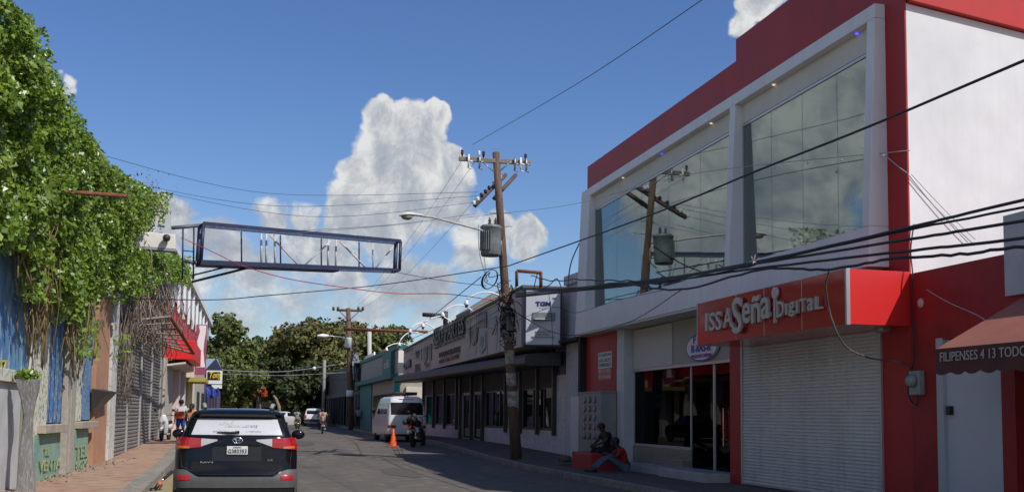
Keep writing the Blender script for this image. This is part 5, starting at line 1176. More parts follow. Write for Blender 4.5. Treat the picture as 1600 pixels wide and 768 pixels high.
def T(px, ytop, Y, r, label, m_, n_=9000, size=.5, seed=0, **k):
    x = (px-379)/F*Y*1.0; q = atY(px, ytop, Y); return tree(label, (q[0], Y, .3), q[2]-.3, r, n_, size, m_, seed=seed, **k)
T(345, 488, 122, 5.0, 'dense green tree rising behind the Tony sign on the left', lg, 15000, .42, 1, clumps=30)
T(318, 520, 128, 4.5, 'green tree half hidden by the left row of shops', lg, 8000, .42, 21)
T(368, 552, 112, 3.6, 'lower bright green tree right of the Tony sign', lg, 9000, .36, 2)
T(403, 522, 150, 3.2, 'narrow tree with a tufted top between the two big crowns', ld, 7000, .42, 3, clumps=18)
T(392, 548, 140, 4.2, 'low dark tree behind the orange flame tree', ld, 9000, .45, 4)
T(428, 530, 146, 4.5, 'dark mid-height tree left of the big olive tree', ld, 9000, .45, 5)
T(478, 484, 138, 6.8, 'biggest olive-green tree above the white pickup', lo_, 20000, .46, 6, clumps=40)
T(520, 482, 146, 6.2, 'tall olive tree directly behind the far utility pole', lo_, 17000, .48, 7, clumps=34)
T(560, 494, 150, 6.0, 'wide olive tree behind the grey far shops', lo_, 15000, .48, 8, clumps=30)
T(598, 508, 150, 5.0, 'rightmost tree beyond the teal shop roof', lg, 12000, .48, 9)
T(628, 530, 156, 4.2, 'low green tree half hidden by the arched lights', lg, 8000, .48, 10)
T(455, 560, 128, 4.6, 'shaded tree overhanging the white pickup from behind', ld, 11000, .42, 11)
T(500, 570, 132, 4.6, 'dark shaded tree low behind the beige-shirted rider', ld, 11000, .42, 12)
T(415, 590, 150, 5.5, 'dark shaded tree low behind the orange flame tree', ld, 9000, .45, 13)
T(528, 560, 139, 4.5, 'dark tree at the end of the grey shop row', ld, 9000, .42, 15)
T(360, 590, 150, 6, 'dark low tree filling the gap behind the parked car', ld, 9000, .45, 16)
ft_ = T(407, 594, 118, .85, 'small flame tree with orange flowers at the street end', lf, 500, .16, 17, clumps=7, crown_z=3.6)
o = thing('leaning_trunk', 'bare pale leaning palm trunk at the end of the street', 'trunk', tuple(atY(430, 650, 120)))
MB().tube([atY(437, 655, 120), atY(436, 635, 120), atY(431, 622, 120), atY(427, 617, 120)], [.2, .18, .14, .1], 8).build('trunk', mat('pale_bark', (.3, .24, .17), .9, (.2, .16, .11), 5), o)
wh = thing('white_house', 'small white house glimpsed through the trees left of the white sedan', 'building', (2.5, 140, .3))
p, q = atY(400, 655, 142), atY(424, 618, 142); MB().box((p[0], 142, .3), (q[0], 150, q[2])).build('wall', porc, wh); p, q = atY(436, 650, 141), atY(443, 622, 141)
wh2 = thing('white_hut', 'tiny white hut beside the leaning palm trunk', 'building', (4.8, 141, .3)); MB().box((p[0], 141, .3), (q[0], 144, q[2])).build('wall', porc, wh2); MB().box((p[0]-.1, 140.9, q[2]), (q[0]+.1, 144.1, q[2]+.15)).build('roof', rust, wh2); MB().box((p[0]+.1, 140.97, .5), (q[0]-.1, 140.99, 1.6)).build('door', dark, wh2)
MB().box((wh.location[0]-.2, 141.97, 1.2), (wh.location[0]+.8, 141.99, 2.3)).build('window', dark, wh)
# scrub closing the view at the street end
n_ = 26000; X_ = RNG.uniform(-45, 75, n_); Z_ = RNG.random(n_)**1.3*7*(.6+.4*np.sin(X_*.7)*np.sin(X_*.23+1)); Pq = np.stack([X_, 172+RNG.normal(0, 1.6, n_), .3+Z_], 1)
o = leaf_mesh('undergrowth', Pq, RNG.normal(size=(n_, 3))+np.array([0, -.6, .4]), np.full(n_, .8), ld); o['kind'] = 'stuff'; tag(o, 'dark green undergrowth closing the far end of the street', 'undergrowth')
# ---------------------------------------------------------------- FAR RIGHT BUILDINGS
tb_ = thing('teal_shop', 'cream and teal shop beyond the grey lettered building', 'building', (9, 76, .45))
X9 = 9.0; TY0, TY1 = 66.2, 88
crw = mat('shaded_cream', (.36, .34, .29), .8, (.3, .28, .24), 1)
tealb = mat('teal_shopfront', (.015, .16, .15), .6, (.012, .12, .12), 1)
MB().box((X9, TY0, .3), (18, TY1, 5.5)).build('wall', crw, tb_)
MB().box((X9-.12, TY0, 5.505), (18, TY1+.1, 5.75)).build('roof_edge', tealb, tb_)
MB().box((X9-.5, TY0+.02, 3.75), (X9-.01, TY1, 4.05)).build('teal_band', tealb, tb_)
MB().box((X9-.08, 80, .45), (X9-.004, TY1-.02, 3.74)).build('teal_front', tealb, tb_)
MB().box((X9-.05, 68, .8), (X9-.004, 79, 2.9)).build('window', mat('far_glass', (.02, .022, .025), .1), tb_)
MB().box((X9-.3, TY0-.02, .45), (X9-.01, TY0+.25, 3.74)).build('teal_corner', mat('bright_teal', (.02, .38, .36), .5), tb_)
tsn = thing('teal_sign', 'teal square sign box with white lettering on the cream shop', 'sign', (8.8, 72, 4.8))
p, q = atX(598, 598, 8.8), atX(611, 596, 8.8)
MB().box((8.75, q[1], 4.08), (X9-.004, p[1], 5.5)).build('box', tealb, tsn); texts([('ofi', (8.74, p[1]-1, 4.5), (0, -(p[1]-q[1])*.6, 0), (0, 0, .5))], porc, tsn)
wsn = thing('blank_sign', 'sunlit blank white upright panel at the teal shop corner', 'sign', (9, 65.6, 4.5)); p, q = atY(622, 582, 65.6), atY(634, 547, 65.6)
MB().box((p[0], 65.6, p[2]), (q[0], 65.75, q[2])).build('panel', mat('panel_white', (.75, .73, .66), .6), wsn)
MB().box((p[0]+.1, 65.76, p[2]+.5), (p[0]+.2, 66.2, p[2]+.6)).build('bracket', dmetal, wsn)
lw_ = thing('painted_end_wall', 'sunlit cream end wall with blue and red lettering behind the white van', 'wall', (10, 66, .4))
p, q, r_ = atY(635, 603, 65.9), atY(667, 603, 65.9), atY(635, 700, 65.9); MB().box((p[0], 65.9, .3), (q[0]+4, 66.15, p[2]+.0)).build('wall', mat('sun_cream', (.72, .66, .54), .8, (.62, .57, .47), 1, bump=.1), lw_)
def EW(s, x0, y0, x1, yt): a_ = atY(x0, y0, 65.87); b_ = atY(x1, y0, 65.87); t_ = atY(x0, yt, 65.87); return (s, a_, b_-a_, Vector((0, 0, t_[2]-a_[2])))
texts([EW('Serv. de', 648, 630, 665, 623)], mat('letter_blue', (.03, .05, .4), .6), lw_, bold=.02); texts([EW('AUTO', 652, 637, 666, 631)], mat('letter_red', (.5, .03, .03), .6), lw_, bold=.02)
MB().box((atY(650, 640, 65.87)[0], 65.84, atY(650, 655, 65.87)[2]), (q[0]+2, 65.87, atY(650, 645, 65.87)[2])).build('painted_band', mat('teal_band_paint', (.03, .3, .25), .6), lw_)
m_ = MB()
for k in range(16): x = atY(640+k*1.9, 650, 65.5)[0]; m_.tube([(x, 65.4, .5), (x, 65.4, 2.2)], .02, 4)
m_.tube([(atY(640, 650, 65.5)[0], 65.4, 2.1), (12, 65.4, 2.1)], .025, 4); m_.tube([(atY(640, 650, 65.5)[0], 65.4, .7), (12, 65.4, .7)], .025, 4)
tag(m_.build('railing', whitem), 'thin white railing in front of the painted end wall', 'railing')
gs = thing('grey_shop_row', 'dark grey far shops with barred fronts behind the far utility pole', 'building', (9, 105, .4))
dg = mat('dim_grey_wall', (.16, .155, .14), .85, (.11, .105, .095), .8)
MB().box((9.05, 88.1, .3), (20, 100, 5.6)).build('wall', dg, gs); MB().box((9.3, 100, .3), (20, 128, 6.0)).build('rear_wall', dg, gs)
for k in range(14): MB().box((9.0, 89+k*2.6, .6), (9.045 if k < 4 else 9.28, 90.5+k*2.6, 3.2)).build('doorway', dark, gs)
for k in range(9): MB().box((9.0, 102+k*2.8, .4), (9.2, 102.6+k*2.8, 3.6)).build('column', mat('grey_column', (.22, .21, .2), .8), gs)
MB().box((8.9, 89, 3.5), (9.04, 99, 5.3)).build('black_signboard', black, gs)
texts([('Tw', (8.88, 94.5, 3.9), (0, -2.6, 0), (0, 0, .9))], mat('dull_red_letters', (.3, .03, .02), .5), gs, bold=.03)
MB().box((8.6, 88.1, 5.62), (14, 99, 5.7)).build('roof', mat('zinc_dull', (.22, .23, .25), .5), gs)
zs = thing('leaning_sheet_roof', 'tilted framed grey panel leaning over the far shop beside the far pole', 'panel', (8.6, 90, 6))
q4 = [atY(553, 592, 89), atY(566, 590, 89.5), atY(558, 550, 90.5), atY(550, 552, 90)]
m_ = MB(); m_.quad(*q4); q_ = m_.build('sheet', mat('panel_grey', (.14, .15, .19), .4), zs); so2 = q_.modifiers.new('t', 'SOLIDIFY'); so2.thickness = .06
m_ = MB()
for t in (0, .33, .66, 1): m_.tube([q4[0]+(q4[1]-q4[0])*t, q4[3]+(q4[2]-q4[3])*t], .05, 4)
for t in (.25, .5, .75): m_.tube([q4[0]+(q4[3]-q4[0])*t+Vector((0, -.1, 0)), q4[1]+(q4[2]-q4[1])*t+Vector((0, -.1, 0))], .03, 4)
m_.build('frame', steel, zs)
s3 = thing('gable_roof', 'grey sloping tin roof above the teal shop edge', 'roof', (10, 92, 6)); m_ = MB(); p = [atY(562, 569, 90), atY(590, 569, 90), atY(586, 549, 93), atY(572, 556, 93)]; m_.quad(*p); m_.build('sheet', mat('tin_grey', (.2, .21, .23), .5), s3); MB().tube([atY(584, 568, 89.9), atY(585, 549, 89.9)], .07, 4).build('white_edge', porc, s3)
# ================================================================= VEHICLES
def lerp_tab(tab, z, k):
    if z <= tab[0][0]: return tab[0][k]
    for a, b in zip(tab, tab[1:]):
        if z <= b[0]: t = (z-a[0])/(b[0]-a[0]); return a[k]+(b[k]-a[k])*t
    return tab[-1][k]
class Car:
    def __init__(s, tab, bow=.05, bowf=.25): s.t = tab; s.bow = bow; s.bowf = bowf
    def ry(s, x, z):
        w_, yr, r = lerp_tab(s.t, z, 1), lerp_tab(s.t, z, 2), lerp_tab(s.t, z, 4); a = min(abs(x), w_*.9995)
        y = yr+s.bow*(a/w_)**2
        if a > w_-r: y += r-math.sqrt(max(0, r*r-(a-(w_-r))**2))
        return y
    def rp(s, x, z, off):
        e = .004; f = (s.ry(x+e, z)-s.ry(x-e, z))/(2*e); n = Vector((f, -1, 0)).normalized(); fz = (s.ry(x, z+.01)-s.ry(x, z-.01))/.02
        return Vector((x, s.ry(x, z), z))+n*off+Vector((0, 0, off*max(-.6, min(.6, fz))))
    def body(s, parent, m_):
        mb = MB(); vs_ = []; N_ = None
        for (z, w_, yr, yf, r, *_) in s.t:
            o = []
            for i in range(15):
                x = -(w_-r)+2*(w_-r)*i/14; o.append((x, yr+s.bow*(x/w_)**2))
            yb = yr+s.bow
            for i in range(1, 7): a = -PI/2+PI/2*i/6; o.append((w_-r+r*math.cos(a), yb+r+r*math.sin(a)))
            rf = min(r*2.2, w_*.6); yF = yf
            for i in range(1, 10): t = i/10; o.append((w_, yb+r+(yF-rf-yb-r)*t))
            for i in range(7): a = PI/2*i/6; o.append((w_-rf+rf*math.cos(a), yF-rf+rf*math.sin(a)))
            for i in range(1, 8): x = (w_-rf)-2*(w_-rf)*i/8; o.append((x, yF+s.bowf*.3*(1-(x/w_)**2)-0*.0))
            for i in range(7): a = PI/2+PI/2*i/6; o.append((-(w_-rf)+rf*math.cos(a), yF-rf+rf*math.sin(a)))
            for i in range(1, 10): t = 1-i/10; o.append((-w_, yb+r+(yF-rf-yb-r)*t))
            for i in range(0, 6): a = PI+PI/2*i/6; o.append((-(w_-r)+r*math.cos(a), yb+r+r*math.sin(a)))
            N_ = len(o); vs_ += [(x, y, z) for x, y in o]
        k = len(s.t)
        mb.add(vs_, [(i*N_+j, i*N_+(j+1) % N_, (i+1)*N_+(j+1) % N_, (i+1)*N_+j) for i in range(k-1) for j in range(N_)]+[tuple(range(N_)), tuple(range((k-1)*N_, k*N_))[::-1]], 0, True)
        return mb.build('body', m_, parent, world=False, sharp=38)
    def patch(s, x0, x1, zb, zt, nm, m_, parent, off=.006, nx=16, nz_=5, th=.025, bev=0):
        if not callable(zb): b_ = zb; zb = lambda x: b_
        if not callable(zt): t_ = zt; zt = lambda x: t_
        mb = MB(); vs_ = []
        for lay in (off, off-th):
            for i in range(nx+1):
                x = x0+(x1-x0)*i/nx
                for j in range(nz_+1): vs_.append(s.rp(x, zb(x)+(zt(x)-zb(x))*j/nz_, lay))
        n = nz_+1; M_ = (nx+1)*n; fs = []
        for i in range(nx):
            for j in range(nz_): a = i*n+j; fs.append((a, a+1, a+n+1, a+n)); fs.append((M_+a, M_+a+n, M_+a+n+1, M_+a+1))
            fs.append((i*n, i*n+n, M_+i*n+n, M_+i*n)); a = i*n+nz_; fs.append((a, M_+a, M_+a+n, a+n))
        for j in range(nz_): fs.append((j, M_+j, M_+j+1, j+1)); a = nx*n+j; fs.append((a, a+1, M_+a+1, M_+a))
        mb.add(vs_, fs, 0, True); return mb.build(nm, m_, parent, world=False, sharp=35, bev=bev)
    def side(s, y0, y1, z0, z1, nm, m_, parent, off=.006, y0t=None, y1t=None):
        y0t = y0 if y0t is None else y0t; y1t = y1 if y1t is None else y1t
        for sg in (-1, 1):
            mb = MB(); vs_ = []; nn = 4
            for lay in (off, off-.02):
                for j in range(nn+1):
                    t = j/nn; z = z0+(z1-z0)*t; w_ = lerp_tab(s.t, z, 1)+lay; a, b = y0+(y0t-y0)*t, y1+(y1t-y1)*t
                    vs_ += [(sg*w_, a, z), (sg*w_, b, z)]
            k = 2*(nn+1); fs = [(2*j, 2*j+1, 2*j+3, 2*j+2) for j in range(nn)]+[(k+2*j, k+2*j+2, k+2*j+3, k+2*j+1) for j in range(nn)]+[(2*j, 2*j+2, k+2*j+2, k+2*j) for j in range(nn)]+[(2*j+1, k+2*j+1, k+2*j+3, 2*j+3) for j in range(nn)]+[(0, k, k+1, 1), (2*nn, 2*nn+1, k+2*nn+1, k+2*nn)]
            mb.add(vs_, fs); mb.build(nm, m_, parent, world=False)
def wheel(parent, x, y, r, w_=.2, nm='wheel', rimm=None):
    o = MB().lathe([(r*.62, -w_/2), (r*.9, -w_/2), (r, -w_*.36), (r, w_*.36), (r*.9, w_/2), (r*.62, w_/2)], (x, y, r), 'x', 24).build(nm, rubber, parent, world=False)
    m_ = MB(); m_.lathe([(r*.63, -w_*.42), (r*.55, -w_*.3), (r*.12, -w_*.3), (r*.12, w_*.3), (r*.55, w_*.3), (r*.63, w_*.42)], (x, y, r), 'x', 20)
    ri = m_.build('rim', rimm or silver, o, world=False); return o
bp_ = mat('black_car_paint', (.006, .006, .008), .22, coat=.25, spec=.25); bp_.node_tree.nodes['Principled BSDF'].inputs['Roughness'].default_value = .18
greyplast = mat('grey_bumper_plastic', (.09, .09, .085), .6, (.07, .07, .066), 5)
taill = mat('red_tail_light', (.34, .006, .006), .12, coat=1); clearl = mat('clear_lens', (.42, .42, .43), .1, coat=1); ambl = mat('amber_lens', (.6, .12, .01), .15, coat=1)
refl = mat('red_reflector', (.4, .01, .01), .25)
darkglass = mat('car_dark_glass', (.008, .009, .01), .12, spec=.35)
stick = mat('white_window_film', (.56, .56, .57), .25, (.48, .48, .5), 2, coat=.6)
suvt = [(.22, .80, .12, 4.30, .12), (.30, .87, .05, 4.42, .16), (.42, .905, .01, 4.5, .2), (.6, .915, .0, 4.52, .2), (.66, .918, .03, 4.5, .2), (.72, .92, .07, 4.46, .2), (.9, .922, .09, 4.38, .2), (1.04, .915, .1, 4.25, .2), (1.12, .895, .11, 3.9, .2), (1.19, .865, .125, 3.3, .18), (1.24, .825, .15, 3.1, .16), (1.32, .79, .19, 2.95, .14), (1.42, .755, .25, 2.72, .13), (1.51, .72, .31, 2.5, .13), (1.545, .71, .25, 2.42, .13), (1.575, .69, .21, 2.35, .14), (1.61, .66, .24, 2.2, .16), (1.64, .59, .34, 2.0, .18), (1.66, .48, .55, 1.85, .2), (1.67, .25, .8, 1.6, .15)]
def make_suv(label, loc, rz, group=None, hero=True):
    t = thing('parked_suv', label, 'car', loc, rz, group); c = Car(suvt, .07)
    b = c.body(t, bp_)
    mid = lambda x: max(0, min(1, (abs(x)-.56)/.2))
    c.patch(-.905, .905, lambda x: .465, lambda x: .615+.12*mid(x), 'bumper_trim', greyplast, t, .022, 40, 4, .05)
    c.patch(-.86, .86, .26, .46, 'lower_valance', black, t, .01, 24, 3)
    tlr = MB()
    for sg in (-1, 1):
        a_, b_ = sorted((sg*.53, sg*.9)); i_ = lambda x: (abs(x)-.53)/.37
        tl_ = c.patch(a_, b_, lambda x: 1.07-.04*i_(x), lambda x: 1.195+.025*i_(x), 'tail_light', taill, t, .018, 16, 5, .04)
        a_, b_ = sorted((sg*.29, sg*.528)); k_ = lambda x: (abs(x)-.29)/.238
        c.patch(a_, b_, lambda x: 1.165-.085*k_(x), lambda x: 1.185+.012*k_(x), 'clear_lens', clearl, tl_, .014, 10, 3, .03)
        a_, b_ = sorted((sg*.7, sg*.86)); c.patch(a_, b_, 1.05, 1.085, 'amber_strip', ambl, tl_, .021, 8, 2, .01)
        a_, b_ = sorted((sg*.67, sg*.84)); c.patch(a_, b_, .585, .64, 'reflector', refl, t, .028, 8, 2, .02)
        MB().tube([(sg*.50, .5, 1.66), (sg*.52, .56, 1.715), (sg*.55, 1.0, 1.725), (sg*.56, 2.0, 1.68), (sg*.55, 2.1, 1.62)], [.03, .035, .028, .028, .02], 8).build('roof_rail', mat('rail_grey', (.25, .25, .25), .4), t, world=False)
        m_ = MB(); m_.ball((sg*1.03, 2.95, 1.12+.1), .12, 14, sq=(1, .45, .72)); m_.tube([(sg*.84, 2.95, 1.12), (sg*.95, 2.95, 1.17)], .04, 6); m_.build('mirror', bp_, t, world=False)
    film = c.patch(-.66, .66, lambda x: 1.262+.012*(1-(x/.66)**2), lambda x: 1.5-.015*(x/.66)**2, 'rear_window', darkglass, t, .004, 20, 8, .02) if not hero else None
    if hero:
        mb_ = c.patch(-.715, .715, 1.235, 1.522, 'rear_window', darkglass, t, .003, 24, 8, .02)
        # film tapers with the glass: built as a trapezoid
        mb = MB(); vs_ = []; nx, nz_ = 24, 8
        for lay in (.011, -.006):
            for j in range(nz_+1):
                z = 1.253+(1.5-1.253)*j/nz_; hw = .68-(.68-.60)*j/nz_
                for i in range(nx+1):
                    x = -hw+2*hw*i/nx; vs_.append(c.rp(x, z-.012*(x/.7)**2*(j/nz_)-.0, lay))
        n = nx+1; M_ = n*(nz_+1); fs = []
        for j in range(nz_):
            for i in range(nx): a_ = j*n+i; fs.append((a_, a_+1, a_+n+1, a_+n))
        for i in range(nx): fs += [(i, M_+i, M_+i+1, i+1), (nz_*n+i, nz_*n+i+1, M_+nz_*n+i+1, M_+nz_*n+i)]
        for j in range(nz_): fs += [(j*n, (j+1)*n, M_+(j+1)*n, M_+j*n), (j*n+nx, M_+j*n+nx, M_+(j+1)*n+nx, (j+1)*n+nx)]
        mb.add(vs_, fs, 0, True); film = mb.build('window_film', stick, mb_, world=False, sharp=35)
        wp_ = MB(); wp_.tube([c.rp(-.30, 1.285, .02), c.rp(-.1, 1.275, .035), c.rp(.03, 1.29, .03)], [.008, .018, .022], 6); wp_.build('wiper', black, mb_, world=False)
        pl = c.patch(-.36, .37, lambda x: .865+.0*x, lambda x: 1.105, 'tailgate_recess', mat('recess_black', (.012, .012, .015), .35), t, .004, 12, 4, .02)
        c.patch(-.36, .37, 1.1, 1.128, 'garnish', bp_, t, .03, 12, 2, .03, .004)
        p_ = MB(); yp = c.ry(0, 1.02)-.02; p_.box((-.145, yp-.012, .965), (.165, yp, 1.09)); plo = p_.build('number_plate', mat('plate_white', (.68, .68, .64), .45), t, bev=.003, world=False)
        def CT(s, x, z, w_, h_, y): return (s, (x, y, z), (w_, 0, 0), (0, 0, h_))
        yp -= .016
        def localtexts(lines, m_, par, nm='lettering', bold=0., depth=.004):
            for s, p0, w__, h__ in lines: mb = MB(); text(s, p0, w__, h__, None, None, depth=depth, bold=bold, mb=mb); mb.build(nm, m_, par, world=False)
        localtexts([CT('G383353', -.13, .985, .28, .06, yp), CT('DOMINICANA', -.05, 1.065, .12, .016, yp)], mat('plate_ink', (.05, .05, .06), .5), plo, bold=.01)
        localtexts([CT('RAV4', -.53, .83, .19, .03, c.ry(-.45, .84)-.012), CT('LE', .47, .868, .075, .025, c.ry(.5, .88)-.012)], chrome, t, 'badge', .02, .008)
        # script on the film
        zz = 1.39; yf_ = c.ry(0, zz)-.03
        script = MB()
        rnd = random.Random(4); x = -.2; pts = []
        localtexts([("Yasmin Lorens", (-.2, c.ry(0, 1.38)-.022, 1.375), (.5, .0, 0), (0.0, .045, .055)), ('809-829-8802', (-.36, c.ry(.3, 1.3)-.022, 1.305), (.24, 0, 0), (0, .015, .018)), ('829-853-6722', (.12, c.ry(.3, 1.3)-.022, 1.305), (.24, 0, 0), (0, .015, .018))], mat('film_ink', (.35, .35, .38), .5), film, depth=.002)
        script.tube([(-.27+.02*k, c.ry(0, 1.42)-.018+.0*k, 1.44-.035*math.sin(k*1.05)) for k in range(12)], .0022, 3); script.build('flourish', MATS['film_ink'], film, world=False)
        e_ = MB(); y = c.ry(0, 1.175)-.02
        def ell(cx, cz, rx_, rz_): e_.tube([(cx+rx_*math.cos(a_), y, cz+rz_*math.sin(a_)) for a_ in np.linspace(0, 2*PI, 25)], .006, 5)
        ell(.01, 1.178, .072, .046); ell(.01, 1.178, .024, .044); ell(.01, 1.197, .05, .02); e_.build('emblem', chrome, t, world=False)
        MB().lathe([(.03, 0), (.035, .1)], (.52, .05, .35), 'y', 12).build('exhaust', chrome, t, world=False)
        m_ = MB(); m_.add([(-.012, 1.0, 1.66), (.012, 1.0, 1.66), (.008, .93, 1.72), (-.008, .93, 1.72), (0, 1.25, 1.665)], [(0, 1, 2, 3), (1, 4, 2), (0, 3, 4), (3, 2, 4)]); m_.build('antenna_fin', black, t, world=False)
        m_ = MB(); m_.tube([c.rp(x, .655-.0*x, .012) for x in np.linspace(-.56, .56, 14)], .006, 4); m_.build('tailgate_seam', black, t, world=False)
        for sg in (-1, 1): m_ = MB(); m_.tube([c.rp(sg*.575, .67, .006), c.rp(sg*.80, .78, .006), c.rp(sg*.83, 1.04, .004)], .004, 4); m_.build('tailgate_seam', black, t, world=False)
    c.side(.75, 1.6, 1.22, 1.5, 'side_window', darkglass, t, .004, 1.0, 1.6); c.side(1.66, 2.5, 1.22, 1.5, 'side_window', darkglass, t, .004, 1.66, 2.25)
    c.side(.2, 4.0, .28, .42, 'sill_trim', greyplast, t, .012)
    m_ = MB(); 
    for sg in (-1, 1):
        for y in (.9, 3.55): wheel(t, sg*.8, y, .36, .235)
        for y in (.9, 3.55):
            a_ = MB(); a_.tube([(sg*.9, y+.42*math.cos(q), .36+.42*math.sin(q)) for q in np.linspace(0, PI, 12)], .045, 5); a_.build('wheel_arch', greyplast, t, world=False)
    return t
make_suv('black SUV with white rear window film parked close by the left kerb', (-.07, 17.55, 0), math.radians(-.5))
# white van
vant = [(.25, .80, .1, 4.3, .08), (.35, .84, .03, 4.4, .1), (.5, .85, .0, 4.45, .1), (.9, .85, .02, 4.4, .1), (1.0, .845, .03, 4.2, .1), (1.15, .835, .05, 3.9, .1), (1.5, .80, .12, 3.5, .1), (1.8, .755, .2, 3.2, .1), (1.92, .72, .26, 3.0, .12), (2.0, .62, .36, 2.8, .14), (2.03, .4, .5, 2.5, .15)]
vw = mat('van_white_paint', (.62, .62, .62), .3, coat=.5)
vp = gp(634, 690)
van = thing('white_van', 'small white passenger van with roof rack parked at the right kerb behind the orange cone', 'van', (vp[0]+.05, vp[1], G(vp[1])), math.radians(3)); c = Car(vant, .03, .4)
van.scale = (1.06,)*3; c.body(van, vw)
c.patch(-.72, .72, 1.2, 1.74, 'rear_window', darkglass, van, .006, 14, 5)
for sg in (-1, 1):
    a_, b_ = sorted((sg*.5, sg*.84)); c.patch(a_, b_, .62, .74, 'tail_light', taill, van, .012, 8, 3)
c.patch(-.35, .35, 1.86, 1.9, 'brake_light', taill, van, .008, 6, 2)
c.patch(-.84, .84, .36, .58, 'bumper', vw, van, .04, 16, 3, .06); c.patch(-.84, .84, .27, .355, 'lower_valance', black, van, .02, 16, 2)
MB().tube([c.rp(.1, 1.22, .02), c.rp(.38, 1.14, .03)], .014, 5).build('wiper', black, van, world=False)
c.patch(-.2, .2, .82, .84, 'handle', greyplast, van, .02, 4, 2)
for y0, y1 in ((.5, 1.35), (1.42, 2.25), (2.35, 3.0)): c.side(y0, y1, 1.22, 1.72, 'side_window', darkglass, van, .005, y0+.05, y1-.05)
rk = MB()
for x in (-.5, .5): rk.tube([(x, .6, 2.0), (x, .6, 2.1), (x, 2.6, 2.1), (x, 2.6, 2.0)], .02, 5)
for y in (.6, 1.1, 1.6, 2.1, 2.6): rk.tube([(-.55, y, 2.12), (.55, y, 2.12)], .018, 5)
rk.build('roof_rack', black, van, world=False); MB().box((-.45, .62, 2.13), (.55, 1.5, 2.22)).build('rack_load', dmetal, van, world=False, bev=.01)
for sg in (-1, 1):
    for y in (.7, 3.5): wheel(van, sg*.74, y, .3, .19)
    MB().ball((sg*.95, 3.3, 1.35), .1, 8, sq=(.8, .5, 1.4)).build('mirror', black, van, world=False)
# white pickup / wagon far away
pkt = [(.35, .88, .1, 4.6, .1), (.55, .93, .0, 4.8, .1), (1.0, .93, .03, 4.7, .1), (1.1, .9, .08, 4.2, .1), (1.2, .86, .15, 3.5, .1), (1.55, .78, .3, 3.0, .12), (1.72, .7, .42, 2.6, .12), (1.78, .5, .6, 2.4, .15)]
pk = thing('white_pickup', 'white pickup driving away between two motorcyclists at the street end', 'pickup', (6.85, 112, G(112)), math.radians(-3)); c = Car(pkt, .03, .3)
c.body(pk, vw); c.patch(-.68, .68, 1.22, 1.6, 'rear_window', darkglass, pk, .006, 8, 3); c.patch(-.93, -.7, .8, 1.12, 'tail_light', taill, pk, .015, 5, 2); c.patch(.7, .93, .8, 1.12, 'tail_light', taill, pk, .015, 5, 2)
c.patch(-.9, .9, .5, .72, 'bumper', dmetal, pk, .05, 10, 2, .08); c.patch(-.5, -.2, .74, .84, 'number_plate', porc, pk, .03, 4, 2)
for sg in (-1, 1):
    for y in (.9, 3.7): wheel(pk, sg*.8, y, .38, .25)
sdt = [(.25, .8, .15, 4.3, .12), (.5, .86, .0, 4.45, .15), (.8, .87, .03, 4.3, .15), (.95, .84, .12, 4.0, .15), (1.0, .78, .9, 3.2, .15), (1.25, .66, 1.25, 2.75, .15), (1.4, .56, 1.5, 2.4, .15), (1.43, .4, 1.7, 2.2, .12)]
def sedan(label, nm, loc, rz, m_):
    sd = thing(nm, label, 'car', loc, rz); c = Car(sdt, .05, .3)
    c.body(sd, m_); c.patch(-.86, -.55, .62, .82, 'tail_light', taill, sd, .012, 5, 2); c.patch(.55, .86, .62, .82, 'tail_light', taill, sd, .012, 5, 2); c.patch(-.55, .55, 1.03, 1.33, 'rear_window', darkglass, sd, .01, 6, 3); c.side(1.3, 2.9, 1.02, 1.32, 'side_window', darkglass, sd, .01, 1.5, 2.5)
    for sg in (-1, 1):
        for y in (.85, 3.5): wheel(sd, sg*.76, y, .3, .2)
sedan('white sedan at the street end, partly hidden by the black SUV', 'white_sedan', (2.7, 101, G(112)), math.radians(-25), vw)
sedan('dark sedan parked farther up on the left, seen mirrored in the shop glass', 'dark_sedan', (-.9, 53, G(54)), 0, bp_)
# traffic cone
cn = gp(614, 697); cone = thing('traffic_cone', 'orange traffic cone leaning on the road behind the white van', 'cone', tuple(cn))
m_ = MB(); orc = mat('cone_orange', (.85, .11, .02), .5, (.7, .09, .02), 6)
m_.lathe([(.17, .035), (.16, .06), (.115, .3), (.06, .58), (.03, .74), (.015, .75)], (cn[0], cn[1], cn[2]), 'z', 18); m_.build('cone', orc, cone); MB().box((cn[0]-.22, cn[1]-.22, cn[2]+.004), (cn[0]+.22, cn[1]+.22, cn[2]+.035)).build('base', orc, cone, bev=.01)
cloth_dark = mat('dark_luggage', (.02, .02, .022), .9, (.05, .045, .04), 8)
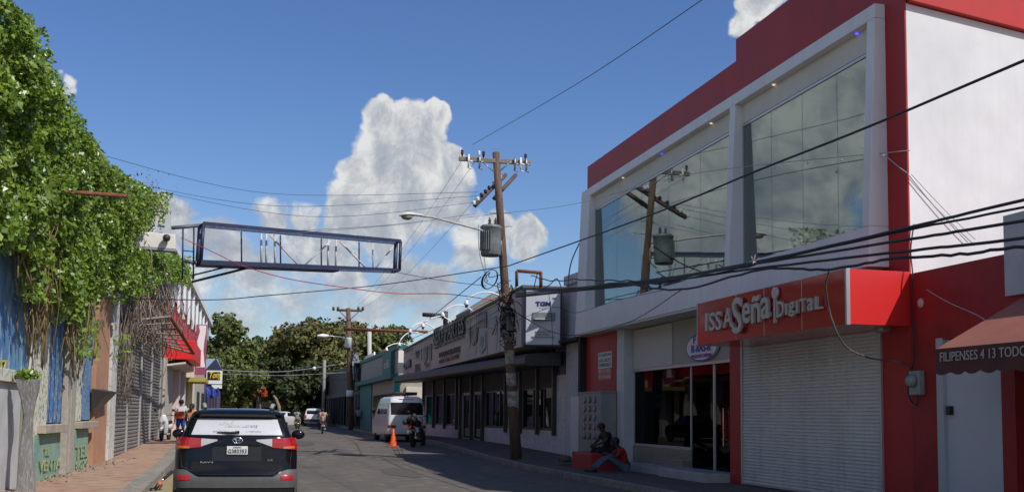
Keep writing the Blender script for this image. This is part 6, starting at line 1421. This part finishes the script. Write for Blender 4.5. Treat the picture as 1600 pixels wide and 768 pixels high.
# ---------------------------------------------------------------- motorcycles
def bike(label, loc, rz, lean=0, paint=black, scooter=False, name='motorcycle', group=None):
    t = thing(name, label, 'motorcycle', loc, rz, group); t.rotation_euler = (0, lean, rz)
    r = .24 if scooter else .29; wb_ = 1.28
    wheel(t, 0, 0, r, .1, rimm=dmetal); wheel(t, 0, wb_, r, .09, rimm=dmetal)
    B_ = lambda mb, nm, m_, **k: mb.build(nm, m_, t, world=False, **k)
    B_(MB().tube([(0, 0, r), (0, .45, .42), (0, .95, .5), (0, 1.08, .82)], .028, 6).tube([(.0, .45, .42), (0, .3, .68), (0, -.1, .72)], .022, 6), 'frame', dmetal)
    for sg in (-1, 1): B_(MB().tube([(sg*.075, wb_, r), (sg*.075, 1.12, .78), (sg*.06, 1.06, .95)], .022, 6), 'fork', steel); B_(MB().tube([(sg*.09, .02, r), (sg*.1, .12, .62)], .022, 6), 'shock_absorber', chrome)
    B_(MB().box((-.13, .42, .24), (.13, .82, .5)), 'engine', dmetal, bev=.03)
    B_(MB().tube([(.12, .75, .3), (.14, .4, .25), (.15, -.15, .32)], [.02, .03, .045], 8), 'exhaust', chrome if not scooter else dmetal)
    m_ = MB()
    for i, (y, z, w_, h) in enumerate(((-.25, .76, .08, .03), (-.05, .77, .13, .05), (.25, .74, .14, .05), (.5, .74, .1, .05), (.58, .76, .06, .03))):
        m_.v += [(-w_, y, z-h), (w_, y, z-h), (w_*.8, y, z+h), (-w_*.8, y, z+h)]
    m_.f += [(4*i+j, 4*i+(j+1) % 4, 4*i+4+(j+1) % 4, 4*i+4+j) for i in range(4) for j in range(4)]+[(0, 1, 2, 3), (16, 17, 18, 19)]; m_.m = [0]*len(m_.f); m_.sm = [False]*len(m_.f)
    B_(m_, 'seat', black, bev=.015)
    B_(MB().ball((0, .74, .8), .17, 12, sq=(.85, 1.4, .75)), 'fuel_tank' if not scooter else 'front_cover', paint)
    B_(MB().tube([(-.36, .88, 1.02), (-.2, 1.0, 1.04), (0, 1.05, 1.0), (.2, 1.0, 1.04), (.36, .88, 1.02)], .014, 6), 'handlebar', dmetal)
    for sg in (-1, 1):
        B_(MB().tube([(sg*.36, .88, 1.02), (sg*.25, .95, 1.035)], .022, 6), 'grip', rubber)
        mo = MB(); mo.tube([(sg*.25, .98, 1.04), (sg*.33, .95, 1.2)], .008, 5); mo.ball((sg*.36, .94, 1.24), .06, 10, sq=(1.1, .35, .9)); B_(mo, 'mirror', black)
        B_(MB().ball((sg*.14, -.22, .68), .035, 8), 'turn_signal', ambl)
    B_(MB().lathe([(.03, -.08), (.09, -.02), (.1, .04)], (0, 1.16, .92), 'y', 14), 'headlight', clearl)
    B_(MB().box((-.06, -.3, .66), (.06, -.25, .73)), 'tail_light', taill, bev=.01)
    B_(MB().box((-.08, -.34, .48), (.08, -.33, .58)), 'number_plate', mat('dull_plate', (.3, .3, .28), .5))
    B_(MB().tube([(0, -.3, .62), (0, -.28, .5), (0, -.12, r*2+.08), (0, .12, r*2+.06)], .045, 6), 'rear_fender', paint)
    B_(MB().tube([(0, wb_-.22, r+.2), (0, wb_-.05, r*2+.05), (0, wb_+.2, r+.22)], .055, 6), 'front_fender', paint)
    if scooter:
        m_ = MB(); pr = [(.95, .3, .16), (1.0, .45, .2), (1.06, .65, .22), (1.1, .82, .2), (1.1, .95, .14), (1.05, 1.05, .1)]
        vs_ = []
        for y, z, w_ in pr:
            for j in range(9): a_ = PI*j/8; vs_.append((w_*math.cos(a_), y+.13*math.sin(a_), z))
        m_.add(vs_, [(i*9+j, i*9+j+1, (i+1)*9+j+1, (i+1)*9+j) for i in range(5) for j in range(8)]+[(i*9, i*9+8, (i+1)*9+8, (i+1)*9) for i in range(5)], 0, True)
        B_(m_, 'front_shield', paint)
        for sg in (-1, 1): B_(MB().ball((sg*.08, 1.235, .78), .062, 12, sq=(1, .4, .85)), 'headlight', clearl)
        B_(MB().ball((0, .1, .58), .22, 12, sq=(.8, 1.6, .75)), 'rear_body', paint); B_(MB().box((-.15, .45, .24), (.15, .95, .3)), 'footboard', paint, bev=.02)
    B_(MB().tube([(.08, .5, .25), (.25, .45, .01)], .012, 5), 'kick_stand', dmetal)
    return t
sc = gp(259, 688, .15); sw_p = mat('scooter_white', (.65, .65, .66), .25, coat=.6)
bike('white scooter with twin headlamps parked on the red pavement by the steel shutters', (-2.95, sc[1]+1.2, G(sc[1])+.15), PI-.16, .0, sw_p, True, 'scooter')
mp = gp(650, 698); kb_ = bike('dark motorcycle parked on its stand behind the white van', (mp[0]-.08, mp[1]+.2, G(mp[1])), math.radians(-24), -.1, black); kb_.scale = (1.22,)*3
m_ = MB(); 
for k in range(9): m_.ball((random.uniform(-.18, .18), random.uniform(-.3, .1), random.uniform(.85, 1.05)), random.uniform(.07, .12), 8)
m_.build('luggage', cloth_dark, kb_, world=False)
m1 = gp(505, 677); B1_ = bike('small motorcycle carrying the beige-shirted rider down the street', (m1[0]-.05, m1[1], G(m1[1])), math.radians(-3), .03, mat('bike_blue_grey', (.1, .11, .13), .4))
m2 = gp(466, 664); B2_ = bike('motorcycle carrying the grey-shirted rider beside the white sedan', (m2[0]-1.5, m2[1]-28, G(100)), math.radians(-12), 0, black)
# handlebar lying in the gutter
hp = gp(240, 766); hb_ = thing('handlebar', 'black rubber-gripped handlebar end with red switch lying on the left kerb', 'handlebar', tuple(hp))
yh = hp[1]; P1, P2, P3, P4 = atY(238, 768, yh), atY(249, 755, yh), atY(256, 747, yh), atY(269, 736, yh+.3)
MB().tube([P3, P4], .036, 10).build('grip', rubber, hb_); MB().tube([P2+(P3-P2)*.3, P3], .024, 10).build('bar', chrome, hb_); MB().ball(P2, .05, 10, sq=(1.2, 1, 1)).build('switch', mat('switch_red', (.5, .12, .1), .4), hb_)
m_ = MB(); m_.ball(P1+Vector((0, 0, .02)), .085, 10, sq=(1, 1, .9)); m_.tube([P1, P2], .042, 8); m_.tube([P1+Vector((.02, 0, -.05)), P1+Vector((.1, .05, .02)), P2+Vector((.06, 0, -.02))], .012, 6); m_.tube([P1+Vector((-.05, 0, 0)), P1+Vector((-.06, .02, -.12))], .015, 6); m_.tube([P1+Vector((.03, 0, -.02)), P1+Vector((.04, 0, -.14))], .02, 6); m_.build('clamp', black, hb_)
# ================================================================= PEOPLE
def skinned(nm, nodes, edges, root, m_, parent, sub=1):
    keys = list(nodes); me = bpy.data.meshes.new(nm); me.from_pydata([nodes[k][0] for k in keys], [(keys.index(a), keys.index(b)) for a, b in edges], [])
    o = bpy.data.objects.new('tmp', me); COL.objects.link(o); md = o.modifiers.new('s', 'SKIN'); md.use_smooth_shade = True
    for i, k in enumerate(keys):
        r = nodes[k][1]; sv = me.skin_vertices[0].data[i]; sv.radius = r if isinstance(r, tuple) else (r, r); sv.use_root = (k == root)
    sb = o.modifiers.new('u', 'SUBSURF'); sb.levels = sub; sb.render_levels = sub
    bpy.context.view_layer.update(); dg_ = bpy.context.evaluated_depsgraph_get(); m2_ = bpy.data.meshes.new_from_object(o.evaluated_get(dg_))
    bpy.data.objects.remove(o); m2_.materials.clear(); m2_.materials.append(m_); m2_.name = nm
    return link(nm, m2_, parent, world=False)
def person(label, loc, rz, J, top, bottom, shoe=None, sleeves='short', trousers='long', hair='short', sk=skin, cap=None, fingers=False, scale=1., face=False):
    t = thing('person', label, 'person', loc, rz); t.scale = (scale,)*3
    V = {k: Vector(v) for k, v in J.items()}
    n = {'pel': (V['pel'], .12), 'wai': (V['wai'], .115), 'che': (V['che'], .135), 'nck': (V['nck'], .055), 'hd0': (V['hd0'], .07), 'hd1': (V['hd1'], .092), 'hd2': (V['hd2'], .075)}
    e = [('pel', 'wai'), ('wai', 'che'), ('che', 'nck'), ('nck', 'hd0'), ('hd0', 'hd1'), ('hd1', 'hd2')]
    for s in 'LR':
        n['sh'+s] = (V['sh'+s], .062); n['el'+s] = (V['el'+s], .043); n['wr'+s] = (V['wr'+s], .028)
        pd = (V['wr'+s]-V['el'+s]).normalized(); pm = V['wr'+s]+pd*.08; n['pa'+s] = (pm, .036)
        n['hi'+s] = (V['hi'+s], .095); n['kn'+s] = (V['kn'+s], .058); n['an'+s] = (V['an'+s], .036); n['to'+s] = (V['to'+s], .034)
        e += [('che', 'sh'+s), ('sh'+s, 'el'+s), ('el'+s, 'wr'+s), ('wr'+s, 'pa'+s), ('pel', 'hi'+s), ('hi'+s, 'kn'+s), ('kn'+s, 'an'+s), ('an'+s, 'to'+s)]
        up = Vector((1, 0, 0)) if abs(pd[0]) < .7 else Vector((0, 1, 0)); sd_ = pd.cross(up).normalized(); fl = sd_.cross(pd)
        for q, (off, ln) in enumerate(((-.03, .075), (-.01, .085), (.01, .08), (.028, .062))):
            n[f'f{q}a{s}'] = (pm+pd*.035+sd_*off, .0095); n[f'f{q}b{s}'] = (pm+pd*(.03+ln*.6)+sd_*off*1.15+fl*.01, .0085); n[f'f{q}c{s}'] = (pm+pd*(.02+ln)+sd_*off*1.15+fl*.03, .007)
            e += [('pa'+s, f'f{q}a{s}'), (f'f{q}a{s}', f'f{q}b{s}'), (f'f{q}b{s}', f'f{q}c{s}')]
        n['ta'+s] = (pm-pd*.02-sd_*.045+fl*.01, .011); n['tb'+s] = (pm+pd*.02-sd_*.065+fl*.02, .009); e += [('pa'+s, 'ta'+s), ('ta'+s, 'tb'+s)]
    hdir = (V['hd2']-V['hd0']).normalized(); fwd = Vector(J.get('face', (0, 1, 0))).normalized(); fwd = (fwd-hdir*fwd.dot(hdir)).normalized(); rt = fwd.cross(hdir)
    body = skinned('body', n, e, 'pel', sk, t)
    mb = MB(); hc = (V['hd1']+V['hd2'])/2; 
    if face:
        mb.tube([V['hd1']+fwd*.09+hdir*.01, V['hd1']+fwd*.112-hdir*.025], [.01, .018], 6); mb.build('nose', sk, t, world=False)
        mb = MB(); [mb.ball(V['hd1']+fwd*.083+rt*s*.034+hdir*.018, .012, 8) for s in (-1, 1)]; mb.build('eyes', porc, t, world=False)
        mb = MB(); mb.tube([V['hd1']+fwd*.084+rt*s*.025-hdir*.05 for s in (-1, 0, 1)], .007, 5); mb.build('mouth', mat('lips', (.12, .04, .035), .5), t, world=False)
    mb = MB(); [mb.ball(V['hd1']+rt*s*.088-hdir*.005, .024, 8, sq=(.5, 1, 1.3)) for s in (-1, 1)]; mb.build('ears', sk, t, world=False)
    hm = MB(); hm.ball((0, 0, 0), .112, 14, sq=(.93, 1, .95)); R3 = Matrix((rt, fwd, hdir)).transposed()
    cut = []
    base = V['hd1']+hdir*.035-fwd*.014
    hm.v = [tuple(base+R3 @ Vector((x, y, max(z, -.03 if y > .03 else -.075)))) for x, y, z in hm.v]
    if hair == 'long': hm.tube([base-fwd*.07, base-fwd*.11-hdir*.12, base-fwd*.09-hdir*.24], [.07, .075, .03], 8)
    if hair == 'bun': hm.ball(base-fwd*.12+hdir*.02, .055, 8)
    hm.build('hair' if not cap else 'cap', hairm if not cap else cap, t, world=False)
    g = 1.13
    cn_ = {k: (n[k][0], r) for k, r in (('pel', .135), ('wai', .132), ('che', .15))}
    cn_['nk'] = (V['che'].lerp(V['nck'], .62), .085); ce = [('pel', 'wai'), ('wai', 'che'), ('che', 'nk')]
    for s in 'LR':
        cn_['sh'+s] = (V['sh'+s], .078); el = V['el'+s] if sleeves == 'long' else V['sh'+s].lerp(V['el'+s], .72)
        cn_['el'+s] = (el, .06); ce += [('che', 'sh'+s), ('sh'+s, 'el'+s)]
        if sleeves == 'long': cn_['wr'+s] = (V['wr'+s], .042); ce += [('el'+s, 'wr'+s)]
    skinned('shirt', cn_, ce, 'wai', top, t)
    cn_ = {'pel': (V['pel']-Vector((0, 0, .01)), .145)}; ce = []
    for s in 'LR':
        cn_['hi'+s] = (V['hi'+s], .11); ce += [('pel', 'hi'+s)]
        kn = V['kn'+s] if trousers == 'long' else V['hi'+s].lerp(V['kn'+s], .75)
        cn_['kn'+s] = (kn, .076 if trousers == 'long' else .09); ce += [('hi'+s, 'kn'+s)]
        if trousers == 'long': cn_['an'+s] = (V['kn'+s].lerp(V['an'+s], .93), .058); ce += [('kn'+s, 'an'+s)]
    skinned('shorts' if trousers == 'short' else 'trousers', cn_, ce, 'pel', bottom, t)
    for s in 'LR':
        a_, b_ = V['an'+s], V['to'+s]; d_ = (b_-a_); mb = MB(); mb.tube([a_-d_*.35-Vector((0, 0, .03)), a_+d_*.3-Vector((0, 0, .02)), b_+d_*.15], [.045, .05, .035], 8); mb.build('shoe', shoe or black, t, world=False)
    return t
def stand(stride=.12, arm=.05):
    return dict(pel=(0, 0, .93), wai=(0, 0, 1.06), che=(0, .01, 1.27), nck=(0, .01, 1.44), hd0=(0, .02, 1.50), hd1=(0, .03, 1.56), hd2=(0, .02, 1.63), shL=(-.17, 0, 1.38), shR=(.17, 0, 1.38), elL=(-.22, -arm, 1.12), elR=(.22, -arm*.2, 1.12), wrL=(-.22, arm*.6, .88), wrR=(.23, arm, .89),
        hiL=(-.09, 0, .88), hiR=(.09, 0, .88), knL=(-.1, stride*.7, .49), knR=(.1, -stride*.2, .48), anL=(-.1, stride*.7, .08), anR=(.1, -stride, .1), toL=(-.11, stride*.7+.13, .04), toR=(.11, -stride+.12, .05))
def riding(): return dict(pel=(0, .15, .86), wai=(0, .13, 1.0), che=(0, .18, 1.22), nck=(0, .22, 1.38), hd0=(0, .24, 1.44), hd1=(0, .26, 1.5), hd2=(0, .25, 1.57), shL=(-.18, .2, 1.33), shR=(.18, .2, 1.33), elL=(-.3, .38, 1.12), elR=(.3, .38, 1.12), wrL=(-.33, .72, 1.04), wrR=(.33, .72, 1.04),
        hiL=(-.1, .18, .82), hiR=(.1, .18, .82), knL=(-.2, .58, .72), knR=(.2, .58, .72), anL=(-.19, .42, .33), anR=(.19, .42, .33), toL=(-.2, .55, .28), toR=(.2, .55, .28))
def cloth(n_, c, c2=None): return mat(n_, c, .85, c2 or tuple(x*.75 for x in c), 6, bump=.15)
wp1 = gp(281, 690, .15); person('woman in blue shorts and white top with an orange bag walking by the scooter', (wp1[0]+.0, wp1[1], G(wp1[1])+.15), .1, stand(.12), cloth('white_blouse', (.55, .55, .56)), cloth('blue_shorts', (.02, .08, .4)), mat('red_shoe', (.5, .03, .04), .5), trousers='short', hair='bun', sk=skin)
wt = thing('shoulder_bag', 'orange-red bag worn on the back of the woman in blue shorts', 'bag', (wp1[0], wp1[1]-.2, G(wp1[1])+1.2)); MB().box((wp1[0]-.17, wp1[1]-.26, G(44)+1.12), (wp1[0]+.15, wp1[1]-.14, G(44)+1.42)).build('bag', cloth('bag_orange', (.55, .09, .03)), wt, bev=.04)
MB().tube([(wp1[0]-.12, wp1[1]-.16, G(44)+1.4), (wp1[0]-.1, wp1[1]-.02, G(44)+1.62), (wp1[0]-.12, wp1[1]+.14, G(44)+1.45)], .015, 5).build('strap', MATS['bag_orange'], wt)
person('woman in orange patterned top and dark trousers beyond the woman with the bag', (-1.98, 46.5, G(46)+.0), -.4, stand(.06), cloth('orange_top', (.62, .2, .07), (.6, .4, .25)), cloth('dark_trousers', (.015, .015, .02)), hair='long')
person('person in white shirt partly hidden behind the woman in orange', (-1.6, 49, G(48)), .2, stand(.1), cloth('white_shirt_b', (.6, .58, .58)), cloth('grey_trousers', (.08, .08, .09)), hair='short')
pd_ = gp(557, 669, .15); person('pedestrian in pale grey shirt and dark trousers walking past the far utility pole', (pd_[0], 86, G(86)+.15), -.1, stand(.16), cloth('grey_shirt', (.3, .3, .36)), cloth('dark_trousers_b', (.02, .02, .025)))
person('motorcyclist in beige shirt riding away in the middle of the street', tuple(Vector(B1_.location)+Vector((0, 0, -.02))), B1_.rotation_euler[2], riding(), cloth('beige_shirt', (.5, .36, .26)), cloth('blue_black_trousers', (.03, .035, .05)))
person('motorcyclist in grey striped shirt and khaki trousers riding beside the white pickup', tuple(B2_.location), B2_.rotation_euler[2], riding(), cloth('grey_striped_shirt', (.32, .34, .33)), cloth('khaki', (.3, .25, .14)))
# two people sitting in the shade by the meter cabinet (facing the street, -x)
sb = rb_top = zz+.46
dsk = mat('deep_brown_skin', (.07, .035, .022), .6)
Jb = dict(pel=(0, 0, .12), wai=(0, .02, .26), che=(0, .10, .44), nck=(0, .18, .58), hd0=(0, .21, .63), hd1=(0, .25, .69), hd2=(0, .25, .76), face=(0, 1, -.4), shL=(-.18, .12, .53), shR=(.18, .12, .53), elL=(-.25, .28, .36), elR=(.25, .28, .36), wrL=(-.1, .42, .42), wrR=(.1, .44, .40),
    hiL=(-.1, .04, .10), hiR=(.1, .04, .10), knL=(-.17, .46, .38), knR=(.17, .44, .36), anL=(-.14, .78, .06), anR=(.12, .80, .06), toL=(-.15, .92, .04), toR=(.13, .94, .04))
Ja = {k: (v[0], v[1], v[2]) for k, v in Jb.items()}
Ja.update(dict(knL=(-.16, .42, .14), knR=(.16, .42, .14), anL=(-.13, .45, -.30), anR=(.13, .40, -.30), toL=(-.14, .58, -.33), toR=(.14, .53, -.33), elL=(-.24, .24, .36), elR=(.24, .24, .36), wrL=(-.08, .42, .26), wrR=(.08, .42, .27)))
zsit = G(29.4)+.15
person('person in black sitting hunched on the red block against the meter cabinet', (10.0, 29.75, zsit+.40), math.radians(98), Ja, cloth('black_shirt', (.008, .008, .009)), cloth('black_trousers', (.012, .012, .014)), face=True, sk=dsk, scale=1.08)
person('person in red shirt and jeans sitting on the pavement with legs stretched towards the road', (9.95, 28.3, G(28.3)+.15), math.radians(84), Jb, cloth('red_shirt', (.36, .012, .015)), cloth('jeans', (.09, .11, .16)), face=True, sk=dsk, scale=1.12)
for o in bpy.data.objects:
    if o.type == 'MESH' and o.name.startswith('tmp'): bpy.data.objects.remove(o)
